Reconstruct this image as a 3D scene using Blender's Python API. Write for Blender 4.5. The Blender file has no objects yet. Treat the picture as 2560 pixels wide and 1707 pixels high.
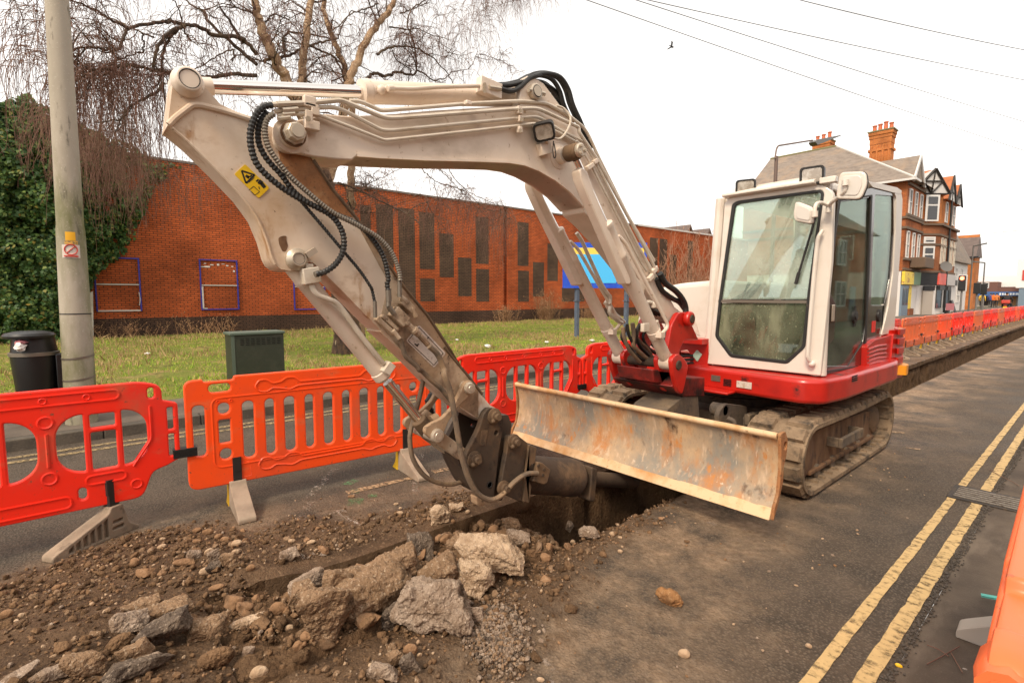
import bpy, bmesh, math, random
from mathutils import Vector, Matrix, noise
R=math.radians
random.seed(7)
SC=bpy.context.scene
COL=SC.collection
# ------------------------------------------------------------------ camera
CAM_H=1.53
FWD=Vector((-0.7553,0.6495,-0.0883)); RIGHT=Vector((0.6525,0.7578,0.0))
RIGHT=(RIGHT-FWD.normalized()*RIGHT.dot(FWD.normalized())).normalized(); FWD.normalize()
UP=RIGHT.cross(FWD)
cd=bpy.data.cameras.new('camera'); cam=bpy.data.objects.new('camera',cd); COL.objects.link(cam)
cd.sensor_width=36; cd.lens=18.0; cd.clip_start=.05; cd.clip_end=2000
cam.matrix_world=Matrix(((RIGHT.x,UP.x,-FWD.x,0),(RIGHT.y,UP.y,-FWD.y,0),(RIGHT.z,UP.z,-FWD.z,CAM_H),(0,0,0,1)))
SC.camera=cam
# ------------------------------------------------------------------ sky, sun, exposure
SUN_EL,SUN_AZ=46,162     # azimuth of the sun measured from +Y towards +X
w=bpy.data.worlds.new('World'); SC.world=w; w.use_nodes=True
nt=w.node_tree; nt.nodes.clear()
sky=nt.nodes.new('ShaderNodeTexSky'); sky.sky_type='NISHITA'; sky.sun_disc=False
sky.sun_elevation=R(SUN_EL); sky.sun_rotation=R(SUN_AZ); sky.dust_density=4; sky.air_density=1.0; sky.ozone_density=1
hs=nt.nodes.new('ShaderNodeHueSaturation'); hs.inputs['Saturation'].default_value=.16; hs.inputs['Value'].default_value=1.0
cl=nt.nodes.new('ShaderNodeMixRGB'); cl.blend_type='MIX'; cl.inputs[0].default_value=.62; cl.inputs[2].default_value=(10.3,9.8,9.2,1)
bg=nt.nodes.new('ShaderNodeBackground'); bg.inputs['Strength'].default_value=.090
wo=nt.nodes.new('ShaderNodeOutputWorld')
nt.links.new(sky.outputs[0],hs.inputs['Color']); nt.links.new(hs.outputs[0],cl.inputs[1]); tcw=nt.nodes.new('ShaderNodeTexCoord'); mpw=nt.nodes.new('ShaderNodeMapping'); mpw.inputs['Scale'].default_value=(1.2,1.2,3.2); ncl=nt.nodes.new('ShaderNodeTexNoise'); ncl.inputs['Scale'].default_value=1.6; ncl.inputs['Detail'].default_value=7; rcl=nt.nodes.new('ShaderNodeMapRange'); rcl.inputs[1].default_value=.3; rcl.inputs[2].default_value=.7; rcl.inputs[3].default_value=.80; rcl.inputs[4].default_value=1.25
mcl=nt.nodes.new('ShaderNodeMixRGB'); mcl.blend_type='MULTIPLY'; mcl.inputs[0].default_value=1
nt.links.new(tcw.outputs['Generated'],mpw.inputs[0]); nt.links.new(mpw.outputs[0],ncl.inputs['Vector']); nt.links.new(ncl.outputs[0],rcl.inputs[0]); nt.links.new(cl.outputs[0],mcl.inputs[1]); nt.links.new(rcl.outputs[0],mcl.inputs[2])
nt.links.new(mcl.outputs[0],bg.inputs[0]); nt.links.new(bg.outputs[0],wo.inputs[0])
sd=bpy.data.lights.new('sun','SUN'); sd.energy=1.5; sd.angle=R(13); sd.color=(1,.83,.62)
sun=bpy.data.objects.new('sun',sd); COL.objects.link(sun)
sdir=Vector((math.sin(R(SUN_AZ))*math.cos(R(SUN_EL)),math.cos(R(SUN_AZ))*math.cos(R(SUN_EL)),math.sin(R(SUN_EL))))
sun.rotation_euler=(-sdir).to_track_quat('-Z','Y').to_euler(); sun.location=(10,-10,30)
SC.view_settings.view_transform='Standard'; SC.view_settings.look='None'; SC.view_settings.exposure=0.97; SC.view_settings.gamma=1
SC.cycles.max_bounces=8; SC.cycles.transparent_max_bounces=16; SC.cycles.use_denoising=True
try: SC.cycles.denoiser='OPENIMAGEDENOISE'
except Exception: pass
# ------------------------------------------------------------------ measuring: a point of the photograph put on a real plane
CR=dict(S=(0,0,2560/2352),A1=(0,0,700/1568),A2=(400,150,700/1829),A3=(850,150,700/1829),A4=(1250,200,550/1725),A5=(1750,380,550/1391),
 A6=(1400,600,500/1704),A7=(650,600,500/1960),A8=(950,800,450/1411),B1=(1250,900,750/2352),B2=(1750,850,600/2091),B3=(1900,300,660/1725),
 B4=(2200,600,360/1882),B5=(0,850,700/1829),B6=(0,1250,900/2352),B7=(700,1200,800/2352),B8=(1900,1050,660/1575),C1=(200,600,440/2300),
 C2=(900,500,440/2156),C3=(1250,550,550/2352),C4=(0,0,640/2334),C5=(640,0,800/2352),C6=(1700,300,860/2352),C7=(0,560,300/1069),
 C8=(2300,1100,260/672),D1=(2260,480,300/1344),D2=(440,850,720/2352),D3=(1130,840,470/2352),D4=(2080,400,340/1269))
ORG=Vector((0,0,CAM_H))
def at(c,x,y,X=None,Y=None,Z=None):
    a,b,s=CR[c]; px=a+x*s; py=b+y*s
    d=RIGHT*((px-1280)/1280)-UP*((py-853.5)/1280)+FWD
    t=(X/d.x) if X is not None else (Y/d.y) if Y is not None else (Z-CAM_H)/d.z
    return ORG+d*t
def yz(X,*runs):
    """runs: ('A2',(x,y),...) -> list of (y,z) on the plane X"""
    o=[]
    for r in runs:
        for p in r[1:]:
            v=at(r[0],p[0],p[1],X=X); o.append((v.y,v.z))
    return o
def xz(Y,*runs):
    o=[]
    for r in runs:
        for p in r[1:]:
            v=at(r[0],p[0],p[1],Y=Y); o.append((v.x,v.z))
    return o
# ------------------------------------------------------------------ materials
MATS={}
def M(name,col,rough=.6,metal=0.,layers=(),bump=None,bump2=None,spec=.5,emit=None,coord='Object',coat=0):
    """layers: (colour, scale, low, high[, (sx,sy,sz)[, detail]]) laid over the base through noise"""
    m=bpy.data.materials.new(name); m.use_nodes=True; n=m.node_tree.nodes; l=m.node_tree.links
    b=n['Principled BSDF']; b.inputs['Roughness'].default_value=rough; b.inputs['Metallic'].default_value=metal
    b.inputs['Specular IOR Level'].default_value=spec; b.inputs['Coat Weight'].default_value=coat
    tc=n.new('ShaderNodeTexCoord')
    prev=None; c0=(*col,1)
    b.inputs['Base Color'].default_value=c0
    for k,L in enumerate(layers):
        lc,sc,lo,hi=L[:4]; st=L[4] if len(L)>4 else None; det=L[5] if len(L)>5 else 6
        src=tc.outputs[coord]
        if st or k:
            mp=n.new('ShaderNodeMapping'); mp.inputs['Scale'].default_value=st or (1,1,1); mp.inputs['Location'].default_value=(k*3.7,k*1.3,k*2.1); l.new(src,mp.inputs[0]); src=mp.outputs[0]
        t=n.new('ShaderNodeTexNoise'); t.inputs['Scale'].default_value=sc; t.inputs['Detail'].default_value=det; t.inputs['Roughness'].default_value=.62
        l.new(src,t.inputs['Vector'])
        r=n.new('ShaderNodeMapRange'); r.inputs[1].default_value=lo; r.inputs[2].default_value=hi; l.new(t.outputs[0],r.inputs[0])
        mx=n.new('ShaderNodeMixRGB'); l.new(r.outputs[0],mx.inputs[0]); mx.inputs[2].default_value=(*lc,1)
        if prev is None: mx.inputs[1].default_value=c0
        else: l.new(prev,mx.inputs[1])
        prev=mx.outputs[0]
    if prev is not None: l.new(prev,b.inputs['Base Color'])
    nrm=None
    for bb in (bump,bump2):
        if bb:
            sc,stg,dist=bb[:3]
            t=n.new('ShaderNodeTexNoise'); t.inputs['Scale'].default_value=sc; t.inputs['Detail'].default_value=5; l.new(tc.outputs[coord],t.inputs['Vector'])
            bp=n.new('ShaderNodeBump'); bp.inputs['Strength'].default_value=stg; bp.inputs['Distance'].default_value=dist; l.new(t.outputs[0],bp.inputs['Height'])
            if nrm: l.new(nrm,bp.inputs['Normal'])
            nrm=bp.outputs[0]
    if nrm: l.new(nrm,b.inputs['Normal'])
    if emit: b.inputs['Emission Color'].default_value=(*emit[0],1); b.inputs['Emission Strength'].default_value=emit[1]
    MATS[name]=m
    return m
def glass(name,tint,refl=.12,dirt_haze=None,dirt_haze_col=(.3,.27,.2),dirtscale=40,stretch=(1,1,1)):
    m=bpy.data.materials.new(name); m.use_nodes=True; n=m.node_tree.nodes; l=m.node_tree.links; n.clear()
    o=n.new('ShaderNodeOutputMaterial'); tr=n.new('ShaderNodeBsdfTransparent'); tr.inputs[0].default_value=(*tint,1)
    gl=n.new('ShaderNodeBsdfGlossy'); gl.inputs['Roughness'].default_value=.02; gl.inputs[0].default_value=(.9,1,.95,1)
    fr=n.new('ShaderNodeFresnel'); fr.inputs[0].default_value=1.5
    ad=n.new('ShaderNodeMath'); ad.operation='ADD'; ad.inputs[1].default_value=refl; l.new(fr.outputs[0],ad.inputs[0]); ad.use_clamp=True
    mx=n.new('ShaderNodeMixShader'); l.new(ad.outputs[0],mx.inputs[0]); l.new(tr.outputs[0],mx.inputs[1]); l.new(gl.outputs[0],mx.inputs[2])
    out=mx.outputs[0]
    if dirt_haze:
        tc=n.new('ShaderNodeTexCoord'); df=n.new('ShaderNodeBsdfDiffuse'); df.inputs[0].default_value=(*dirt_haze_col,1)
        for k,(sc,lo,hi,amt,st) in enumerate(dirt_haze):
            mp=n.new('ShaderNodeMapping'); mp.inputs['Scale'].default_value=st; l.new(tc.outputs['Object'],mp.inputs[0])
            t=n.new('ShaderNodeTexNoise'); t.inputs['Scale'].default_value=sc; t.inputs['Detail'].default_value=4; l.new(mp.outputs[0],t.inputs['Vector'])
            r=n.new('ShaderNodeMapRange'); r.inputs[1].default_value=lo; r.inputs[2].default_value=hi; r.inputs[4].default_value=amt; l.new(t.outputs[0],r.inputs[0])
            m2=n.new('ShaderNodeMixShader'); l.new(r.outputs[0],m2.inputs[0]); l.new(out,m2.inputs[1]); l.new(df.outputs[0],m2.inputs[2]); out=m2.outputs[0]
    l.new(out,o.inputs[0]); MATS[name]=m
    return m
# ------------------------------------------------------------------ mesh builder
class MB:
    def __init__(s): s.v=[]; s.f=[]; s.mi=[]; s.m=0; s.parts=[]
    def add(s,vs,fs):
        o=len(s.v); s.v.extend([tuple(p) for p in vs])
        f0=len(s.f)
        for f in fs: s.f.append(tuple(i+o for i in f)); s.mi.append(s.m)
        s.parts.append((o,len(s.v),f0,len(s.f)))
        return s
    def box(s,c,d,rot=None):
        c=Vector(c); h=Vector(d)/2; vs=[]
        for z in (-1,1):
            for y in (-1,1):
                for x in (-1,1):
                    p=Vector((x*h.x,y*h.y,z*h.z))
                    if rot is not None: p=rot@p
                    vs.append(c+p)
        return s.add(vs,[(0,2,3,1),(4,5,7,6),(0,1,5,4),(2,6,7,3),(0,4,6,2),(1,3,7,5)])
    def bb(s,x0,x1,y0,y1,z0,z1): return s.box(((x0+x1)/2,(y0+y1)/2,(z0+z1)/2),(abs(x1-x0),abs(y1-y0),abs(z1-z0)))
    def prism(s,pts,axis,a,b):
        n=len(pts)
        def q(p,t): return {'x':(t,p[0],p[1]),'y':(p[0],t,p[1]),'z':(p[0],p[1],t)}[axis]
        ar=sum(pts[i][0]*pts[(i+1)%n][1]-pts[(i+1)%n][0]*pts[i][1] for i in range(n))
        if axis=='y': ar=-ar
        if ar<0: pts=pts[::-1]
        if a>b: a,b=b,a
        vs=[q(p,a) for p in pts]+[q(p,b) for p in pts]
        fs=[tuple(range(n-1,-1,-1)),tuple(range(n,2*n))]
        fs+=[(i,(i+1)%n,n+(i+1)%n,n+i) for i in range(n)]
        return s.add(vs,fs)
    def tube(s,path,r,n=8,caps=True,closed=False):
        P=[Vector(p) for p in path]; k=len(P)
        rr=r if isinstance(r,(list,tuple)) else [r]*k
        T=[]
        for i in range(k):
            if closed: t=P[(i+1)%k]-P[i-1]
            else: t=P[min(i+1,k-1)]-P[max(i-1,0)]
            T.append(t.normalized() if t.length>1e-9 else Vector((0,0,1)))
        u=T[0].orthogonal().normalized(); vs=[]
        for i in range(k):
            u=(u-T[i]*u.dot(T[i]));
            if u.length<1e-6: u=T[i].orthogonal()
            u.normalize(); w_=T[i].cross(u)
            for j in range(n):
                a=2*math.pi*j/n; vs.append(P[i]+(u*math.cos(a)+w_*math.sin(a))*rr[i])
        fs=[]
        for i in range(k if closed else k-1):
            for j in range(n):
                a=i*n+j; b=i*n+(j+1)%n; c=((i+1)%k)*n+(j+1)%n; d=((i+1)%k)*n+j; fs.append((a,b,c,d))
        if caps and not closed: fs.append(tuple(range(n-1,-1,-1))); fs.append(tuple((k-1)*n+j for j in range(n)))
        return s.add(vs,fs)
    def rev(s,p0,d,prof,n=28):
        """solid of revolution about the axis p0 + d*t; prof = [(t,r),...]"""
        p0=Vector(p0); d=Vector(d).normalized(); u=d.orthogonal().normalized(); w_=d.cross(u); vs=[]
        for t,r in prof:
            for j in range(n):
                a=2*math.pi*j/n; vs.append(p0+d*t+(u*math.cos(a)+w_*math.sin(a))*max(r,1e-4))
        fs=[tuple(range(n-1,-1,-1))]
        for i in range(len(prof)-1):
            for j in range(n): fs.append((i*n+j,i*n+(j+1)%n,(i+1)*n+(j+1)%n,(i+1)*n+j))
        fs.append(tuple((len(prof)-1)*n+j for j in range(n)))
        return s.add(vs,fs)
    def cyl(s,p0,p1,r,n=24,r1=None,bev=0):
        p0=Vector(p0); p1=Vector(p1); L=(p1-p0).length; r1=r if r1 is None else r1
        if bev: return s.rev(p0,p1-p0,[(0,r-bev),(bev,r),(L-bev,r1),(L,r1-bev)],n)
        return s.rev(p0,p1-p0,[(0,r),(L,r1)],n)
    def ball(s,c,r,nu=14,nv=9):
        c=Vector(c); r=Vector(r) if not isinstance(r,(int,float)) else Vector((r,r,r)); vs=[]; fs=[]
        for i in range(nv+1):
            th=math.pi*i/nv
            for j in range(nu):
                a=2*math.pi*j/nu; vs.append((c.x+r.x*math.sin(th)*math.cos(a),c.y+r.y*math.sin(th)*math.sin(a),c.z+r.z*math.cos(th)))
        for i in range(nv):
            for j in range(nu): fs.append((i*nu+j,(i+1)*nu+j,(i+1)*nu+(j+1)%nu,i*nu+(j+1)%nu))
        return s.add(vs,fs)
    def quad(s,*p): return s.add(p,[tuple(range(len(p)))])
    def mesh(s,me,M_=None):
        vs=[v.co for v in me.vertices]
        if M_ is not None: vs=[M_@v for v in vs]
        return s.add(vs,[tuple(p.vertices) for p in me.polygons])
    def pieces(s,name,mat,parent,bev=0,ang=35):
        # one object for each connected shape that was added
        for o0,o1,f0,f1 in s.parts:
            q=MB(); q.v=s.v[o0:o1]; q.f=[tuple(i-o0 for i in f) for f in s.f[f0:f1]]; q.mi=[0]*len(q.f); q.build(name,mat,parent,bev=bev,ang=ang)
    def build(s,name,mats,parent=None,base=None,bev=0,ang=35,smooth=True,segs=2):
        me=bpy.data.meshes.new(name)
        b=Vector(base) if base is not None else (BASE.get(parent.name,Vector()) if parent else Vector())
        me.from_pydata([Vector(p)-b for p in s.v] if b.length else s.v,[],s.f)
        if not isinstance(mats,(list,tuple)): mats=[mats]
        for m in mats: me.materials.append(m)
        if len(mats)>1: me.polygons.foreach_set('material_index',s.mi)
        me.update()
        o=bpy.data.objects.new(name,me); COL.objects.link(o)
        if smooth: finish(me,ang)
        if parent is not None:
            o.parent=parent; BASE[o.name]=b
        else:
            o.location=b; BASE[o.name]=b
        if bev:
            md=o.modifiers.new('edge','BEVEL'); md.width=bev; md.segments=segs; md.limit_method='ANGLE'; md.angle_limit=R(40); md.harden_normals=False
        return o
BASE={}
def finish(me,ang=35):
    me.polygons.foreach_set('use_smooth',[True]*len(me.polygons))
    try: me.set_sharp_from_angle(angle=R(ang))
    except Exception: pass
def thing(name,loc,label,cat,group=None):
    o=bpy.data.objects.new(name,None); COL.objects.link(o); o.location=loc; o.empty_display_size=.2
    BASE[o.name]=Vector(loc); return tag(o,label,cat,group)
def tag(o,label=None,cat=None,group=None,kind=None):
    if label: o['label']=label
    if cat: o['category']=cat
    if group: o['group']=group
    if kind: o['kind']=kind
    return o
def copy_tree(o,parent=None):
    c=o.copy(); COL.objects.link(c); c.parent=parent
    for ch in list(o.children): copy_tree(ch,c)
    return c
def fillet(pts,r,n=5):
    P=[Vector(p) for p in pts]; o=[P[0]]
    for i in range(1,len(P)-1):
        a=(P[i-1]-P[i]); b=(P[i+1]-P[i]); d=min(r,a.length*.45,b.length*.45)
        p0=P[i]+a.normalized()*d; p1=P[i]+b.normalized()*d
        for k in range(n+1):
            t=k/n; o.append(p0*(1-t)**2+P[i]*2*t*(1-t)+p1*t*t)
    o.append(P[-1]); return o
def spline(pts,n=8):
    P=[Vector(p) for p in pts]; P=[P[0]*2-P[1]]+P+[P[-1]*2-P[-2]]; o=[]
    for i in range(1,len(P)-2):
        a,b,c,d=P[i-1:i+3]
        for k in range(n):
            t=k/n; o.append(((b*2)+(c-a)*t+(a*2-b*5+c*4-d)*t*t+(b*3-a-c*3+d)*t**3)*.5)
    o.append(P[-2]); return o
def resample(P,step):
    o=[P[0].copy()]; acc=0
    for i in range(1,len(P)):
        a=P[i-1]; b=P[i]; L=(b-a).length; t=step-acc
        while t<=L: o.append(a.lerp(b,t/L)); t+=step
        acc=(acc+L)%step if L>0 else acc
    o.append(P[-1].copy()); return o
def rrect(cx,cy,w_,h,r,n=5):
    r=min(r,w_/2,h/2); o=[]
    for sx,sy,a0 in ((1,1,0),(-1,1,90),(-1,-1,180),(1,-1,270)):
        for k in range(n+1):
            a=R(a0+90*k/n); o.append((cx+sx*(w_/2-r)+r*math.cos(a),cy+sy*(h/2-r)+r*math.sin(a)))
    return o
def rpoly(pts,r,n=4):
    k=len(pts); o=[]; P=[Vector((p[0],p[1],0)) for p in pts]
    rs=r if isinstance(r,(list,tuple)) else [r]*k
    for i in range(k):
        a=P[i-1]-P[i]; b=P[(i+1)%k]-P[i]; d=min(rs[i],a.length*.49,b.length*.49)
        if d<1e-5: o.append((P[i].x,P[i].y)); continue
        p0=P[i]+a.normalized()*d; p1=P[i]+b.normalized()*d
        for j in range(n+1):
            t=j/n; q=p0*(1-t)**2+P[i]*2*t*(1-t)+p1*t*t; o.append((q.x,q.y))
    return o
def circ(cx,cy,r,n=24,a0=0,a1=360): return [(cx+r*math.cos(R(a0+(a1-a0)*k/n)),cy+r*math.sin(R(a0+(a1-a0)*k/n))) for k in range(n+(0 if a1-a0==360 else 1))]
def plate(outer,holes,axis,a,b,bev=0.004):
    """flat plate with holes between a and b along an axis -> mesh (world coords)"""
    cu=bpy.data.curves.new('outline','CURVE'); cu.dimensions='2D'; cu.fill_mode='BOTH'
    for poly in [outer]+list(holes):
        sp=cu.splines.new('POLY'); sp.points.add(len(poly)-1)
        for p,q in zip(sp.points,poly): p.co=(q[0],q[1],0,1)
        sp.use_cyclic_u=True
    h=abs(b-a)/2; cu.extrude=max(h-bev,1e-4); cu.bevel_depth=bev; cu.bevel_resolution=1; cu.offset=-bev
    ob=bpy.data.objects.new('outline',cu); me=bpy.data.meshes.new_from_object(ob)
    bpy.data.objects.remove(ob); bpy.data.curves.remove(cu); c=(a+b)/2
    for v in me.vertices:
        x,y,z=v.co
        v.co={'x':(z+c,x,y),'y':(x,c-z,y),'z':(x,y,z+c)}[axis]
    return me
def fbm(x,y,z=0,o=4): return noise.fractal(Vector((x,y,z)),.6,2.1,o)
# ------------------------------------------------------------------ shared materials
M('soil',(.145,.085,.046),.95,layers=[((.066,.037,.019),7,.42,.68),((.25,.155,.085),38,.56,.74)],bump=(45,1,.03),bump2=(200,.7,.008),spec=.15)
M('cut_face',(.17,.105,.06),.95,layers=[((.07,.04,.02),6,.4,.65),((.26,.2,.14),80,.58,.72)],bump=(90,.8,.01),spec=.2)
M('pavement',(.14,.11,.085),.9,layers=[((.09,.07,.055),3,.4,.65),((.2,.165,.13),120,.55,.75)],bump=(200,.5,.004),spec=.3)
M('channel',(.105,.078,.056),.85,layers=[((.062,.045,.033),2.2,.4,.62),((.15,.115,.085),5,.55,.75,(1,.3,1)),((.17,.135,.1),170,.6,.75)],bump=(150,.45,.004),spec=.3)
M('kerb_stone',(.105,.085,.062),.9,layers=[((.055,.045,.034),4,.4,.65),((.16,.13,.1),60,.55,.75)],bump=(80,.6,.006))
M('lawn_earth',(.17,.18,.04),.95,layers=[((.30,.21,.09),1.3,.48,.66),((.07,.045,.025),2.6,.58,.7),((.13,.17,.035),9,.45,.7)],bump=(40,.9,.03),spec=.1)
M('far_ground',(.12,.11,.08),.95,layers=[((.08,.09,.05),.2,.4,.6)],spec=.1)
def road_material():
    m=bpy.data.materials.new('road'); m.use_nodes=True; n=m.node_tree.nodes; l=m.node_tree.links; b=n['Principled BSDF']
    tc=n.new('ShaderNodeTexCoord'); O=tc.outputs['Object']
    def nz(sc,det=5,st=None,rg=.6):
        t=n.new('ShaderNodeTexNoise'); t.inputs['Scale'].default_value=sc; t.inputs['Detail'].default_value=det; t.inputs['Roughness'].default_value=rg
        if st:
            mp=n.new('ShaderNodeMapping'); mp.inputs['Scale'].default_value=st; l.new(O,mp.inputs[0]); l.new(mp.outputs[0],t.inputs['Vector'])
        else: l.new(O,t.inputs['Vector'])
        return t.outputs[0]
    def rg(s,lo,hi,a=0,c=1):
        r=n.new('ShaderNodeMapRange'); r.inputs[1].default_value=lo; r.inputs[2].default_value=hi; r.inputs[3].default_value=a; r.inputs[4].default_value=c; l.new(s,r.inputs[0]); return r.outputs[0]
    def mix(f,a,c):
        x=n.new('ShaderNodeMixRGB'); l.new(f,x.inputs[0])
        for i,q in ((1,a),(2,c)):
            if isinstance(q,tuple): x.inputs[i].default_value=(*q,1)
            else: l.new(q,x.inputs[i])
        return x.outputs[0]
    def mt(op,a,c):
        x=n.new('ShaderNodeMath'); x.operation=op; x.use_clamp=True
        for i,q in ((0,a),(1,c)):
            if isinstance(q,(int,float)): x.inputs[i].default_value=q
            else: l.new(q,x.inputs[i])
        return x.outputs[0]
    vor=n.new('ShaderNodeTexVoronoi'); vor.inputs['Scale'].default_value=72; l.new(O,vor.inputs['Vector'])
    asp=mix(rg(nz(2.2,6),.38,.66),(.058,.043,.030),(.108,.079,.056))
    asp=mix(rg(vor.outputs['Distance'],.0,.55),(.185,.142,.104),asp)
    asp=mix(rg(nz(180,2),.62,.75),asp,(.2,.155,.115))
    asp=mix(rg(nz(.9,5,(1,.35,1)),.60,.72,0,.55),asp,(.025,.02,.017))
    dust=mix(rg(nz(24,6),.4,.7),(.36,.25,.16),(.20,.125,.07))
    at_=n.new('ShaderNodeAttribute'); at_.attribute_name='soil'; sp=n.new('ShaderNodeSeparateColor'); l.new(at_.outputs['Color'],sp.inputs[0])
    dm=mt('MULTIPLY',sp.outputs[1],rg(nz(1.9,9,None,.7),.40,.60))
    col=mix(dm,asp,dust)
    soil=mix(rg(nz(6,6),.38,.68),(.145,.085,.046),(.066,.037,.019))
    soil=mix(rg(nz(42,5),.55,.72),soil,(.26,.165,.095))
    sm=mt('ADD',sp.outputs[0],mt('MULTIPLY',rg(nz(9,7),.3,.7,-.5,.5),sp.outputs[2]))
    col=mix(sm,col,soil)
    l.new(col,b.inputs['Base Color'])
    l.new(mix(sm,rg(nz(1.1,4),.35,.7,.62,.95),(.97,.97,.97)),b.inputs['Roughness']); b.inputs['Specular IOR Level'].default_value=.3
    b1=n.new('ShaderNodeBump'); b1.inputs['Strength'].default_value=.75; b1.inputs['Distance'].default_value=.010; l.new(vor.outputs['Distance'],b1.inputs['Height']); b1.invert=True
    b2=n.new('ShaderNodeBump'); b2.inputs['Strength'].default_value=.8; b2.inputs['Distance'].default_value=.022; l.new(nz(55,8,None,.72),b2.inputs['Height']); l.new(b1.outputs[0],b2.inputs['Normal'])
    l.new(b2.outputs[0],b.inputs['Normal'])
    MATS['road']=m; return m
road_material()
# ------------------------------------------------------------------ the ground
TL,TR=-2.79,-2.05        # lips of the trench
TY0=.38
def sm(a,b,x):
    t=min(1,max(0,(x-a)/(b-a))); return t*t*(3-2*t)
def interp(tab,y):
    if y<=tab[0][0]: return tab[0][1]
    for (a,p),(b,q) in zip(tab,tab[1:]):
        if y<=b: return p+(q-p)*(y-a)/(b-a)
    return tab[-1][1]
SB=[(-3,-3.9),(-.4,-3.85),(.2,-3.95),(.7,-3.8),(1.15,-3.5),(2,-3.2),(3,-3.05),(5,-2.93)]
RB=[(-3,-1.1),(.5,-1.35),(1.3,-1.5),(1.9,-1.62),(2.6,-1.86),(3.2,-2.02),(9,-2.05)]
def masks(x,y):
    e=fbm(x*2.1,y*2.1,3.3)*.22
    if x<TR+.02:
        s=sm(-.12,.30,x-interp(SB,y)+e); d=sm(-.7,.1,x-interp(SB,y)+e)*.8
        if y>4: s*=.6
    else:
        s=sm(-.10,.34,interp(RB,y)-x+e); d=sm(-1.25,-.2,interp(RB,y)-x+e*1.5)
        if y>4: s*=sm(7,4,y)
    if y>5: d=max(d,.35*sm(.4,0,min(abs(x-TL),abs(x-TR))))
    return s,min(1,d)
def road_z(x,y):
    s,d=masks(x,y)
    z=.004*fbm(x*1.3,y*1.3)
    tr=0 if y<TY0+.25 else sm(TY0+.25,TY0+.8,y)
    edge=min(abs(x-TL),abs(x-TR)); keep=1-tr*sm(.3,.02,edge)
    h=s*(.016+.03*fbm(x*3,y*3,1.7)+.018*abs(fbm(x*11,y*11,5)))
    h+=s*.15*math.exp(-((x+2.55)/.75)**2-((y+.25)/.55)**2)
    h+=s*.05*math.exp(-((x+3.1)/.3)**2-((y-.62)/.28)**2)
    h+=s*.07*math.exp(-((x+1.75)/.25)**2-((y-1.15)/.45)**2)
    return z+max(h,-.01)*keep
def steps(a,b,st):
    k=max(1,round((b-a)/st)); return [a+(b-a)*i/k for i in range(k)]
xs=steps(-6.96,-4.3,.16)+steps(-4.3,TL,.026)+steps(TL,TR,.026)+steps(TR,-1.0,.026)+steps(-1.0,-.47,.06)+[-.47]
ys=steps(-6,-1,.3)+steps(-1,3.6,.026)+steps(3.6,8,.09)+steps(8,30,.4)+steps(30,170,4)+[170]
me=bpy.data.meshes.new('road'); vs=[]; fs=[]; ca=[]
for y in ys:
    for x in xs:
        s,d=masks(x,y); vs.append((x,y,road_z(x,y))); ca.append((s,d,4*s*(1-s),1))
nx=len(xs)
for j in range(len(ys)-1):
    for i in range(nx-1):
        cx=(xs[i]+xs[i+1])/2
        if TL<cx<TR and ys[j]>=TY0-1e-4: continue
        fs.append((j*nx+i,j*nx+i+1,(j+1)*nx+i+1,(j+1)*nx+i))
me.from_pydata(vs,[],fs); at_=me.color_attributes.new('soil','FLOAT_COLOR','POINT')
at_.data.foreach_set('color',[c for q in ca for c in q]); me.materials.append(MATS['road'])
ROAD=bpy.data.objects.new('road',me); COL.objects.link(ROAD); finish(me,60); tag(ROAD,kind='structure',label='dark worn asphalt road strewn with brown soil beside the trench')
yend=[y for y in ys if y>=TY0-1e-4][0]
# trench: cut slab edge, undercut soil walls, soil floor
def depth(y): return interp([(yend,.0),(.7,.10),(1.1,.20),(1.6,.42),(2.2,.72),(3.0,.95),(200,.95)],y)
def floor_z(x,y):
    return -depth(y)+.05*fbm(x*4,y*4)
b=MB(); prof=[(TL,0),(TL+.004,-.05),(TL+.002,-.095),(TL-.035,-.115),(TL-.03,-.25),(TL-.02,-.42),(TL+.02,-.62),(TL+.06,-.8),(TL+.12,-1),(TL+.3,-1),(TL+.45,-1),(TR-.1,-1),(TR-.03,-.8),(TR+.0,-.6),(TR+.03,-.42),(TR+.04,-.25),(TR+.03,-.115),(TR-.004,-.095),(TR-.004,-.05),(TR,0)]
ty=[y for y in ys if yend-1e-4<=y<=3.6]+steps(3.65,16,.07)+steps(16,60,.35)+steps(60,170,6)+[170]
for y in ty:
    D=depth(y); f=sm(0,.25,D)
    for k,(x,z) in enumerate(prof):
        nz=fbm(x*5+7,y*5,z*5)
        edge=k in (0,len(prof)-1)
        if edge: b.v.append((x,y,road_z(x,y))); continue
        zz=max(z,-D); zz+=.03*fbm(x*7,y*7,2)*f if z<-.2 else 0
        xx=x+(nz*.05*f if z<-.11 else .012*fbm(3,y*9)*f)
        xx=x+(xx-x)*f if f<1 else xx
        if D<.1: xx=min(max(xx,TL),TR)
        b.v.append((xx,y,zz-.0005))
npf=len(prof)
for j in range(len(ty)-1):
    for k in range(npf-1):
        b.f.append((j*npf+k,j*npf+k+1,(j+1)*npf+k+1,(j+1)*npf+k)); b.mi.append(1 if k in (0,1,npf-2,npf-3) and depth(ty[j])>.09 else 0)
tr=b.build('trench_ground',[MATS['soil'],MATS['cut_face']],ang=55); tag(tr,kind='structure',label='narrow trench dug along the road with undercut soil walls')
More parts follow.
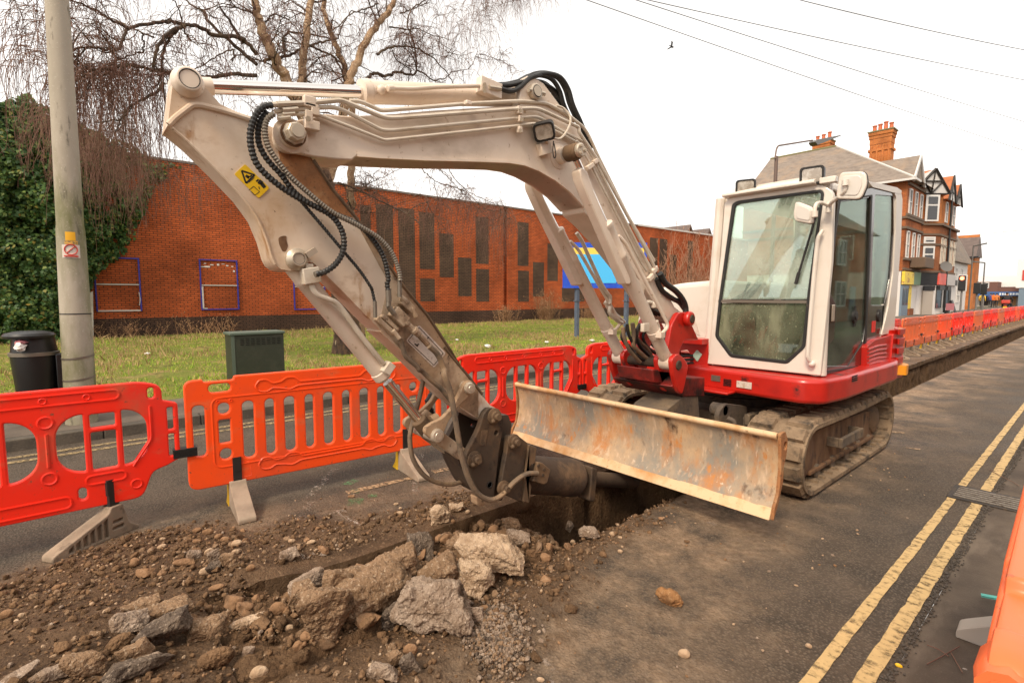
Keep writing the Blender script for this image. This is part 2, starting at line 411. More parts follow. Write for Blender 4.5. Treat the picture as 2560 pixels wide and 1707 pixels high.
# kerb, pavements, lawn, ground to the horizon
b=MB(); k=0; y=-8
while y<120:
    L=.91 if y<40 else 6; b.bb(-7.10,-6.96,y+.004,y+L-.004,-.1,.115+.004*math.sin(y*7)); y+=L
tag(b.build('kerb',MATS['kerb_stone'],bev=.012),kind='structure')
b=MB(); b.bb(-8.3,-7.104,-8,120,-.1,.118); tag(b.build('pavement',MATS['pavement']),kind='structure')
b=MB(); b.bb(-9.6,-7.104,38,120,-.1,.124); tag(b.build('pavement_by_shops',MATS['pavement']),kind='structure')
b=MB(); xs2=steps(-.47,3.5,.1)+[3.5]; ys2=steps(-6,8,.1)+steps(8,170,4)+[170]
for y in ys2:
    for x in xs2: b.v.append((x,y,.006*fbm(x*1.5,y*1.5)+.004*sm(-.4,-.3,x)))
for j in range(len(ys2)-1):
    for i in range(len(xs2)-1): n_=len(xs2); b.f.append((j*n_+i,j*n_+i+1,(j+1)*n_+i+1,(j+1)*n_+i)); b.mi.append(0)
tag(b.build('pavement_channel',MATS['channel'],ang=60),kind='structure')
def lawn_z(x,y): return .10+.05*fbm(x*.5,y*.5)+.02*fbm(x*2.2,y*2.2)+.07*sm(-13,-21,x)
b=MB(); xs3=steps(-23,-8.3,.2)+[-8.3]; ys3=steps(-9,36,.25)+[36]
for y in ys3:
    for x in xs3: b.v.append((x,y,lawn_z(x,y) if x<-8.35 else .112))
n_=len(xs3)
for j in range(len(ys3)-1):
    for i in range(n_-1): b.f.append((j*n_+i,j*n_+i+1,(j+1)*n_+i+1,(j+1)*n_+i)); b.mi.append(0)
tag(b.build('lawn',MATS['lawn_earth'],ang=60),kind='structure')
b=MB()
for x0,x1,y0,y1 in ((-700,-23,-500,900),(3.5,700,-500,900),(-23,3.5,170,900),(-23,3.5,-500,-9),(-23,-6.96,36,170)): b.quad((x0,y0,-.03),(x1,y0,-.03),(x1,y1,-.03),(x0,y1,-.03))
tag(b.build('ground',MATS['far_ground']),kind='structure')
# road markings: worn yellow lines
def paint(name,col,lo,hi,sc=26):
    m=bpy.data.materials.new(name); m.use_nodes=True; n=m.node_tree.nodes; l=m.node_tree.links; p=n['Principled BSDF']; p.inputs['Roughness'].default_value=.8
    tc=n.new('ShaderNodeTexCoord'); t=n.new('ShaderNodeTexNoise'); t.inputs['Scale'].default_value=sc; t.inputs['Detail'].default_value=8; t.inputs['Roughness'].default_value=.7; l.new(tc.outputs['Object'],t.inputs['Vector'])
    mp=n.new('ShaderNodeMapping'); mp.inputs['Scale'].default_value=(.25,1,1); l.new(tc.outputs['Object'],mp.inputs[0])
    t2=n.new('ShaderNodeTexNoise'); t2.inputs['Scale'].default_value=34; t2.inputs['Detail'].default_value=4; l.new(mp.outputs[0],t2.inputs['Vector'])
    ad=n.new('ShaderNodeMath'); ad.operation='MULTIPLY_ADD'; ad.inputs[1].default_value=.38; l.new(t2.outputs[0],ad.inputs[0])
    m2=n.new('ShaderNodeMath'); m2.operation='MULTIPLY'; m2.inputs[1].default_value=.62; l.new(t.outputs[0],m2.inputs[0]); l.new(m2.outputs[0],ad.inputs[2])
    r=n.new('ShaderNodeMapRange'); r.inputs[1].default_value=lo; r.inputs[2].default_value=hi; r.inputs[3].default_value=.28 if name=='yellow_paint' else 0; l.new(ad.outputs[0],r.inputs[0]); l.new(r.outputs[0],p.inputs['Alpha'])
    mx=n.new('ShaderNodeMixRGB'); l.new(t.outputs[0],mx.inputs[0]); mx.inputs[1].default_value=(*[c*.72 for c in col],1); mx.inputs[2].default_value=(*[min(1,c*1.25) for c in col],1); l.new(mx.outputs[0],p.inputs['Base Color'])
    bp=n.new('ShaderNodeBump'); bp.inputs['Strength'].default_value=.5; bp.inputs['Distance'].default_value=.004; l.new(t2.outputs[0],bp.inputs['Height']); l.new(bp.outputs[0],p.inputs['Normal'])
    MATS[name]=m
paint('yellow_paint',(.50,.34,.15),.38,.50)
paint('old_yellow_paint',(.30,.21,.10),.36,.56)
paint('tan_paint',(.38,.25,.14),.42,.56)
paint('white_spray',(.45,.36,.29),.50,.72,40)
paint('green_spray',(.1,.24,.09),.44,.72,60)
def strip(b,x0,x1,y0,y1,st,z=.006):
    y=y0; prev=None; rows=[]
    while y<=y1+1e-6:
        e=.005*fbm(y*9,x0*3); e2=.005*fbm(y*9,x1*7+5); rows.append(((x0+e,y,road_z(x0,y)+z),(x1+e2,y,road_z(x1,y)+z))); y+=st
    o=len(b.v)
    for p,q in rows: b.v+= [p,q]
    for i in range(len(rows)-1): b.f.append((o+2*i,o+2*i+1,o+2*i+3,o+2*i+2)); b.mi.append(0)
LX=[at('B8',q,1568,Z=0).x for q in (232,352,548,690)]
b=MB()
for x0,x1 in ((LX[0],LX[1]),(LX[2],min(LX[3],-.475))):
    strip(b,x0,x1,-3,4.98,.06); strip(b,x0,x1,5.37,12,.06); strip(b,x0,x1,12,150,2)
tag(b.build('road_marking_double_yellow',MATS['yellow_paint']),kind='structure')
b=MB()
for x0,x1 in ((-6.72,-6.64),(-6.53,-6.45)): strip(b,x0,x1,-6,60,.25)
tag(b.build('road_marking_kerb_yellow',MATS['old_yellow_paint']),kind='structure')
def ribbon(b,pts,w,z=.006):
    P=[Vector((p.x,p.y,0)) for p in pts]; P=resample(spline(P,6),.04); o=len(b.v)
    for i,p in enumerate(P):
        t=(P[min(i+1,len(P)-1)]-P[max(i-1,0)]).normalized(); q=Vector((-t.y,t.x,0))*w/2*(1+.5*fbm(p.x*9,p.y*9))
        for s in (p-q,p+q): b.v.append((s.x,s.y,road_z(s.x,s.y)+z))
    for i in range(len(P)-1): b.f.append((o+2*i,o+2*i+1,o+2*i+3,o+2*i+2)); b.mi.append(0)
G=lambda c,*p:[at(c,x,y,Z=.0) for x,y in p]
b=MB(); ribbon(b,G('D2',(1395,1252),(1650,1190),(1920,1128)),.07); ribbon(b,G('D2',(2100,1080),(2280,1042)),.07); ribbon(b,G('B2',(1765,935),(1920,955)),.04); ribbon(b,G('B8',(780,72),(860,78)),.05)
tag(b.build('road_marking_centre_dash',MATS['tan_paint']),kind='structure')
b=MB(); ribbon(b,G('D2',(1310,1045),(1200,1160),(1080,1300)),.06); ribbon(b,G('D2',(2010,920),(1950,1150),(1965,1270)),.05); ribbon(b,G('D2',(1090,1330),(1010,1510)),.06); ribbon(b,G('D2',(1310,1400),(1420,1480),(1460,1550)),.08)
ribbon(b,G('B7',(100,610),(340,560)),.05); ribbon(b,G('B7',(1930,1330),(2050,1500)),.05); ribbon(b,G('B1',(1640,1270),(1700,1300)),.06)
tag(b.build('road_marking_white_spray',MATS['white_spray']),kind='structure')
b=MB(); ribbon(b,G('D2',(1400,1160),(1460,1170)),.13); ribbon(b,G('D2',(1430,1240),(1500,1235)),.1); ribbon(b,G('D2',(1400,1330),(1530,1320)),.1); ribbon(b,G('D2',(1570,1280),(1640,1270)),.07)
tag(b.build('road_marking_green_spray',MATS['green_spray']),kind='structure')
# seam of broken asphalt beside the lines
M('crumb',(.085,.068,.054),.95,bump=(200,.8,.01))
b=MB(); rs=random.Random(3)
for i in range(1900):
    y=rs.uniform(.9,9) if i<1700 else rs.uniform(9,16); x=-.475+rs.gauss(0,.013); s=rs.uniform(.002,.005)
    b.box((x,y,.004+s*.3),(s*2,s*2,s*1.4),Matrix.Rotation(rs.uniform(0,6),3,'Z')@Matrix.Rotation(rs.uniform(-.5,.5),3,'X'))
tag(b.build('asphalt_crumbs',MATS['crumb'],smooth=False),'line of loose black asphalt crumbs along the seam of the channel','asphalt crumbs',kind='stuff')
# drain grating
M('cast_iron',(.06,.05,.042),.7,.6,layers=[((.14,.09,.05),30,.5,.7)],bump=(90,.4,.003))
M('bright_iron',(.30,.25,.2),.55,.7,layers=[((.12,.08,.05),40,.5,.7)])
M('opening_shade',(.004,.004,.004),1)  # flat black for openings, their inner shade put into the colour
g=thing('drain_grating',(-.46,5.18,.0),'iron slotted drain grating across the double yellow lines','drain grating')
b=MB(); x0,x1,y0,y1=-.712,-.06,4.99,5.36
b.bb(x0,x1,y0,y0+.03,-.02,.012); b.bb(x0,x1,y1-.03,y1,-.02,.012); b.bb(x0,x0+.03,y0+.032,y1-.032,-.02,.012); b.bb(x1-.03,x1,y0+.032,y1-.032,-.02,.012); b.build('frame',MATS['cast_iron'],g)
b=MB(); b.quad((x0+.03,y0+.03,.0072),(x1-.03,y0+.03,.0072),(x1-.03,y1-.03,.0072),(x0+.03,y1-.03,.0072)); b.build('pit_shade',MATS['opening_shade'],g)  # flat black sheet painted as the dark under the bars
b=MB()
for k in range(6): yy=y0+.062+k*.05; b.bb(x0+.032,x1-.032,yy-.009,yy+.009,.0085,.0155)
b.build('bars',MATS['bright_iron'],g)
# ------------------------------------------------------------------ excavator
DIRT=(.20,.11,.05)
M('white_paint',(.74,.62,.51),.42,layers=[((.60,.47,.35),2.2,.48,.75),((.36,.22,.11),26,.63,.72),((.34,.24,.15),1.1,.56,.80,(1,1,2)),((.10,.06,.035),60,.70,.75)],bump=(5,.05,.01),coat=.15)
M('clean_white',(.70,.63,.55),.4,layers=[((.58,.48,.38),3,.5,.8),((.30,.2,.12),45,.70,.76)],coat=.2)
M('arm_paint',(.70,.57,.45),.5,layers=[((.52,.35,.21),2.6,.46,.72),((.38,.20,.09),9,.60,.72,(1,1,.45)),((.36,.21,.11),5,.57,.74,(1,.6,1.2)),((.10,.06,.035),45,.67,.73)],bump=(40,.15,.004))
M('muddy_paint',(.34,.22,.13),.75,layers=[((.52,.40,.28),3.0,.5,.7),((.14,.08,.045),5,.5,.66),((.08,.05,.03),30,.6,.7)],bump=(50,.4,.006))
M('rusty_skin',(.33,.14,.05),.85,layers=[((.46,.26,.12),9,.5,.7),((.17,.075,.03),4,.5,.72),((.14,.065,.03),70,.55,.7)],bump=(70,.5,.005))
M('excavator_red',(.50,.016,.008),.36,layers=[((.34,.012,.008),3,.5,.72),((.25,.08,.045),22,.66,.74),((.03,.015,.012),5,.62,.72)],coat=.25)
M('dark_steel',(.075,.052,.036),.7,.35,layers=[((.16,.095,.05),5,.5,.72),((.03,.022,.018),14,.55,.7)],bump=(60,.3,.004))
M('brown_steel',(.13,.08,.045),.75,.2,layers=[((.21,.125,.065),4,.48,.7),((.05,.035,.025),10,.55,.7)],bump=(70,.4,.004))
M('frame_grey',(.10,.075,.055),.85,layers=[((.21,.145,.085),4,.45,.68),((.04,.03,.025),9,.55,.7)],bump=(30,.4,.008))
M('track_rubber',(.215,.15,.095),.95,layers=[((.33,.235,.15),4,.45,.7),((.07,.055,.042),11,.5,.68),((.06,.05,.04),70,.6,.72)],bump=(60,.7,.008),bump2=(220,.4,.003),spec=.2)
M('rust_frame',(.15,.075,.035),.9,layers=[((.26,.15,.075),6,.45,.7,(1,1,.4)),((.05,.03,.02),12,.5,.68,(1,1,.5))],bump=(50,.5,.008))
M('chrome',(.82,.78,.74),.09,1.)
M('pin_steel',(.55,.47,.37),.4,.5,layers=[((.3,.2,.12),30,.6,.75)])
M('black_rubber',(.018,.017,.016),.55,layers=[((.09,.07,.05),12,.6,.75)])
M('hose_grey',(.20,.17,.135),.45,.5)
M('dusty_hose',(.15,.105,.07),.8,layers=[((.28,.18,.10),7,.45,.7),((.05,.04,.03),12,.55,.72)])
M('black_plastic',(.02,.018,.017),.5)
M('lamp_glass',(.42,.36,.30),.08,.4,layers=[((.8,.74,.66),18,.45,.7)],spec=.8)
M('decal_yellow',(.80,.50,.01),.5)
M('decal_black',(.015,.013,.01),.6)
M('decal_white',(.62,.52,.45),.6,layers=[((.42,.30,.2),25,.5,.7),((.3,.2,.15),70,.6,.7)])
def blade_mat():
    M('blade_steel',(.25,.225,.185),.6,.15,layers=[((.52,.35,.20),2.3,.42,.62,(1,1,.8),9),((.46,.20,.07),4.6,.53,.66,(1,1,.45),12),((.085,.045,.025),3.4,.60,.68,(1.3,1,.8),12),((.30,.19,.11),55,.55,.75,(1,1,.5)),((.56,.41,.28),26,.56,.70,(1,1,.22),8),((.50,.21,.06),17,.60,.68,(.8,1,.35),8),((.66,.54,.42),48,.64,.72,(.9,1,.13),6)],bump=(25,.25,.006),spec=.4)
blade_mat()
M('blade_edge',(.66,.46,.27),.6,.2,layers=[((.52,.27,.10),5,.45,.66),((.30,.18,.09),30,.6,.72)],bump=(60,.3,.004))
BX=-2.42
EX=thing('excavator',(BX,5.1,0),'cream and red tracked excavator with rusty dozer blade, arm reaching down over the trench','excavator')
# ---- tracks
def track(xo,xi,side):
    t=thing('track',(0,0,0),None,None); t.parent=EX; t.location=-BASE['excavator']; 
    y0,y1,z0,z1=4.20,6.07,0.012,.585; r=(z1-z0)/2; zc=(z0+z1)/2
    path=[]
    N=150; per=2*(y1-y0)+2*math.pi*r
    def pos(s,off=0):
        s%=per; rr=r-off
        if s<y1-y0: return (y1-s, z1-off-.012*math.sin(math.pi*s/(y1-y0)), 0,1)
        s-=y1-y0
        if s<math.pi*r: a=math.pi/2+s/r; return (y0+rr*math.cos(a),zc+rr*math.sin(a),math.cos(a),math.sin(a))
        s-=math.pi*r
        if s<y1-y0: return (y0+s,z0+off,0,-1)
        s-=y1-y0; a=-math.pi/2+s/r; return (y1+rr*math.cos(a),zc+rr*math.sin(a),math.cos(a),math.sin(a))
    b=MB(); n=N
    xa,xb=min(xo,xi),max(xo,xi)
    sec=[(xa+.005,0),(xa,.03),(xa+.01,.055),(xb-.01,.055),(xb,.03),(xb-.005,0)]
    sec=[(xa,.018),(xb,.018),(xb,.05),(xb-.04,.062),(xa+.04,.062),(xa,.05)]
    for i in range(n):
        for x,o in sec: q=pos(per*i/n,o); b.v.append((x,q[0],q[1]))
    k=len(sec)
    for i in range(n):
        for j in range(k):
            b.f.append((i*k+j,i*k+(j+1)%k,((i+1)%n)*k+(j+1)%k,((i+1)%n)*k+j)); b.mi.append(0)
    nl=36; xm=(xa+xb)/2; pitch=per/nl
    for i in range(nl):
        for h,(u0,u1) in enumerate(((xa+.012,xm-.03),(xm+.03,xb-.012))):
            s=(i+.5*h)*pitch; half=pitch*.38; vs=[]
            for ss,o in ((s-half,.02),(s+half,.02),(s+half*.8,-.013),(s-half*.8,-.013)):
                q=pos(ss,o); vs.append((q[0],q[1]))
            tp=.03
            V=[(u0,vs[0][0],vs[0][1]),(u0,vs[1][0],vs[1][1]),(u0+tp*.4,vs[2][0],vs[2][1]),(u0+tp*.4,vs[3][0],vs[3][1]),(u1,vs[0][0],vs[0][1]),(u1,vs[1][0],vs[1][1]),(u1-tp*.4,vs[2][0],vs[2][1]),(u1-tp*.4,vs[3][0],vs[3][1])]
            b.add(V,[(0,1,2,3),(7,6,5,4),(0,4,5,1),(1,5,6,2),(2,6,7,3),(3,7,4,0)])
    for i in range(nl):   # inner guide ribs seen on the lower run
        q=pos(i*pitch,.068); b.box((xm,q[0],q[1]),(xb-xa-.06,.02,.02))
    b.build('track_belt',MATS['track_rubber'],t,ang=30)
    s=1 if side>0 else -1; xf=xo-s*.05
    b=MB(); prof=rpoly([(4.12,.20),(4.32,.12),(5.95,.12),(6.12,.22),(6.05,.40),(5.2,.44),(4.3,.46),(4.1,.36)],.05)
    b.prism(prof,'x',xf-s*.05,xf-s*.30)
    b.prism([(4.3,.13),(5.95,.13),(5.95,.165),(4.3,.165)],'x',xf-s*.02,xf-s*.05)
    b.build('track_frame',MATS['rust_frame'],t,bev=.008)
    b=MB()
    for y in (4.5,4.85,5.2,5.55,5.85): b.cyl((xf-s*.03,y,.12),(xf-s*.32,y,.12),.062,18,bev=.01)
    b.cyl((xf-s*.08,5.0,.47),(xf-s*.25,5.0,.47),.045,14)
    b.pieces('roller',MATS['frame_grey'],t)
    b=MB(); b.rev((xf-s*.03,4.25,.30),(-s,0,0),[(0,.06),(.01,.16),(.03,.2),(.06,.205),(.2,.205),(.24,.12)],30); b.build('idler',MATS['rust_frame'],t)
    b=MB(); b.rev((xf-s*.02,6.02,.30),(-s,0,0),[(0,.08),(.015,.125),(.05,.15),(.08,.215),(.12,.215),(.2,.15)],30); b.build('drive_sprocket',MATS['brown_steel'],t)
    if side>0:
        b=MB(); yA=at('B2',1150,880,X=-1.38); yB=at('B2',1390,780,X=-1.38)
        za,zb=.335,.345; ya,yb=4.72,5.28
        b.bb(-1.375,-1.345,ya,yb,za-.05,za+.03); b.bb(-1.48,-1.375,ya,ya+.025,za-.05,za+.03); b.bb(-1.48,-1.375,yb-.025,yb,za-.05,za+.03)
        b.build('step_bracket',MATS['frame_grey'],t,bev=.006)
    return t
track(-1.36,-1.81,1); track(-3.48,-3.03,-1)
# ---- undercarriage
b=MB()
b.prism(rpoly([(-1.78,4.45),(-2.0,4.30),(-2.84,4.30),(-3.06,4.45),(-3.06,5.8),(-1.78,5.8)],.06),'z',.22,.50)
b.prism([(4.28,.22),(4.28,.46),(4.0,.42),(3.92,.34),(3.92,.24)],'x',-2.78,-2.72); b.prism([(4.28,.22),(4.28,.46),(4.0,.42),(3.92,.34),(3.92,.24)],'x',-2.12,-2.06)
for x in (-1.83,-3.01):
    for y in (4.6,5.4): b.bb(x-.16,x+.16,y,y+.3,.2,.44)
b.bb(-1.95,-1.90,4.26,5.8,.44,.54); b.bb(-2.94,-2.89,4.26,5.8,.44,.54)
for x in (-2.02,-2.12,-2.7,-2.82): b.bb(x-.012,x+.012,4.262,4.298,.24,.49)
b.build('undercarriage_frame',MATS['frame_grey'],EX,bev=.012)
b=MB(); b.rev((BX,5.1,.48),(0,0,1),[(0,.50),(.05,.52),(.10,.52),(.102,.46),(.2,.46)],40); b.build('slew_ring',MATS['dark_steel'],EX)
b=MB()
for x in (-2.75,-2.09): b.prism(rpoly([(3.27,.30),(3.27,.50),(4.05,.44),(4.1,.30),(4.0,.26)],.03),'x',x-.06,x+.06)

cv=[at('B1',x,y,X=-2.15) for x,y in ((1290,390),(1470,262),(1600,280),(1565,400))]
b.prism(rpoly([(3.30,.50),(3.42,cv[0].z),(cv[1].y,cv[1].z),(cv[1].y+.16,cv[1].z-.02),(cv[1].y+.2,.55),(3.9,.46)],.02),'x',-2.46,-2.15)
b.prism(rpoly([(3.95,.30),(3.88,.60),(4.0,.66),(4.4,.58),(4.4,.34)],.05),'x',-2.02,-1.98)
b.cyl((-2.10,4.0,.60),(-1.98,4.0,.60),.055,20,bev=.01)
b.tube(spline([(-1.9,3.95,.35),(-1.88,3.95,.52),(-1.93,3.93,.56)],6),.02,8)
b.cyl((-2.6,3.32,.46),(-2.2,3.32,.46),.05)
b.build('blade_arms',MATS['frame_grey'],EX,bev=.01)
# ---- dozer blade: curved mouldboard
bt=thing('dozer_blade',(0,0,0),None,None); bt.parent=EX; bt.location=-BASE['excavator']
XL,XR=-3.63,-1.245
pf=[(3.165,.69),(3.182,.665),(3.20,.62),(3.212,.55),(3.215,.47),(3.205,.39),(3.18,.32),(3.15,.265),(3.14,.25)]
bk=[(y+.035,z) for y,z in pf]
b=MB(); poly=pf+bk[::-1]; xsB=[XL+(XR-XL)*i/24 for i in range(25)]
for x in xsB:
    for y,z in poly: b.v.append((x,y+.004*fbm(x*2,z*4),z))
k=len(poly)
for i in range(24):
    for j in range(k): b.f.append((i*k+j,i*k+(j+1)%k,(i+1)*k+(j+1)%k,(i+1)*k+j)); b.mi.append(0)
b.f.append(tuple(range(k-1,-1,-1))); b.f.append(tuple(24*k+j for j in range(k))); b.mi+=[0,0]
b.build('mouldboard',MATS['blade_steel'],bt,ang=50)
b=MB(); b.prism([(3.143,.255),(3.105,.188),(3.128,.183),(3.172,.262)],'x',XL,XR); b.build('cutting_edge',MATS['blade_edge'],bt,bev=.004)
b=MB(); b.tube([(XL,3.175,.692),(XR,3.175,.692)],.021,12); b.build('top_rail',MATS['blade_edge'],bt)
b=MB()
for x in (XL-.022,XR+.002):
    b.mesh(plate(rpoly([(3.165,.71),(3.235,.715),(3.275,.66),(3.27,.57),(3.235,.50),(3.235,.40),(3.19,.30),(3.12,.185),(3.125,.26),(3.18,.34),(3.195,.47),(3.185,.6)],.012),[circ(3.243,.625,.026,14)],'x',x,x+.02,.003))
b.pieces('end_plate',MATS['rusty_skin'],bt)
# ---- red swing bracket and house
PV=at('A6',1050,670,X=-2.28); PY,PZ=PV.y,PV.z
b=MB()
for x0,x1 in ((-2.30,-2.255),(-2.585,-2.54)):
    b.prism(rpoly(yz(-2.28,('A6',(930,720),(985,618),(1060,612),(1085,680),(1120,760),(1160,850),(1040,850),(1000,930),(990,1080),(950,1170),(900,1150),(880,1010),(905,870))),[.03,.03,.03,.03,0,0,.02,.03,.03,.02,.02,.02,.02]),'x',x0,x1)
b.cyl((-2.255,PY,PZ),(-2.20,PY,PZ),.062,28,bev=.012); b.cyl((-2.585,PY,PZ),(-2.64,PY,PZ),.062,28,bev=.012)
b.build('swing_bracket',MATS['excavator_red'],EX,bev=.008)
M('greasy_red',(.22,.014,.010),.5,layers=[((.012,.009,.008),5,.38,.62),((.30,.02,.012),9,.6,.75)],bump=(30,.4,.008))
b=MB()
b.prism(yz(-2.42,('A6',(620,1080),(780,1100),(880,1170),(880,1250),(720,1200),(640,1190))),'x',-2.58,-2.24)
b.bb(-2.66,-2.40,3.93,4.33,.70,.78)
b.prism([(3.45,.84),(3.62,.74),(3.95,.70),(3.95,.86),(3.7,.88),(3.55,.90)],'x',-2.70,-2.14)
b.build('bracket_foot',MATS['greasy_red'],EX,bev=.008)
for X in (-2.13,-2.26,-2.58,-2.71):   # ears for the boom cylinders
    b=MB(); b.prism(rpoly([(3.395,1.06),(3.475,1.10),(3.56,1.06),(3.64,.99),(3.60,.86),(3.56,.765),(3.50,.80),(3.43,.93)],.04),'x',X-.02,X+.02); b.build('bracket_ear',MATS['excavator_red'],EX,bev=.008)
b=MB(); b.cyl((-2.21,PY,PZ),(-2.192,PY,PZ),.036,24,bev=.006); b.cyl((-2.10,3.49,1.005),(-2.74,3.49,1.005),.038,24,bev=.006); b.pieces('swing_pin',MATS['dark_steel'],EX)
# house: floor skirt, front block, counterweight
sk=rpoly([(-2.30,4.22),(-1.47,4.14),(-1.335,4.24),(-1.29,4.6),(-1.285,6.0),(-1.40,6.55),(-1.9,6.85),(-2.9,6.85),(-3.4,6.55),(-3.52,6.0),(-3.50,4.75),(-3.3,4.6),(-2.62,4.55),(-2.6,4.3)],.06,6)
b=MB(); b.prism(sk,'z',.715,.905); b.build('house_skirt',MATS['excavator_red'],EX,bev=.03,segs=3)
fb=xz(4.34,('A6',(985,868),(1258,860),(1258,1085),(990,1160))); fh=xz(4.34,('A6',(985,945),(1085,928),(1112,960),(1108,1080),(1085,1108),(985,1120)))
b=MB(); b.mesh(plate(rpoly(fb,.015),[rpoly(fh,.015)],'y',4.34,4.42,.004)); tz=fb[0][1]; b.bb(fb[0][0],fb[1][0],4.24,4.42,tz+.002,tz+.05)
b.build('front_block',MATS['excavator_red'],EX,bev=.006)
b=MB(); b.bb(-2.40,-2.0,4.06,4.26,.715,.735); b.build('front_step',MATS['excavator_red'],EX,bev=.006)
b=MB()
for k in range(5): b.tube(spline([(-2.6,4.1,.85+.03*k),(-2.5,4.3,.84+.035*k),(-2.4,4.5,.86+.03*k)],5),.014,8)
b.build('block_hoses',MATS['black_rubber'],EX)
b=MB(); p=xz(4.335,('A6',(1130,985),(1168,935),(1210,975),(1172,1035))); b.prism(rpoly(p,.008),'y',4.33,4.34); b.build('reflector',M('reflector',(.45,.62,.5),.3),EX)
b=MB(); b.box((-1.92,4.178,.80),(.13,.004,.055),Matrix.Rotation(R(-5.5),3,'Z')); b.build('sticker',MATS['decal_white'],EX)
for sx,ww in ((-2.18,.085),): 
    b=MB(); b.box((sx,4.205,.82),(ww,.006,.05),Matrix.Rotation(R(-5.5),3,'Z')); b.build('side_marker',MATS['hose_grey'],EX)
b=MB()
for k in range(4): b.box((-1.99-.08,4.191,.775+k*.016),(.07,.006,.007),Matrix.Rotation(R(-5.5),3,'Z'))
b.build('vent_slots',MATS['opening_shade'],EX)
# white hood beside the cab and engine cover behind
b=MB()
hp=[(-2.40,.93),(-2.40,1.68),(-2.62,1.685),(-2.95,1.665),(-3.2,1.62),(-3.38,1.52),(-3.48,1.3),(-3.5,.93)]
b.prism(rpoly(hp,.08,6),'y',4.85,6.55); b.build('engine_hood',MATS['clean_white'],EX,bev=.06,segs=4)
b=MB(); p=xz(4.84,('A6',(1150,690),(1190,815),(1085,760)));
q=[(x,z) for x,z in p]
b.prism(q,'y',4.842,4.848); b.build('hood_decal',MATS['decal_white'],EX)
# counterweight with moulded ribs
b=MB(); b.prism(rpoly([(-1.60,6.05),(-1.40,6.2),(-1.37,6.4),(-1.47,6.62),(-1.9,6.85),(-2.9,6.85),(-3.4,6.6),(-3.5,6.05)],.06,6),'z',.92,1.19)
for k in range(4): b.prism(rpoly([(-1.33,6.22),(-1.335,6.45),(-1.44,6.70),(-1.9,6.96),(-2.9,6.96),(-2.9,6.8),(-1.5,6.6),(-1.34,6.2)],.04,5),'z',.86+.095*k,.915+.095*k)
b.build('counterweight',MATS['excavator_red'],EX,bev=.02,segs=3)
b=MB(); b.prism(rpoly([(-1.285,6.35),(-1.30,6.5),(-1.36,6.6),(-1.42,6.5),(-1.36,6.3)],.02),'z',.735,.83); b.build('rear_reflector',M('amber',(.8,.3,.02),.35),EX)
# ---- cab
CY=4.35; SX=-1.43
cab=thing('cab',(0,0,0),None,None); cab.parent=EX; cab.location=-BASE['excavator']
fo=rpoly(xz(CY,('A5',(50,1338),(135,640),(158,330),(185,292),(770,205),(850,250),(835,700),(765,1413))),[.01,0,0,.05,.03,.05,0,.01])
win=rpoly(xz(CY,('A5',(208,330),(240,312),(770,240),(787,262),(700,890),(668,1235),(556,1338),(195,1295),(100,1165),(125,925))),.025)
b=MB(); b.mesh(plate(fo,[win],'y',CY-.012,CY+.035,.008)); b.build('front_frame',MATS['clean_white'],cab)
rub=rpoly(xz(CY,('A5',(208,330),(240,312),(770,240),(787,262),(700,890),(668,1235),(556,1338),(195,1295),(100,1165),(125,925))),.025)
inn=rpoly(xz(CY,('A5',(226,342),(250,328),(760,256),(770,270),(684,890),(650,1228),(546,1318),(205,1278),(116,1160),(141,925))),.022)
b=MB(); b.mesh(plate(rub,[inn],'y',CY-.018,CY+.01,.003)); b.build('windscreen_seal',MATS['black_rubber'],cab)
glass('windscreen_glass',(.82,.97,.87),.22,dirt_haze=[(70,.67,.72,.5,(1,1,1)),(4,.15,.8,.42,(1,1,1))],dirt_haze_col=(.72,.80,.68))  # pale green film: dust plus sky reflection painted into its colour
glass('lower_glass',(.52,.60,.46),.05,dirt_haze=[(80,.64,.70,.7,(1,1,1)),(9,.52,.74,.5,(1,1,.3)),(3,.30,.75,.45,(1,1,1))],dirt_haze_col=(.33,.34,.22))
glass('door_glass',(.93,.96,.90),-.06,dirt_haze=[(3,.3,.8,.14,(1,1,1))],dirt_haze_col=(.5,.55,.45))
zs=at('A5',400,945,Y=CY).z
up=rpoly(xz(CY,('A5',(216,336),(246,320),(764,248),(778,266),(692,930),(133,930))),.02)
lo=rpoly(xz(CY,('A5',(132,955),(690,955),(659,1232),(551,1328),(200,1287),(108,1162))),.02)
b=MB(); b.prism(up,'y',CY+.004,CY+.008); b.build('windscreen',MATS['windscreen_glass'],cab,smooth=False)
b=MB(); b.prism(lo,'y',CY+.004,CY+.008); b.build('lower_windscreen',MATS['lower_glass'],cab,smooth=False)
b=MB(); q=at('A5',120,942,Y=CY); q2=at('A5',690,942,Y=CY); b.bb(q.x,q2.x,CY-.014,CY+.012,zs-.012,zs+.012); b.build('windscreen_bar',MATS['hose_grey'],cab)
# rounded corner pillar on the door side, far pillar, roof, rear
pil=xz(CY,('A5',(835,250),(815,700),(765,1413)))
b=MB(); b.tube([(SX-.045,CY+.06,2.40),(SX-.035,CY+.06,1.9),(SX-.02,CY+.055,.915)],[.055,.06,.06],14)
b.prism([(4.37,.915),(4.375,2.38),(4.43,2.36),(4.40,1.6),(4.42,.915)],'x',SX-.02,SX+.008)
b.tube([(-2.29,CY+.05,2.38),(-2.36,CY+.05,.92)],.045,10)
b.build('front_pillars',MATS['clean_white'],cab,bev=.0)
rear=rpoly(yz(SX,('A5',(1205,222),(1262,248),(1272,300),(1262,570),(1238,900),(1218,1140),(1140,1158),(1182,985),(1214,760),(1228,500),(1232,290))),.02)
b=MB(); b.prism(rear,'x',SX-.05,SX+.012); b.prism(rear,'x',-2.36,-2.31)
b.bb(-2.36,SX,5.97,6.02,.93,1.45)
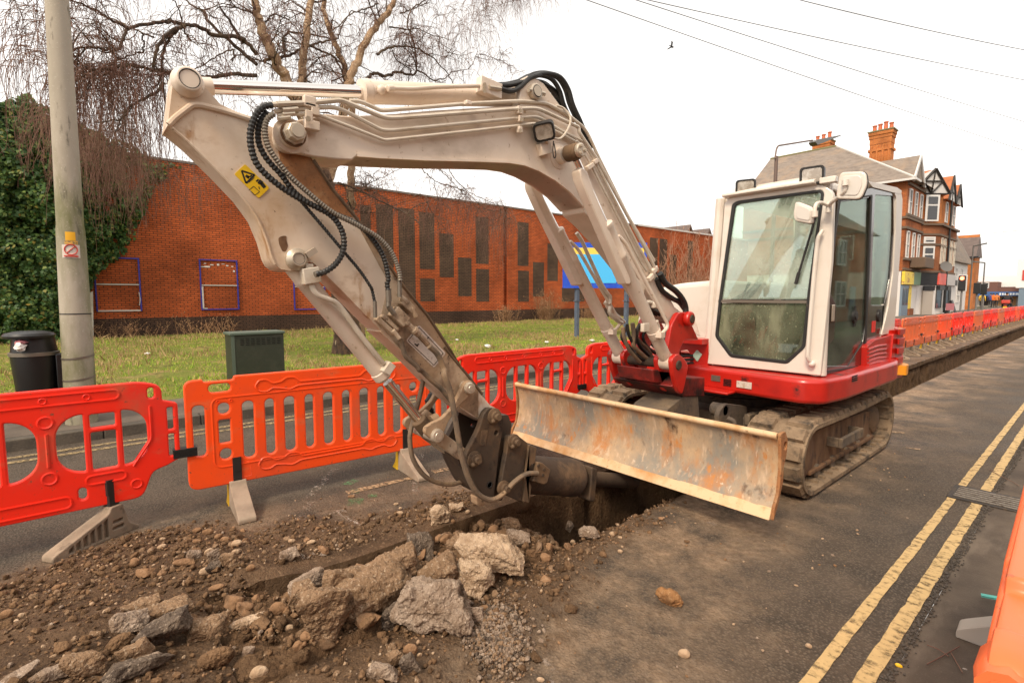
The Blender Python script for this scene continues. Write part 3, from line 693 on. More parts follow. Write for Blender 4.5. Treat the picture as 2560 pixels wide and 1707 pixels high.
b.build('rear_frame',MATS['clean_white'],cab,bev=.012)
b=MB()
b.prism(rpoly([(-2.27,2.345),(-2.28,2.40),(-2.2,2.45),(-1.55,2.455),(-1.46,2.41),(-1.455,2.345)],.02),'y',4.40,6.06)
b.prism(rpoly([(4.27,2.375),(4.27,2.395),(4.42,2.45),(4.42,2.36)],.006),'x',-2.22,-1.50)
b.prism(rpoly(yz(SX,('A5',(1050,186),(1235,226),(1265,246),(1262,268),(1228,262),(1080,224))),.01),'x',SX-.06,SX+.014)
b.build('roof',MATS['clean_white'],cab,bev=.02,segs=3)
# side: dark glossy frame with door glass and quarter light
M('dark_frame',(.028,.016,.011),.18,spec=.6,coat=.4)
so=rpoly(yz(SX,('A5',(880,300),(1080,225),(1225,262),(1228,500),(1214,760),(1182,985),(1140,1158),(1120,1180),(1045,1225),(1035,1365),(775,1408),(790,1000),(830,620))),[.02,.02,.02,0,.02,.02,.02,.02,.02,.02,.02,0,0])
dg=rpoly(yz(SX,('A5',(888,318),(1078,290),(1046,1112),(1030,1205),(938,1352),(795,1352),(802,1240),(850,1178),(862,960),(822,890))),.02)
qg=rpoly(yz(SX,('A5',(1108,272),(1222,280),(1222,520),(1200,800),(1166,968),(1082,968),(1092,620))),.025)
b=MB(); b.mesh(plate(so,[dg,qg],'x',SX-.02,SX,.004)); b.build('door_frame',MATS['dark_frame'],cab)
b=MB(); b.prism(dg,'x',SX-.013,SX-.009); b.build('door_window',MATS['door_glass'],cab,smooth=False)
b=MB(); b.prism(qg,'x',SX-.013,SX-.009); b.build('quarter_window',MATS['door_glass'],cab,smooth=False)
dr=rpoly(yz(SX,('A5',(872,303),(1086,270),(1052,1114),(1040,1360),(780,1398),(794,1000),(830,620))),.02)
dri=rpoly(yz(SX,('A5',(884,312),(1075,283),(1042,1112),(1030,1348),(790,1384),(804,1000),(840,620))),.02)
b=MB(); b.mesh(plate(dr,[dri],'x',SX,SX+.008,.003)); b.build('door_seal',MATS['black_rubber'],cab)
b=MB()
p=yz(SX,('A5',(838,965),(838,1070))); b.bb(SX+.002,SX+.012,p[0][0]-.03,p[0][0]+.03,p[1][1],p[0][1]); b.build('door_handle',MATS['pin_steel'],cab,bev=.005)
p=at('A5',978,1040,X=SX); b=MB(); b.rev((SX-.01,p.y,p.z),(1,0,0),[(0,.055),(.02,.055),(.022,.03),(.03,.03)],14); b.cyl((SX,p.y,p.z-.09),(SX,p.y,p.z+.09),.01); b.build('window_latch',MATS['black_plastic'],cab)
p=at('A5',1097,1105,X=SX); b=MB(); b.bb(SX,SX+.004,p.y-.05,p.y+.05,p.z-.05,p.z+.055); b.build('door_sticker',M('sticker_red',(.7,.03,.02),.5),cab)
p=at('A5',1132,1035,X=SX); b=MB(); b.rev((SX,p.y,p.z),(1,0,0),[(0,.06),(.012,.06),(.014,.045)],20); b.build('fuel_cap',MATS['black_plastic'],cab)
# grab rail on the corner
gr=[at('A5',775,497,Y=4.30),at('A5',745,540,Y=4.27),at('A5',722,760,Y=4.27),at('A5',690,1130,Y=4.27),at('A5',678,1300,Y=4.27),at('A5',706,1338,Y=4.31)]
b=MB(); b.tube(fillet(gr,.06,5),.0145,10); b.ball(gr[-1],.026); b.build('grab_rail',MATS['clean_white'],cab)
# wiper
b=MB(); a=at('A5',705,500,Y=4.32); c=at('A5',604,835,Y=4.32); b.tube([a,c],.009,8); b.tube([at('A5',625,760,Y=4.325),c],.013,8); b.tube([at('A5',700,520,Y=4.325),at('A5',745,350,Y=4.325)],.010,8); b.build('wiper',MATS['black_plastic'],cab)
# work lamps and mirrors
def lamp(parent,c,d,w_,h_,dep,up=(0,0,1)):
    d=Vector(d).normalized(); u=Vector(up); u=(u-d*u.dot(d)).normalized(); r_=u.cross(d); c=Vector(c)
    Mx=Matrix((r_,u,d)).transposed()
    b=MB(); n=[]
    for t,f in ((0,.80),(dep*.3,.97),(dep,1.0),(dep,.84)):
        n.append([c+Mx@Vector((x,y,t-dep)) for x,y in rrect(0,0,w_*f,h_*f,.02*f+.004,3)])
    k=len(n[0])
    for ring in n: b.v+=[tuple(p) for p in ring]
    for i in range(3):
        for j in range(k): b.f.append((i*k+j,i*k+(j+1)%k,(i+1)*k+(j+1)%k,(i+1)*k+j)); b.mi.append(0)
    b.f.append(tuple(range(k-1,-1,-1))); b.mi.append(0)
    wl=thing('work_lamp',(0,0,0),None,None); wl.parent=parent; BASE[wl.name]=Vector(BASE.get(parent.name))
    o=b.build('work_lamp',MATS['black_plastic'],parent); bpy.data.objects.remove(wl)
    b=MB(); ring=[c+Mx@Vector((x,y,-.006)) for x,y in rrect(0,0,w_*.80,h_*.78,.018,3)]; b.add(ring,[tuple(range(len(ring)))]); b.build('lens',MATS['lamp_glass'],o,smooth=False)
    return o
l1=at('C6',448,455,Y=4.30); lamp(cab,l1,(.35,-1,-.12),.155,.115,.085)
l2=at('C6',900,378,Y=4.30); lamp(cab,l2,(.15,-1,-.1),.165,.13,.09)
b=MB(); b.tube([l1+Vector((0,.04,-.03)),l1+Vector((.02,.06,-.09))],.014,8); b.tube([l2+Vector((0,.04,-.04)),l2+Vector((0,.06,-.1))],.014,8)
q=at('C6',1010,410,Y=4.32); b.box((q.x,q.y+.02,q.z),(.11,.06,.045)); b.pieces('lamp_bracket',MATS['clean_white'],cab,bev=.006)
def mirror(c,pts,dy,rad):
    p=xz(c,*pts); b=MB(); o=rpoly(p,rad,5); b.mesh(plate(o,[],'y',c-.012,c+.016,.01)); m_=b.build('mirror',MATS['clean_white'],cab)
    cx=sum(q[0] for q in p)/len(p); cz=sum(q[1] for q in p)/len(p)
    rim=[(cx+(x-cx)*1.04,cz+(z-cz)*1.04) for x,z in o]; b=MB(); b.mesh(plate(rim,[],'y',c+.008,c+.024,.005)); b.build('mirror_rim',MATS['black_rubber'],m_)
    b=MB(); b.mesh(plate([(cx+(x-cx)*.72,cz+(z-cz)*.72) for x,z in o],[],'y',c-.018,c-.008,.005)); b.build('mirror_back',M('mirror_back_%d'%len(MATS),(.62,.57,.51),.35),m_)
mirror(4.16,[('C6',(1095,358),(1272,352),(1283,440),(1240,545),(1072,540),(1072,500))],0,.035)
mirror(4.14,[('C6',(790,565),(815,560),(918,600),(915,705),(890,711),(785,690),(778,640))],0,.03)
b=MB()
b.tube(fillet([at('C6',1130,420,Y=4.13),at('C6',1130,490,Y=4.13),at('C6',1040,560,Y=4.22),at('C6',1015,590,Y=4.28)],.05,5),.013,9)
b.tube(fillet([at('C6',1015,585,Y=4.27),at('C6',960,562,Y=4.2),at('C6',925,575,Y=4.11),at('C6',920,660,Y=4.11)],.04,5),.013,9)
b.cyl(at('C6',1018,560,Y=4.28),at('C6',1018,632,Y=4.28),.02); b.cyl(at('C6',1130,410,Y=4.12),at('C6',1130,450,Y=4.12),.02); b.cyl(at('C6',920,625,Y=4.10),at('C6',920,665,Y=4.10),.022)
b.build('mirror_arms',MATS['clean_white'],cab)
# inside the cab: floor, seat, console, levers
M('seat_cloth',(.13,.15,.125),.8); M('console',(.06,.062,.055),.6)
b=MB(); b.bb(-2.32,-1.48,4.42,6.0,.90,.93); b.bb(-2.30,-1.50,5.85,5.96,.93,1.5); b.build('cab_floor',MATS['console'],cab)
b=MB(); b.prism(rpoly([(5.05,1.28),(5.05,1.40),(5.5,1.44),(5.62,2.02),(5.74,2.02),(5.68,1.3)],.05),'x',-2.15,-1.65); b.prism(rpoly([(5.66,2.03),(5.64,2.2),(5.72,2.22),(5.76,2.03)],.03),'x',-2.02,-1.78); b.bb(-2.05,-1.75,5.1,5.6,.93,1.28); b.build('seat',MATS['seat_cloth'],cab,bev=.02)
b=MB(); b.bb(-2.31,-2.14,4.75,5.6,.93,1.46); b.bb(-1.66,-1.52,4.95,5.6,.93,1.42); b.prism([(4.72,1.44),(4.60,1.58),(4.75,1.64),(4.95,1.50)],'x',-2.30,-2.02)
b.tube(spline([(-1.72,4.9,1.35),(-1.72,4.85,1.55),(-1.78,4.8,1.68)],5),.02); b.tube(spline([(-2.1,4.9,1.35),(-2.1,4.85,1.52),(-2.06,4.8,1.62)],5),.02)
for x in (-2.02,-1.9,-1.8,-1.7): b.tube([(x,4.55,.93),(x-.02,4.62,1.45),(x-.02,4.60,1.5)],.012)
b.tube([(-1.55,4.9,1.3),(-1.52,4.55,1.85)],.016); b.bb(-2.12,-1.62,4.5,4.62,.93,.97)
b.build('console',MATS['console'],cab,bev=.01)
b=MB(); b.tube([(-2.27,6.0,1.45),(-2.24,6.0,2.36)],.03); b.tube([(-1.49,6.0,1.45),(-1.49,6.0,2.36)],.03); b.tube([(-1.9,6.0,1.45),(-1.9,6.0,2.34)],.012); b.bb(-2.27,-1.49,5.99,6.02,2.28,2.36); b.build('rear_window_frame',MATS['black_plastic'],cab)
# red panels under the door
pn=rpoly(yz(-1.40,('A5',(1045,1228),(1098,1185),(1217,1152),(1202,1352),(1040,1372))),.02)
b=MB(); b.prism(pn,'x',-1.43,-1.385); b.prism(rpoly(yz(-1.37,('A5',(1225,1150),(1285,1150),(1280,1420),(1190,1450),(1205,1350))),.02),'x',-1.6,-1.37); b.prism(rpoly(yz(-1.41,('A5',(1025,1215),(935,1352),(930,1362),(1030,1362))),.02),'x',-1.46,-1.44); b.build('side_panel',MATS['excavator_red'],EX,bev=.01)
b=MB()
for k in range(5):
    p0=at('A5',1062,1248+k*24,X=-1.384); p1=at('A5',1175,1218+k*26,X=-1.384); b.tube([p0,p0.lerp(p1,.5)+Vector((0,0,.01)),p1],.010,8)
b.build('panel_louvres',MATS['excavator_red'],EX)
p=at('A5',980,1430,X=-1.285); b=MB()
for k in range(3): b.box((-1.286,p.y,p.z+.018*(k-1)),(.008,.12,.008))
b.build('skirt_vents',MATS['opening_shade'],EX)
# ------------------------------------------------------------------ boom, arm, cylinders, hitch, breaker, hoses
XN,XF=-2.32,-2.52
boom=thing('boom_group_root',(0,0,0),None,None); bpy.data.objects.remove(boom)
def arcpx(c,cx,cy,r,a0,a1,n=8): return [(cx+r*math.cos(R(a0+(a1-a0)*k/n)),cy+r*math.sin(R(a0+(a1-a0)*k/n))) for k in range(n+1)]
top=[('A2',*arcpx('A2',850,500,108,200,285,8)),('A2',(1000,372),(1080,352),(1220,365)),('A3',(150,362),(350,352),(600,330),(900,312),(1150,298),(1175,292)),
 ('A3',(1172,240),(1180,180),(1196,120),(1228,104),(1270,112),(1330,152),(1400,245),(1450,312),(1520,392)),('A4',(585,330),(648,452),(720,592),(860,868),(1000,1130),(1180,1440)),('C3',(1870,930),(1935,985),(1950,1040),(1925,1090),(1860,1110))]
bot=[('C3',(1790,1080),(1640,880)),('A4',(1040,1480),(880,1270),(760,1130),(660,1040)),('A3',(1590,968),(1500,868),(1400,790),(1290,727),(1200,692),(1100,676),(900,668),(560,660),(260,645),(105,634),(80,655),(20,652)),('A2',(1150,650),(1000,632),(905,612)),('A2',*arcpx('A2',850,500,108,75,200,9)[:-1])]
bp=yz(XN,*top)+yz(XN,*bot)
b=MB(); b.prism(bp,'x',XN,XF); BOOM=b.build('boom',MATS['white_paint'],EX,bev=.007)
# bottom flange
fl=yz(XN,('A3',(1590,968),(1500,868),(1400,790),(1290,727),(1200,692),(1100,676),(900,668),(560,660),(260,645),(105,634)))
b=MB()
for (y0,z0),(y1,z1) in zip(fl,fl[1:]):
    b.add([(XN+.012,y0,z0),(XN+.012,y1,z1),(XF-.012,y1,z1),(XF-.012,y0,z0),(XN+.012,y0,z0+.012),(XN+.012,y1,z1+.012),(XF-.012,y1,z1+.012),(XF-.012,y0,z0+.012)],[(0,1,2,3),(7,6,5,4),(0,4,5,1),(2,6,7,3)])
b.build('boom_flange',MATS['white_paint'],BOOM)
AP=at('A2',850,500,X=XN)      # boom / arm pin
b=MB(); b.rev((XN-.002,AP.y,AP.z),(1,0,0),[(0,.072),(.014,.072),(.016,.055),(.045,.052)],32); b.build('boom_end_boss',MATS['white_paint'],BOOM)
b=MB(); b.rev((XN+.042,AP.y,AP.z),(1,0,0),[(0,.053),(.004,.053)],28); b.build('rust_ring',MATS['rust_frame'],BOOM)
b=MB(); b.rev((XN+.05,AP.y,AP.z),(1,0,0),[(-.01,.046),(.010,.046),(.012,.038),(.04,.038),(.044,.034)],8); b.cyl((XN+.09,AP.y,AP.z),(XN+.102,AP.y,AP.z),.025,20); b.build('pin_nut',MATS['pin_steel'],BOOM,ang=25)
HP=at('A3',1265,215,X=XN)     # arm cylinder pin in the hump
b=MB(); b.rev((XN-.002,HP.y,HP.z),(1,0,0),[(0,.046),(.03,.046),(.034,.041),(.036,.036),(.034,.032),(.04,.03)],26); b.cyl((XN+.02,HP.y-.06,HP.z-.005),(XN+.02,HP.y+.07,HP.z+.005),.014,8); b.build('hump_pin',MATS['pin_steel'],BOOM)
CPn=at('A4',460,600,X=XN)     # boom cylinder boss
b=MB(); b.rev((XN-.002,CPn.y,CPn.z),(1,0,0),[(0,.08),(.008,.078),(.014,.05),(.06,.046)],30); b.rev((XF+.002,CPn.y,CPn.z),(-1,0,0),[(0,.08),(.008,.078),(.014,.05),(.06,.046)],30); b.build('cylinder_boss',MATS['white_paint'],BOOM)
b=MB(); b.prism(rpoly(yz(XN,('C3',(1400,570),(1540,700),(1520,840),(1440,760))),.02),'x',XN,XN+.012); b.build('gusset',MATS['white_paint'],BOOM,bev=.004)
# boom cylinders, each with rod guard
LOW=(3.475,1.025)
def boom_cyl(X,near):
    c=thing('boom_cylinder',(0,0,0),None,None); c.parent=EX; c.location=-BASE['excavator']
    T=Vector((X,CPn.y,CPn.z)); B=Vector((X,*LOW)); d=(B-T).normalized(); L=(B-T).length
    nn=Vector((0,-d.z,d.y));  nn=nn if nn.y<0 else -nn
    j=at('A4',815,1125,X=-2.2); jl=(Vector((X,j.y,j.z))-T).dot(d)
    b=MB(); b.cyl(T+d*.05,T+d*(jl+.05),.022,20); b.build('piston_rod',MATS['chrome'],c)
    b=MB(); b.rev(T+d*jl,d,[(0,.035),(.008,.050),(.03,.051),(.04,.047),(.25,.047),(.255,.049),(.275,.049),(.28,.047),(L-jl-.32,.047),(L-jl-.315,.051),(L-jl-.26,.051),(L-jl-.255,.047),(L-jl-.09,.047),(L-jl-.07,.05),(L-jl-.03,.042)],26)
    b.cyl(B-Vector((.055,0,0)),B+Vector((.055,0,0)),.062,24,bev=.006); b.build('cylinder_barrel',MATS['white_paint'],c)
    b=MB(); s=-1 if near else 1
    b.cyl(T-Vector((.05,0,0)),T+Vector((.045,0,0)),.05,24,bev=.008); b.build('rod_eye',MATS['brown_steel'],c)
    b=MB(); b.cyl((X+.045 if near else X-.045,T.y,T.z),(X+.075 if near else X-.075,T.y,T.z),.042,22,bev=.007)
    for a in range(3): b.cyl((X+(.075 if near else -.075),T.y+.024*math.cos(a*2.1),T.z+.024*math.sin(a*2.1)),(X+(.088 if near else -.088),T.y+.024*math.cos(a*2.1),T.z+.024*math.sin(a*2.1)),.009,6)
    b.build('pin_cap',MATS['pin_steel'],c)
    # guard: channel in front of the rod
    b=MB(); g0=T+d*.10+nn*.035; g1=T+d*(jl+.46)+nn*.062
    gd=(g1-g0).normalized(); gp=[]
    for t,wn,wp in ((0,.012,.02),(.05,.03,.045),(.2,.035,.035),(.75,.035,.03),(.97,.035,.03),(1,.005,.02)):
        q=g0.lerp(g1,t); gp.append((q,wn,wp))
    out=[(q+nn*wn) for q,wn,wp in gp]; inn=[(q-nn*wp) for q,wn,wp in gp][::-1]
    b.prism([(p.y,p.z) for p in out+inn],'x',X-.036,X+.036); b.build('rod_guard',MATS['white_paint'],c,bev=.008)
    b=MB(); q=T+d*(L-.28); b.box(q+Vector((.06,-.02,0)),(.05,.05,.04)); b.tube(fillet([q+Vector((.05,0,0)),q+Vector((.06,.09,.06)),T+d*(jl+.16)+Vector((.03,.095,0)),T+d*(jl+.1)+Vector((.02,.06,0))],.05),.013,8)
    b.build('oil_pipe',MATS['white_paint'],c)
    return c
boom_cyl(-2.20,True); boom_cyl(-2.64,False)
# arm
XA0,XA1=-2.345,-2.505
al=[('A2',*arcpx('A2',168,168,88,175,330,9)),('A2',(395,290),(600,385),(760,450),(900,560),(1000,655),(1130,850),(1280,1032),(1480,1320),(1590,1480)),('A7',(1640,740),(1850,1060),(1960,1240)),('A8',(500,210),(700,450),(860,665),(925,700),(945,760),(905,812),(850,815)),
 ('A8',(780,778),(700,735),(635,690),(545,618),(460,540),(260,332),(120,196),(0,92)),('A7',(1190,890),(1000,700),(800,490),(640,335)),('A2',(1090,1400),(1050,1372),(1000,1325),(955,1318),(925,1345),(890,1372),(850,1378),(790,1366),(752,1335),(730,1290),(700,1180),(640,1035),(540,895),(390,735),(200,545),(75,440),(50,428))]
ap=yz(XA0,*al)
b=MB(); b.prism(ap,'x',XA0,XA1); ARM=b.build('arm',MATS['arm_paint'],EX,bev=.006)
ATP=at('A2',178,150,X=XA0); BP=at('A2',888,1303,X=XA0)
b=MB(); b.rev((XA0-.002,ATP.y,ATP.z),(1,0,0),[(0,.056),(.012,.056),(.02,.05),(.03,.045),(.05,.044),(.054,.040),(.055,.034),(.052,.0335),(.052,.01)],34); b.build('arm_end_pin',MATS['white_paint'],ARM)
def groove(x,y,z,r,par):
    b=MB(); b.tube([(x,y+r*math.cos(k*math.pi/14),z+r*math.sin(k*math.pi/14)) for k in range(28)],.0022,5,closed=True); b.build('pin_groove',MATS['decal_black'],par)
groove(XA0+.0515,ATP.y,ATP.z,.034,ARM); groove(XA0+.044,BP.y,BP.z,.025,ARM); groove(XN+.035,HP.y,HP.z,.032,BOOM)
b=MB(); b.rev((XA0-.002,BP.y,BP.z),(1,0,0),[(0,.048),(.022,.048),(.028,.04),(.045,.033),(.049,.03),(.049,.025),(.046,.0245),(.046,.005)],28); b.box((XA0+.03,BP.y+.055,BP.z+.03),(.03,.05,.025),Matrix.Rotation(R(35),3,'X')); b.build('cylinder_pin',MATS['pin_steel'],ARM)
b=MB(); f=[Vector((XA0+.002,y,z)) for y,z in yz(XA0,('A2',(58,425),(100,380),(210,296),(260,296),(420,335),(600,392)))]; b.tube(fillet(f,.05),.012,8)
f=[Vector((XA0+.001,y,z)) for y,z in yz(XA0,('A2',(75,440),(200,545),(390,735),(540,895),(640,1035),(700,1180),(730,1290),(752,1335)))]; b.tube(fillet(f,.05),.006,6)
f=[Vector((XA0+.001,y,z)) for y,z in yz(XA0,('A2',(1000,655),(1130,850),(1280,1032),(1480,1320),(1590,1480)),('A7',(1640,740),(1850,1060),(1960,1240)),('A8',(500,210),(700,450),(800,580)))]; q=MB(); q.tube(f,.009,6); q.build('arm_edge',MATS['brown_steel'],ARM)
b.build('arm_flange',MATS['arm_paint'],ARM)
b=MB(); b.prism(yz(XA0,('A2',(745,470),(985,640),(1120,850),(1260,1030),(1120,985),(960,860),(860,780),(790,680))),'x',XA0,XA0+.0025); b.build('rust_patch',MATS['rusty_skin'],ARM)
b=MB(); b.prism(yz(XA0,('A2',(1275,1050),(1380,1180),(1480,1325)),('A7',(1640,745),(1850,1065),(1955,1240)),('A8',(500,215),(690,450),(770,560),(770,770),(640,685),(545,612),(460,535),(262,325),(130,195)),('A7',(1230,900),(1180,760),(1260,420))),'x',XA0,XA0+.0018); b.build('muddy_lower_arm',MATS['muddy_paint'],ARM)
b=MB(); b.mesh(plate(rpoly(yz(XA0,('A2',(828,1150),(805,1148),(772,1160),(778,1205),(800,1252),(822,1252),(838,1215),(825,1180))),.01),[],'x',XA0-.001,XA0+.0015,.0005)); b.build('lifting_hole',MATS['rust_frame'],ARM)
# warning label
def onarm(*p,dx=.003): return [(y,z) for y,z in yz(XA0+dx,('A2',*p))]
b=MB(); b.prism(rpoly(onarm((556,680),(716,836),(645,904),(485,746)),.008),'x',XA0,XA0+.003); W=b.build('warning_label',MATS['decal_yellow'],ARM)
b=MB(); 
def bar(p,q,wd,dx=.0035):
    a,c=[Vector((XA0+dx,*v)) for v in onarm(p,q)]; t=(c-a).normalized(); s=Vector((0,-t.z,t.y))*wd/2; b.quad(a-s,c-s,c+s,a+s)
tri=[(533,724),(618,752),(562,806)]
for i in range(3): bar(tri[i],tri[(i+1)%3],.007)
bar((560,755),(582,770),.012); bar((572,770),(600,755),.005)
bar((632,784),(640,792),.014); bar((645,790),(668,806),.016); bar((664,800),(690,832),.008); bar((656,808),(680,838),.008); bar((650,812),(640,800),.006); bar((645,828),(650,845),.004)
for p,q in (((580,852),(612,826)),((612,826),(650,862)),((650,862),(620,884)),((620,884),(592,858)),((580,800),(615,770))): bar(p,q,.0025)
b.build('label_symbols',MATS['decal_black'],W,smooth=False)
b=MB(); q=[(y,z) for y,z in yz(XA0+.003,('A7',(1430,985),(1560,830),(1822,1108),(1705,1252)))]; b.prism(rpoly(q,.012),'x',XA0+.0019,XA0+.0035); LB=b.build('worn_label',MATS['decal_white'],ARM)
b=MB(); pts=[Vector((XA0+.0045,y,z)) for y,z in yz(XA0+.0045,('A7',(1450,985),(1560,855),(1795,1108),(1705,1225),(1450,985)))]; 
for p_,q_ in zip(pts,pts[1:]): b.tube([p_,q_],.0016,4)
pts=yz(XA0+.0045,('A7',(1515,1015),(1545,1040)),('A7',(1528,1035),(1558,1018)),('A7',(1640,965),(1655,950)))
for i in range(0,6,2): b.tube([Vector((XA0+.0045,*pts[i])),Vector((XA0+.0045,*pts[i+1]))],.003,4)
b.build('label_border',MATS['decal_black'],LB)
# arm cylinder along the top
cx=BX; A_=Vector((cx,ATP.y,ATP.z+.012)); H_=Vector((cx,HP.y,HP.z)); d=(H_-A_).normalized(); L=(H_-A_).length
jj=at('A2',1345,215,X=-2.37); jl=(Vector((cx,jj.y,jj.z))-A_).dot(d)
AC=thing('arm_cylinder',(0,0,0),None,None); AC.parent=EX; AC.location=-BASE['excavator']
b=MB(); b.cyl(A_+d*.1,A_+d*(jl+.03),.029,24); b.build('piston_rod',MATS['chrome'],AC)
b=MB(); b.cyl(A_+d*.04,A_+d*.10,.034,20); b.cyl(A_-Vector((.05,0,0)),A_+Vector((.05,0,0)),.048,22); b.build('rod_eye',MATS['white_paint'],AC)
b=MB(); b.rev(A_+d*jl,d,[(0,.04),(.004,.058),(.04,.061),(.045,.056),(.12,.055),(L-jl-.16,.055),(L-jl-.155,.058),(L-jl-.09,.058),(L-jl-.06,.045)],28)
b.build('cylinder_barrel',MATS['white_paint'],AC)
b=MB(); P=lambda c,x,y,X:at(c,x,y,X=X)
q=[P('A3',285,188,-2.36),P('A3',350,186,-2.335),P('A3',480,190,-2.33),P('A3',620,178,-2.33),P('A3',910,170,-2.33)]; b.tube(fillet(q,.04),.012,8)
q0=P('A3',975,188,-2.34); b.box(q0,(.05,.15,.085),Matrix.Rotation(R(-4),3,'X')); b.ball(P('A3',270,195,-2.36),.022); b.cyl(P('A3',310,188,-2.335),P('A3',350,186,-2.335),.017,10)
b.build('cylinder_pipes',MATS['white_paint'],AC,bev=.004)
b=MB()
for y_ in (160,185,205): b.cyl(P('A3',945,y_,-2.318),P('A3',945,y_,-2.30),.010,8)
b.cyl(P('A3',975,178,-2.31),P('A3',1050,190,-2.31),.012,8); b.pieces('block_fitting',MATS['pin_steel'],AC)
# boom pipes
M('pipe_paint',(.62,.54,.44),.38,layers=[((.46,.36,.25),8,.5,.75)],coat=.2)
XP=-2.296
def pipe(name,runs,r,X=XP,mat='pipe_paint',parent=BOOM,fr=.05):
    b=MB(); q=[Vector((X,y,z)) for y,z in yz(X,*runs)]; b.tube(fillet(q,fr,5),r,8); return b.build(name,MATS[mat],parent)
pipe('boom_pipe',[('A2',(700,298),(770,290),(950,285),(1180,262),(1245,288),(1475,382)),('A3',(400,378),(1150,320),(1290,316),(1560,440)),('A4',(620,410),(665,480),(760,620),(1190,1420),(1225,1500))],.0115,X=-2.288)
pipe('boom_pipe',[('A2',(750,338),(800,330),(950,316),(1130,308),(1200,330),(1445,458)),('A3',(330,462),(1150,382),(1290,368),(1450,468),(1590,535)),('A4',(640,455),(730,610),(1170,1470)),('A6',(800,330))],.0100)
pipe('boom_pipe',[('A2',(770,365),(880,352),(1020,352),(1465,525)),('A3',(330,522),(1150,432),(1290,412),(1440,480),(1540,535)),('A4',(600,475),(700,640),(1110,1440),(1150,1500))],.0085)
pipe('boom_pipe',[('A2',(1240,268),(1310,272),(1440,330)),('A3',(300,330),(830,286),(1180,268),(1350,282),(1490,360),(1590,440)),('A4',(690,425),(770,600),(1000,1060),(1210,1420))],.0105,X=-2.312)
def clamp(c,x,y,w_=.045,h_=.05,X=-2.292,rot=0):
    w_*=.72; h_*=.72
    q=at(c,x,y,X=X); b.box(q,(.03,w_,h_),Matrix.Rotation(R(rot),3,'X'))
b=MB()
for c,x,y,w_,h_,rt in (('A3',1168,332,.05,.06,0),('A3',1175,388,.045,.05,0),('A3',1172,458,.04,.05,0),('A4',702,680,.10,.04,32),('A4',745,640,.06,.04,32),('A3',835,283,.05,.03,0),('A2',975,275,.07,.06,0),('A2',975,300,.10,.025,0),('A2',968,372,.045,.07,0),('A2',1010,340,.05,.05,0),('A2',990,430,.09,.055,0),('A4',1210,1490,.10,.05,35),('A6',770,320,.09,.05,35)): clamp(c,x,y,w_,h_,rot=rt)
b.pieces('pipe_clamp',MATS['white_paint'],BOOM,bev=.004)
b=MB()
for c,x,y in (('A3',1178,332),('A3',1188,388),('A3',1178,462),('A2',968,385)): b.cyl(at(c,x,y,X=-2.268),at(c,x,y,X=-2.25),.012,6)
for c,x0,y0,x1,y1,r in (('A2',765,292,850,288,.014),('A2',850,288,930,285,.0125),('A2',800,330,900,322,.012),('A2',800,358,880,352,.010),('A2',770,385,850,375,.010)): b.cyl(at(c,x0,y0,X=-2.285),at(c,x1,y1,X=-2.285),r,8)
b.pieces('pipe_fitting',MATS['pin_steel'],BOOM)
# boom work lamp
bl=at('A4',345,412,X=-2.235); lo_=lamp(EX,bl,(.55,-.62,-.55),.125,.105,.085,up=(-.25,.1,1)); 
b=MB(); q=at('A4',350,540,X=-2.30); b.box(q+Vector((0,.0,.0)),(.04,.09,.07),Matrix.Rotation(R(20),3,'X')); b.cyl(q+Vector((0,.03,.02)),bl+Vector((-.03,.04,-.02)),.012,8); b.build('lamp_bracket',MATS['white_paint'],lo_,base=BASE['excavator'],bev=.004)
b=MB(); b.tube(spline([Vector(bl)+Vector((-.03,.05,0)),at('A4',470,460,X=-2.27),at('A4',540,370,X=-2.27),at('A4',550,290,X=-2.28),at('A4',500,225,X=-2.30),at('A4',440,200,X=-2.31)],8),.007,6); b.build('lamp_cable',MATS['pipe_paint'],BOOM)
b=MB(); b.tube(spline([at('A4',420,480,X=-2.26),at('A4',415,560,X=-2.26),at('A4',425,612,X=-2.26),at('A4',438,590,X=-2.26),at('A4',425,500,X=-2.26)],6),.0035,5); b.build('lamp_lead',MATS['black_rubber'],BOOM)
# hoses
def hose(name,pts,r,mat,parent=EX,ring=None,n=9,sp=8):
    P=spline(pts,sp)
    b=MB()
    if ring:
        P=resample(P,ring/2); b.tube(P,[r if i%2 else r*.74 for i in range(len(P))],n)
    else: b.tube(P,r,n)
    return b.build(name,MATS[mat],parent,ang=40 if not ring else 20)
h=lambda c,*p,X:[at(c,x,y,X=X) for x,y in p]
hose('corrugated_hose',h('A2',(735,296),(680,305),(632,350),(600,430),(590,500),(600,590),(640,690),(740,790),(870,882),(1010,955),(1110,1010),(1170,1080),(1200,1160),(1195,1250),(1150,1330),(1080,1382),(1020,1400),X=-2.27),.0145,'black_rubber',ring=.016)
hose('corrugated_hose',h('A2',(700,340),(655,400),(640,480),(650,560),(700,650),(790,750),(880,865),(1000,950),(1150,1010),(1290,1075),(1390,1170),(1460,1290),(1490,1420),X=-2.283)+h('A7',(1245,430),(1256,500),X=-2.288),.0135,'black_rubber',ring=.016)
hose('spring_guarded_hose',h('A2',(745,352),(700,390),(685,460),(705,560),(760,650),(850,760),(960,860),(1120,990),(1300,1085),(1430,1165),(1520,1270),(1560,1380),(1570,1440),X=-2.258),.0125,'hose_grey',ring=.012)
hose('corrugated_hose',h('A2',(800,740),(860,850),(940,945),(1060,1085),(1190,1240),(1300,1370),(1375,1480),X=-2.285)+h('A7',(1100,500),(1125,610),X=-2.295),.0085,'black_rubber',ring=.014)
b=MB()
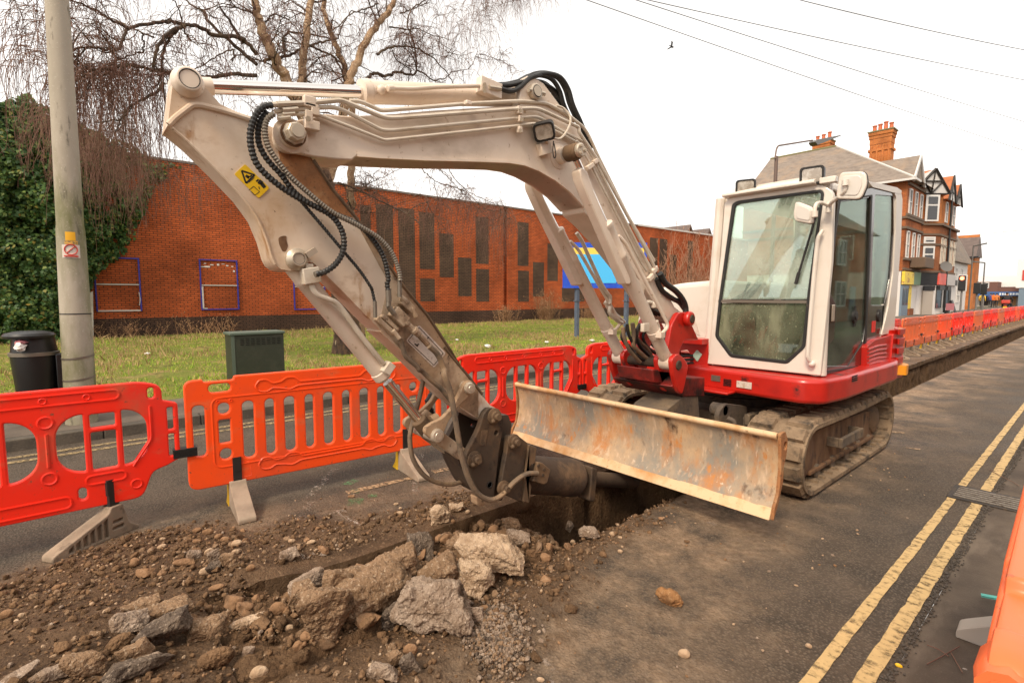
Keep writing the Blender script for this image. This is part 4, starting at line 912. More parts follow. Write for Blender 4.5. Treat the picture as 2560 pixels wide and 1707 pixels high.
for c,x0,y0,x1,y1,r in (('A7',1256,490,1262,600,.015),('A7',1260,600,1258,650,.013),('A7',1258,650,1310,720,.013),('A7',1368,380,1368,560,.0115),('A7',1125,600,1130,760,.010),('A2',1080,1382,1010,1402,.0135)): b.cyl(at(c,x0,y0,X=-2.275),at(c,x1,y1,X=-2.275),r,10)
b.pieces('hose_end',MATS['hose_grey'],EX)
b=MB()
def ablk(c,x,y,L_,W_,X,rot,th=.05):
    L_*=.62; W_*=.7; q=at(c,x,y,X=X); b.box(q,(th,L_,W_),Matrix.Rotation(R(rot),3,'X'))
ablk('A7',1360,750,.15,.085,-2.30,-42); ablk('A7',1435,640,.13,.06,-2.31,-42); ablk('A7',1220,840,.20,.035,-2.315,-42,.04); ablk('A7',1265,810,.18,.03,-2.315,-42,.04)
for x0,y0,x1,y1,r in ((1380,560,1440,620,.015),(1480,660,1530,760,.013),(1410,800,1560,930,.018),(1560,930,1650,1030,.016),(1300,880,1370,970,.011),(1410,800,1440,830,.022),(1500,870,1530,905,.022)): b.cyl(at('A7',x0,y0,X=-2.295),at('A7',x1,y1,X=-2.295),r,10)
b.pieces('arm_valve',MATS['muddy_paint'],ARM,bev=.005)
# bucket cylinder
BC=thing('bucket_cylinder',(0,0,0),None,None); BC.parent=EX; BC.location=-BASE['excavator']
XB=-2.395
p0=at('A7',385,330,X=XB); p1=at('A7',1250,1390,X=XB); d=(p1-p0).normalized(); L=(p1-p0).length; pr=at('A8',330,815,X=XB)
b=MB(); b.rev(p0-d*.10,d,[(0,.036),(.02,.042),(.12,.044),(.125,.046),(.145,.046),(.15,.043),(L+.02,.043),(L+.025,.047),(L+.06,.047),(L+.075,.036)],28); b.build('cylinder_barrel',MATS['white_paint'],BC)
b=MB(); b.cyl(p1,pr,.027,22); b.build('piston_rod',MATS['chrome'],BC)
b=MB(); b.cyl(pr-d*.04,pr+d*.06,.044,20,bev=.006); b.build('rod_collar',MATS['brown_steel'],BC)
b=MB(); q=[at('A7',500,380,X=-2.33),at('A7',510,470,X=-2.32),at('A7',570,545,X=-2.32),at('A7',740,605,X=-2.325),at('A7',800,670,X=-2.33),at('A7',1000,950,X=-2.335),at('A7',1210,1215,X=-2.34)]; b.tube(fillet(q,.05),.0135,8)
qq=at('A7',495,350,X=-2.325); b.box(qq,(.05,.075,.07),Matrix.Rotation(R(10),3,'X')); b.box(at('A7',478,290,X=-2.33),(.03,.035,.05)); b.box(at('A7',1250,1255,X=-2.34),(.05,.045,.06),Matrix.Rotation(R(-40),3,'X')); b.build('cylinder_pipe',MATS['pipe_paint'],BC,bev=.004)
# links
def yzp(c,pts,X,r=.012): return rpoly(yz(X,(c,*pts)),r)
LK=thing('bucket_linkage',(0,0,0),None,None); LK.parent=EX; LK.location=-BASE['excavator']
for x0,x1 in ((-2.325,-2.295),(-2.545,-2.515)):
    b=MB(); b.prism(yzp('A8',[(650,490),(700,465),(735,500),(725,560),(690,590),(600,680),(520,800),(490,880),(480,930),(440,955),(390,930),(340,880),(345,840),(400,800),(470,770),(560,680),(600,600)],-2.31,.02),'x',x0,x1); b.build('upper_link',MATS['muddy_paint'],LK,bev=.006)
b=MB(); b.prism(yzp('A8',[(400,880),(480,870),(560,930),(700,1030),(775,1060),(760,1130),(700,1130),(600,1085),(440,965)],-2.34,.02),'x',-2.36,-2.33); b.build('lower_link',MATS['muddy_paint'],LK,bev=.006)
b=MB(); b.prism(yzp('A8',[(400,880),(480,870),(560,930),(700,1030),(775,1060),(760,1130),(700,1130),(600,1085),(440,965)],-2.34,.02),'x',-2.51,-2.48); b.build('lower_link',MATS['muddy_paint'],LK,bev=.006)
for x,y,r in ((697,532,.030),(444,903,.034)):
    q=at('A8',x,y,X=-2.295); b=MB(); b.rev((-2.56,q.y,q.z),(1,0,0),[(0,r),(.265,r+.004),(.285,r),(.288,r-.008),(.287,r-.012),(.290,r-.014)],26); b.build('link_pin',MATS['pin_steel'],LK)
# quick hitch
HT=thing('quick_hitch',(0,0,0),None,None); HT.parent=EX; HT.location=-BASE['excavator']
for x0,x1 in ((-2.325,-2.285),(-2.555,-2.515)):
    b=MB(); b.mesh(plate(yzp('A8',[(660,1060),(685,1010),(740,905),(775,830),(800,735),(840,685),(910,690),(955,760),(962,800),(925,1000),(880,1390),(835,1392),(770,1330),(690,1170)],-2.30,.018),[circ(*yz(-2.30,('A8',(900,880)))[0],.015,14)],'x',x0,x1,.004)); b.build('hitch_plate',MATS['dark_steel'],HT)
b=MB(); b.prism(yzp('A8',[(800,740),(930,720),(960,800),(930,1000),(885,1380),(840,1380),(800,1200),(880,900)],-2.42,.01),'x',-2.51,-2.33); b.prism(yzp('A8',[(545,1040),(600,1100),(660,1240),(730,1300),(700,1330),(640,1260),(570,1110)],-2.42,.01),'x',-2.49,-2.35); b.build('hitch_body',MATS['dark_steel'],HT,bev=.008)
for x0,x1 in ((-2.305,-2.265),(-2.575,-2.535)):
    b=MB(); b.prism(yzp('A8',[(985,905),(1055,893),(1140,958),(1118,1080),(1105,1190),(1150,1290),(1130,1422),(1060,1405),(920,1342),(945,1180),(975,1020)],-2.29,.012),'x',x0,x1); b.build('bracket_plate',MATS['dark_steel'],HT,bev=.005)
b=MB(); b.prism(yzp('A8',[(1135,965),(1195,990),(1180,1110),(1150,1120),(1110,1200),(1155,1290),(1135,1420),(1090,1410)],-2.29,.008),'x',-2.59,-2.25); b.build('bracket_flange',MATS['brown_steel'],HT,bev=.006)
for x,y,r,X in ((893,752,.032,-2.285),(738,1088,.032,-2.285),(1045,950,.030,-2.265),(965,1312,.028,-2.265)):
    q=at('A8',x,y,X=X); b=MB(); b.rev((X-.005,q.y,q.z),(1,0,0),[(0,r+.015),(.014,r+.015),(.018,r),(.035,r),(.037,r*.62),(.055,r*.58)],20); b.ball((X+.03,q.y-.03,q.z-.02),.014,8,6); b.build('hitch_pin',MATS['brown_steel'],HT)
b=MB(); b.prism(yzp('A8',[(795,865),(845,862),(828,985),(780,980)],-2.284,.004),'x',-2.285,-2.282); b.build('hitch_plaque',MATS['brown_steel'],HT)
b=MB(); q=at('A8',860,1290,X=-2.284); b.rev((-2.286,q.y,q.z),(1,0,0),[(0,.022),(.003,.022),(.004,.016),(.001,.015)],16); b.build('hitch_bung',MATS['black_plastic'],HT)
# hydraulic breaker lying back under the blade
BK=thing('breaker',(0,0,0),None,None); BK.parent=EX; BK.location=-BASE['excavator']
a_=at('B1',200,800,X=BX); e_=at('B1',700,900,X=BX); a_=Vector((BX,2.15,.38)); e_=Vector((BX,2.86,.18)); d=(e_-a_).normalized()
b=MB(); b.rev(a_-d*.1,d,[(0,.12),(.02,.135),(.14,.14),(.16,.125),(.5,.13),(.62,.135),(.66,.10),(.72,.085)],26); M('breaker_steel',(.055,.033,.02),.9,0,layers=[((.16,.095,.05),4,.48,.7),((.03,.022,.017),7,.52,.68)],bump=(50,.5,.006)); b.build('breaker_body',MATS['breaker_steel'],BK)
b=MB(); q=a_+d*.60; b.prism(rpoly([(q.y-.03,q.z-.13),(q.y+.03,q.z-.15),(q.y+.06,q.z+.08),(q.y+.0,q.z+.11)],.015),'x',BX-.12,BX+.12); b.build('breaker_flange',MATS['dark_steel'],BK,bev=.008)
b=MB(); b.prism(yzp('A8',[(1215,1105),(1255,1112),(1318,1165),(1290,1270),(1265,1282),(1175,1255),(1205,1195)],-2.26,.01),'x',-2.27,-2.235); b.build('hose_bracket',MATS['brown_steel'],BK,bev=.006)
b=MB()
for x,y in ((1240,1140),(1285,1170),(1275,1215)): q=at('A8',x,y,X=-2.235); b.cyl((-2.236,q.y,q.z),(-2.228,q.y,q.z),.010,8)
b.pieces('bracket_bolt',MATS['dark_steel'],BK)
b=MB(); b.cyl(e_,e_+d*.55,.055,18); b.build('breaker_chisel',MATS['dark_steel'],BK)
b=MB(); b.prism(yzp('A8',[(755,1385),(800,1390),(825,1440),(800,1458),(760,1450)],-2.3,.008),'x',-2.36,-2.30); b.build('hitch_hook',MATS['muddy_paint'],HT,bev=.005)
# lower hoses
hose('breaker_hose',h('A7',(1660,1040),(1740,1120),(1800,1260),X=-2.27)+h('A8',(505,430),(550,560),(580,720),(615,930),(640,1070),(690,1230),(750,1340),(820,1395),(890,1405),(960,1365),(1060,1262),(1150,1205),(1235,1198),X=-2.235),.0155,'dusty_hose')
hose('breaker_hose',h('A8',(345,380),(340,450),(318,570),(275,740),(240,870),(235,960),(260,1090),(340,1210),(450,1272),(570,1285),(690,1245),X=-2.45),.0135,'dusty_hose')
hose('arm_hose',h('A7',(1370,970),(1400,1060),(1430,1140),(1530,1230),(1560,1270),X=-2.315)+h('A8',(330,400),(400,470),(480,540),(560,640),X=-2.33),.013,'dusty_hose')
hose('looped_hose',h('A8',(540,600),(480,575),(410,590),(378,640),(390,700),(420,760),X=-2.56),.024,'black_rubber',ring=.03)
b=MB(); b.cyl(at('A8',340,780,X=-2.5),at('A8',385,730,X=-2.5),.035,14); b.cyl(at('A8',400,790,X=-2.40),at('A8',450,765,X=-2.40),.03,14); b.pieces('grease_cup',MATS['muddy_paint'],LK)
# top hoses over the hump
for k,(dx,dz,r) in enumerate(((0,0,.0155),(.03,-.012,.014),(-.05,.004,.015),(-.09,-.02,.015))):
    hose('top_hose',[v+Vector((dx,.0,dz)) for v in h('A3',(1025,165),(1100,160),(1190,135),(1270,95),(1350,88),(1420,115),(1470,190),(1500,290),(1550,400),X=-2.36)+h('A4',(650,430),(690,530),X=-2.36)],r,'black_rubber')
hose('top_hose',h('A3',(1050,190),(1120,205),(1180,175),(1240,120),(1310,98),X=-2.32),.014,'black_rubber')
hose('top_hose',h('A3',(1320,160),(1390,200),(1440,270),(1480,360),X=-2.44),.02,'black_rubber')
# hoses at the foot of the boom
hose('boom_foot_hose',h('A6',(850,285),(900,370),(980,430),(1040,500),(1070,570),(1070,640),X=-2.28),.024,'black_rubber')
hose('boom_foot_hose',h('A6',(820,330),(870,430),(960,500),(1040,540),(1075,610),(1070,680),X=-2.31),.021,'black_rubber')
hose('boom_foot_hose',h('A6',(800,340),(850,440),(930,490),(1010,530),(1060,590),X=-2.37),.018,'black_rubber')
rr=random.Random(5)
for k in range(9):
    x0=530+k*28+rr.uniform(-15,15); y0=720+rr.uniform(-20,40); X=-2.30-.03*k%.3-rr.uniform(0,.12)
    pts=[at('A6',x0,y0,X=X),at('A6',x0-10+rr.uniform(-40,30),y0+90,X=X),at('A6',x0+20+rr.uniform(-30,60),y0+190,X=X),at('A6',x0+90+rr.uniform(-20,40),y0+270,X=X),at('A6',720+rr.uniform(-40,60),1040,X=X)]
    hose('cylinder_hose',pts,rr.uniform(.012,.018),'black_rubber' if k%3 else 'dusty_hose',sp=6)
for k in range(4):
    hose('cylinder_hose',h('A6',(735,560+22*k),(800,600+12*k),(880,640+18*k),(910,720),(900,800+14*k),(870,900),X=-2.33-.03*k),.0135,'black_rubber')
hose('cylinder_pipe',h('A6',(715,548),(730,535),(760,530),(795,540),X=-2.27),.017,'pipe_paint')
b=MB(); b.cyl(at('A6',800,530,X=-2.26),at('A6',800,580,X=-2.26),.024,12,bev=.005); b.tube([at('A6',815,690,X=-2.25),at('A6',860,850,X=-2.25)],.022,10); b.box(at('A6',725,745,X=-2.13),(.03,.07,.06)); b.pieces('cylinder_fitting',MATS['pipe_paint'],EX,bev=.003)
for X,c0 in ((-2.62,[(385,545),(430,480),(400,540),(415,580),(480,640),(545,700)]),(-2.58,[(430,560),(425,620),(480,680),(530,710)])):
    hose('cylinder_pipe',h('A6',*c0,X=X),.0165,'pipe_paint')
hose('cylinder_pipe',h('A4',(600,1200),(640,1260),(690,1370),(740,1480),(790,1590),X=-2.57)+h('A6',(380,420),(425,490),(425,545),X=-2.57),.0145,'pipe_paint')
# ------------------------------------------------------------------ plastic pedestrian barriers
def plastic(name,c,fade):
    M(name,c,.36,layers=[(tuple(x*.78+.02 for x in c),2.5,.45,.75),(fade,7,.58,.76,(1,.5,1)),((.42,.14,.07),1.7,.60,.82),((.20,.08,.045),30,.64,.74)],bump=(20,.08,.003),spec=.4)
plastic('red_plastic',(.93,.030,.012),(.70,.10,.05)); plastic('orange_plastic',(.95,.085,.012),(.75,.16,.06)); plastic('near_overlit_plastic',(.95,.16,.045),(.9,.26,.12)); plastic('faded_plastic',(.72,.13,.035),(.55,.2,.1))  # near barrier's orange is lighter, its overexposed look put into the colour
M('foot_rubber',(.25,.19,.135),.9,layers=[((.36,.27,.19),5,.45,.7),((.12,.09,.065),14,.55,.72)],bump=(80,.4,.004))
M('pale_foot',(.34,.26,.19),.9,layers=[((.24,.18,.13),6,.45,.7)],bump=(80,.4,.004))
M('yellow_plastic',(.85,.50,.02),.5)
def P2(me_outer,holes,t,bev,name): 
    me=plate(me_outer,holes,'x',-t,t,bev); me.name=name; finish(me,40); return me
# type with tall slots (local u along y, z up)
LA=1.98
oa=rpoly([(.02,.20),(LA-.02,.20),(LA,.55),(LA,.90),(LA-.07,.955),(.45,.965),(.43,.945),(.20,.945),(.19,.965),(.07,.955),(.0,.90),(.0,.76),(.0,.42),(0,.22)],[.06,.06,.01,.06,.06,.02,.01,.01,.02,.06,.05,.01,.01,.05])
oa=rpoly([(.0,.18),(LA,.18),(LA,.955),(LA-.27,.96),(LA-.27,.94),(LA-.12,.94),(.44,.945),(.44,.965),(.43,.945),(.26,.945),(0,.955)],0)
oa=rpoly([(0,.18),(LA,.18),(LA,.95),(LA-.11,.955),(LA-.12,.935),(LA-.30,.935),(LA-.31,.962),(.31,.962),(.30,.935),(.12,.935),(.11,.955),(0,.95)],[.07,.07,.07,.01,.01,.01,.01,.01,.01,.01,.01,.07],5)
us=[.235,.39,.535,.675,.82,.965,1.11,1.26,1.405,1.55,1.705]
ha=[rrect(.08,.595,.075,.36,.03),rrect(LA-.08,.595,.075,.36,.03),rrect(.215,.885,.14,.06,.03),rrect(LA-.215,.885,.14,.06,.03)]
for k,u in enumerate(us):
    if k in (0,10): ha+= [rrect(u,.735,.075,.08,.035),rrect(u,.57,.075,.17,.012),rrect(u,.405,.075,.08,.035)]
    else: ha.append(rrect(u,.56,.078 if k%2 else .066,.42,.034))
slot_mesh=P2(oa,ha,.022,.009,'slotted_panel')
# type with arched windows
LB=1.87
ob_=rpoly([(.09,.40),(.16,.36),(.22,.20),(LB-.22,.20),(LB-.16,.36),(LB-.09,.38),(LB-.085,.38),(LB,.42),(LB,.80),(LB-.085,.83),(LB-.085,.93),(LB-.2,.965),(.2,.965),(.085,.93),(.085,.83),(0,.80),(0,.42)],[.0,.08,.05,.05,.08,0,0,.02,.02,.01,.05,.05,.05,.05,.01,.02,.02])
hb=[]
def revD(x0,x1,z0,z1,flip):
    w_=x1-x0; r=min(w_,.16); pts=[]
    for k in range(7): a=R(90*k/6); pts.append((x0+w_-w_*math.sin(a),z1-r+r*math.cos(a)))
    pts=[(x1,z1)]+[(x1-w_*math.sin(R(15*k)),z1-r*1.0+r*math.cos(R(15*k))) for k in range(1,7)]+[(x1-w_*math.cos(R(15*k)),z0+r-r*math.sin(R(15*k))) for k in range(0,7)]
    if flip: pts=[(x0+x1-x,z) for x,z in pts]
    return rpoly(pts,.01,2)
for c,bar in ((.40,True),(.935,False),(1.47,True)):
    hb.append(revD(c-.225,c-.095,.435,.795,False)); hb.append(revD(c+.095,c+.225,.435,.795,True))
    if bar: hb+=[rrect(c,.745,.125,.085,.012),rrect(c,.555,.125,.24,.012)]
    else: hb.append(rrect(c,.615,.125,.36,.012))
for s in (0,1):
    f=(lambda u:u) if s==0 else (lambda u:LB-u)
    hb+=[rrect(f(.045),.70,.035,.15,.01),rrect(f(.045),.52,.035,.15,.01),rrect(f(.145),.885,.035,.07,.017)]
hb+=[rrect(.52,.30,.04,.075,.02),rrect(LB-.52,.30,.04,.075,.02)]
arch_mesh=P2(ob_,hb,.022,.009,'arched_panel')
# raised rims of the pressed recesses
def rims(kind):
    b=MB()
    def ring(cu,cz,w_,h_,r):
        for sx in (-1,1):
            b.tube([(sx*.0205,y,z) for y,z in rrect(cu,cz,w_,h_,r,5)],.007,6,closed=True)
    def disc(cu,cz,r):
        for sx in (-1,1): b.rev((sx*.020,cu,cz),(sx,0,0),[(0,r),(.005,r*.95),(.007,r*.8),(.002,r*.6),(.0015,.001)],16)
    if kind=='arch':
        ring(LB/2,.90,1.25,.06,.03); ring(LB/2,.265,.72,.07,.03); ring(.40,.375,.2,.055,.027); ring(1.47,.375,.2,.055,.027)
        for u in (.665,1.205): disc(u,.77,.042); disc(u,.43,.042)
        for u in (.25,LB-.25): disc(u,.30,.035)
        for u in (.5,.7,.95,1.2,1.4): disc(u,.90,.02)
        for u in (.665,1.205):
            for sx in (-1,1): b.tube([(sx*.021,u,.50),(sx*.021,u,.70)],.009,6)
        for s in (0,1):
            g=(lambda u:u) if s==0 else (lambda u:LB-u)
            for sx in (-1,1): b.tube(fillet([(sx*.021,g(.155),.80),(sx*.021,g(.155),.58),(sx*.021,g(.26),.42)],.03),.008,6)
    else:
        for z,dz in ((.87,1),(.285,1)):
            o=[(.44,z),(.47,z+.045),(.52,z+.045),(.56,z+.012),(.62,z+.02),(.66,z+.05),(.72,z+.045),(.75,z+.01),(LA-.75,z+.01),(LA-.72,z+.045),(LA-.66,z+.05),(LA-.62,z+.02),(LA-.56,z+.012),(LA-.52,z+.045),(LA-.47,z+.045),(LA-.44,z),(LA-.47,z-.04),(LA-.52,z-.045),(LA-.56,z-.02),(LA-.64,z-.03),(LA-.68,z-.045),(LA-.74,z-.02),(.74,z-.02),(.68,z-.045),(.62,z-.03),(.56,z-.02),(.52,z-.045),(.47,z-.04)]
            for sx in (-1,1): b.tube([(sx*.0205,y,q) for y,q in rpoly(o,.015,2)],.0075,6,closed=True)
        for sx in (-1,1):
            b.tube([(sx*.0205,u,z) for u,z in rrect(LA/2,.565,1.66,.50,.05)],.006,6,closed=True)
            b.tube([(sx*.021,y,z) for y,z in rrect(.33,.27,.12,.11,.005,1)],.003,4,closed=True)
        for u in (.2,.28): disc(u,.79,.012)
    return b
for kind,me in (('arch',arch_mesh),('slot',slot_mesh)):
    q=MB(); q.mesh(me); r_=rims(kind); q.add(r_.v,r_.f); o=q.build('tmp',MATS['red_plastic'],ang=40); me2=o.data; bpy.data.objects.remove(o); me2.name=kind+'_panel'
    if kind=='arch': arch_mesh=me2
    else: slot_mesh=me2
PANEL={}
for nm,mt in (('red','red_plastic'),('orange','orange_plastic'),('faded','faded_plastic'),('near','near_overlit_plastic')):
    for kd,me in (('arch',arch_mesh),('slot',slot_mesh)):
        m_=me.copy(); m_.materials.clear(); m_.materials.append(MATS[mt]); PANEL[nm,kd]=m_
# feet
fpr=rpoly([(-.13,0),(-.13,.02),(-.07,.06),(-.035,.20),(.035,.20),(.05,.165),(.34,.05),(.37,.035),(.37,0)],[.005,.005,.02,.01,.01,.02,.02,.015,.01])
def foot_mesh(ribbed):
    b=MB()
    if ribbed:
        holes=[rpoly([(.06+.04*k,.02),(.085+.04*k,.02),(.085+.04*k,.125-.0165*k),(.06+.04*k,.14-.0165*k)],.004) for k in range(6)]+[rrect(.0,.06,.07,.02,.006),rrect(.0,.10,.06,.02,.006)]
        b.mesh(plate(fpr,holes,'y',-.05,.05,.006)); b.prism(fpr,'y',-.028,.028)
    else: b.prism(fpr,'y',-.055,.055)
    return b
M('white_foot',(.36,.31,.26),.8)
FM={}
for k,(rib,mt) in {'ribbed':(True,'foot_rubber'),'pale':(False,'pale_foot'),'white':(False,'white_foot')}.items():
    o=foot_mesh(rib).build('foot',MATS[mt],bev=0 if rib else .012); FM[k]=(o.data,[ (m.width,m.segments) for m in o.modifiers]); bpy.data.objects.remove(o)
b=MB(); b.bb(-.028,.03,-.028,.028,.196,.37); b.bb(.024,.034,-.024,.024,.27,.365); o=b.build('strap',MATS['black_plastic'],bev=.006); STRAP=o.data; bpy.data.objects.remove(o)
b=MB(); b.prism([(-.135,.0),(-.075,.062),(-.04,.195),(-.012,.203),(-.03,.0)],'y',-.061,.061); o=b.build('cap',MATS['yellow_plastic'],bev=.006); YCAP=o.data; bpy.data.objects.remove(o)
b=MB(); b.bb(-.032,.032,-.07,.07,.43,.49)
for k in range(6): b.bb(-.036,.036,-.066,.066,.435+.009*k,.439+.009*k)
o=b.build('clip',MATS['black_plastic']); CLIP=o.data; bpy.data.objects.remove(o)
def part(name,me,parent,loc=(0,0,0),rz=0,bev=None):
    o=bpy.data.objects.new(name,me); COL.objects.link(o); o.parent=parent; o.location=loc; o.rotation_euler=(0,0,rz)
    if bev: md=o.modifiers.new('edge','BEVEL'); md.width=bev; md.segments=2; md.limit_method='ANGLE'
    return o
def barrier(x,y,rz,color,kind,label,group,feet=((.42,0,'ribbed',0),(1.55,0,'pale',1)),clip=True,dz=0,tilt=0):
    t=thing('plastic_barrier',(x,y,0),label,'barrier',group); t.rotation_euler=(0,tilt,rz)
    part('panel',PANEL[color,kind],t,(0,0,dz))
    for u,frz,fk,yel in feet:
        f=part('foot',FM[fk][0],t,(0,u,0),frz,.012 if fk!='ribbed' else None)
        if fk=='white': f.scale=(.62,1,1)
        part('strap',STRAP,f,(0,0,0))
        if yel: part('yellow_cap',YCAP,f)
    if clip: part('joining_clip',CLIP,t,(0,-.01,.0))
    return t
GB='plastic barriers fencing the works'
barrier(-4.07,-1.36,R(0.4),'red','arch','red arched-window barrier at the left edge of the photo, nearest the litter bin',GB,feet=((.35,0,'ribbed',0),(1.485,R(-58),'ribbed',0)),clip=False,dz=.012)
barrier(-4.085,.55,R(-4.0),'orange','slot','bright orange barrier with tall slots standing in front of the green cabinet',GB,feet=((.30,0,'pale',1),(1.62,0,'pale',1)))
barrier(-4.03,2.66,R(0.0),'red','arch','red barrier seen behind the hitch and the left end of the dozer blade',GB,feet=((.42,0,'ribbed',1),(1.45,0,'ribbed',0)),clip=False)
barrier(-4.03,4.55,R(-3),'red','arch','red barrier behind the boom cylinders, clipped after the one by the blade',GB,feet=((.42,0,'ribbed',1),(1.45,0,'ribbed',0)))
xy=[(-3.93,6.45),(-3.8,8.4),(-3.66,10.3),(-3.52,12.2)]
for k,(x,y) in enumerate(xy): barrier(x,y,R(-4),'red' if k%2 else 'orange','arch' if k%2 else 'slot',['orange barrier hidden mostly behind the excavator cab, first of that pair','red barrier behind the excavator cab, showing only through its windows','orange barrier behind the rear of the excavator house','red barrier beyond the excavator counterweight at the start of the receding row'][k],GB)
seq='red,faded,faded,orange,red,red,faded,red,red,faded,red,red,orange,red,red,orange,red,red,red,orange,red,red'.split(',')
y=14.05; x=-3.42; cnt={}
ords='first second third fourth fifth sixth seventh eighth ninth tenth eleventh twelfth thirteenth fourteenth'.split()
names={'red':'clean red','faded':'dusty faded-orange','orange':'bright orange'}
for k,cname in enumerate(seq):
    cnt[cname]=cnt.get(cname,0)+1
    kind='arch' if cname=='red' else 'slot'
    rs=random.Random(k)
    barrier(x,y,R(-.4),cname,kind,'%s barrier beyond the cab, %s of its colour in the receding row'%(names[cname],ords[cnt[cname]-1]),'barriers receding along the trench',feet=((.35,rs.uniform(-.1,.1),'ribbed',1),(1.2,rs.uniform(-.15,.15),'ribbed',k%2==0)))
    y+=2.0 if k<12 else 2.05; x+=.016
nb=barrier(-.062,1.0,R(1.75),'near','slot','close-up orange barrier cut off by the right edge, its broken end tube showing','near barriers on the pavement',feet=((2.0,R(180),'white',0),),clip=False,dz=.045)
b=MB(); BASE[nb.name]=Vector((0,0,0))
b.rev((0,-.002,.95),(0,1,0),[(0,.034),(.03,.038),(.10,.036),(.12,.025)],9); b.rev((0,-.004,.95),(0,1,0),[(0,.022),(.001,.022)],9)
b.mesh(plate(rpoly([(.03,.95),(.4,.985),(.42,1.0),(1.9,1.01),(1.97,.99),(1.97,.90),(.03,.90)],.02),[],'x',-.030,.030,.012)); b.tube([(0,.02,.92),(0,.025,.5),(0,.04,.2)],.024,10); b.tube([(.025,.12,.92),(.03,.3,.91),(.03,1.2,.91),(.025,1.9,.89)],.018,8)
b.build('rail',MATS['near_overlit_plastic'],nb,ang=50)
# ------------------------------------------------------------------ lamp post, bin, cabinet, sign, wires, bird
def concrete():
    M('concrete_post',(.38,.33,.26),.85,layers=[((.30,.26,.20),3,.45,.7,(1,1,.4)),((.13,.13,.045),1.5,.50,.66,(1,1,.3)),((.07,.06,.04),9,.60,.72,(1,1,.3)),((.5,.44,.36),50,.6,.75)],bump=(60,.3,.003))
concrete()
LP=(-7.45,.02)
t=thing('lamp_post',(LP[0],LP[1],.11),'tall tapering concrete lamp post with mossy streak and stickers beside the litter bin','lamp post')
b=MB(); b.rev((LP[0],LP[1],.05),(0,.012,1),[(0,.146),(1.0,.140),(2.2,.125),(2.25,.119),(5,.098),(8.4,.07),(8.5,.05)],28); b.tube(fillet([(LP[0],LP[1]+.1,8.5),(LP[0],LP[1]+.1,9.0),(LP[0]+1.2,LP[1]+.1,9.2)],.3),.04,8); b.build('pole',MATS['concrete_post'],t)
b=MB(); b.prism(rpoly([(-6.35,9.10),(-5.6,9.16),(-5.6,9.26),(-6.3,9.28)],.04),'y',-.02,.24); b.build('lantern',MATS['concrete_post'],t)
def onpost(z0,z1,w_,a0,name,mat,r=.004):
    b=MB(); rad=.132 if z0<2 else .128
    fr=Vector((-LP[0],-LP[1],0)).normalized(); 
    base=math.atan2(fr.y,fr.x)+a0; n=6; vs=[]
    for k in range(n+1):
        a=base+(k/n-.5)*w_/rad
        for z in (z0,z1):
            rr_=.146-(.146-.125)*((z-.05)/2.2)+r; vs.append((LP[0]+rr_*math.cos(a),LP[1]+.012*z+rr_*math.sin(a),z))
    b.add(vs,[(2*k,2*k+2,2*k+3,2*k+1) for k in range(n)]); return b.build(name,mat,t)
M('post_yellow',(.75,.38,.01),.6); M('post_sign',(.62,.55,.48),.6); M('sign_red',(.55,.06,.04),.6)
zt=lambda y:at('C7',640,y,X=-7.33).z
onpost(zt(147),zt(72),.085,-.05,'yellow_sticker',MATS['post_yellow']); onpost(zt(182),zt(150),.11,-.02,'lower_sticker',M('post_yellow_worn',(.6,.33,.06),.7,layers=[((.12,.1,.06),60,.5,.6)]))
sg=onpost(zt(303),zt(186),.155,-.06,'no_dog_sign',MATS['post_sign'],.006); sg.name='prohibition_sign'
b=MB(); fr=math.atan2(-LP[1],-LP[0])-.06
def ps(u,z,r=.011): rr_=.127+r; a=fr-u/rr_; return (LP[0]+rr_*math.cos(a),LP[1]+.012*z+rr_*math.sin(a),z)
zc=zt(230); b.tube([ps(.055*math.cos(k*math.pi/12),zc+.055*math.sin(k*math.pi/12)) for k in range(24)],.0055,5,closed=True); b.tube([ps(-.04,zc+.04),ps(0,zc),ps(.04,zc-.04)],.005,5)
b.tube([ps(-.06,zt(287)),ps(0,zt(287)),ps(.06,zt(287))],.010,4); b.build('sign_symbol',MATS['sign_red'],sg,base=BASE[t.name])
b=MB()
for z in (zt(807),): b.rev((LP[0],LP[1]+.012*z,z),(0,0,1),[(0,.139),(.012,.139)],28)
b.build('black_band',MATS['black_plastic'],t)
b=MB()
for z in (zt(1190),zt(1385)): b.rev((LP[0],LP[1]+.012*z,z-.01),(.06,-.12,1),[(0,.147),(.02,.147)],28)
b.build('steel_band',MATS['hose_grey'],t)
# bin
BN=(-7.62,-.33)
t=thing('litter_bin',(BN[0],BN[1],.118),'black round litter bin strapped to the concrete lamp post, rubbish poking out','litter bin')
zb=lambda y:at('C7',350,y,X=-7.55).z
M('bin_plastic',(.013,.012,.012),.38,layers=[((.035,.03,.028),7,.6,.75)])
b=MB(); z1=zb(1165); b.rev((BN[0],BN[1],.20),(0,0,1),[(0,.14),(.02,.155),(z1-.21,.20),(z1-.20,.19)],30); b.rev((BN[0],BN[1],.118),(0,0,1),[(0,.12),(.08,.06),(.09,.06)],20); b.build('bin_body',MATS['bin_plastic'],t)
b=MB(); b.rev((BN[0],BN[1],z1-.005),(0,0,1),[(0,.212),(.035,.212),(.04,.2)],30); b.build('bin_band',MATS['hose_grey'],t)
b=MB(); z2=zb(985); n=24; ring0=[];ring1=[]
b.rev((BN[0],BN[1],z1+.036),(0,0,1),[(0,.195),(z2-z1-.06,.175)],24)
b.rev((BN[0]+.03,BN[1]-.03,z2-.03),(0,0,1),[(0,.215),(.025,.22),(.05,.20),(.07,.12),(.075,.02)],30); b.build('bin_hood',MATS['bin_plastic'],t)
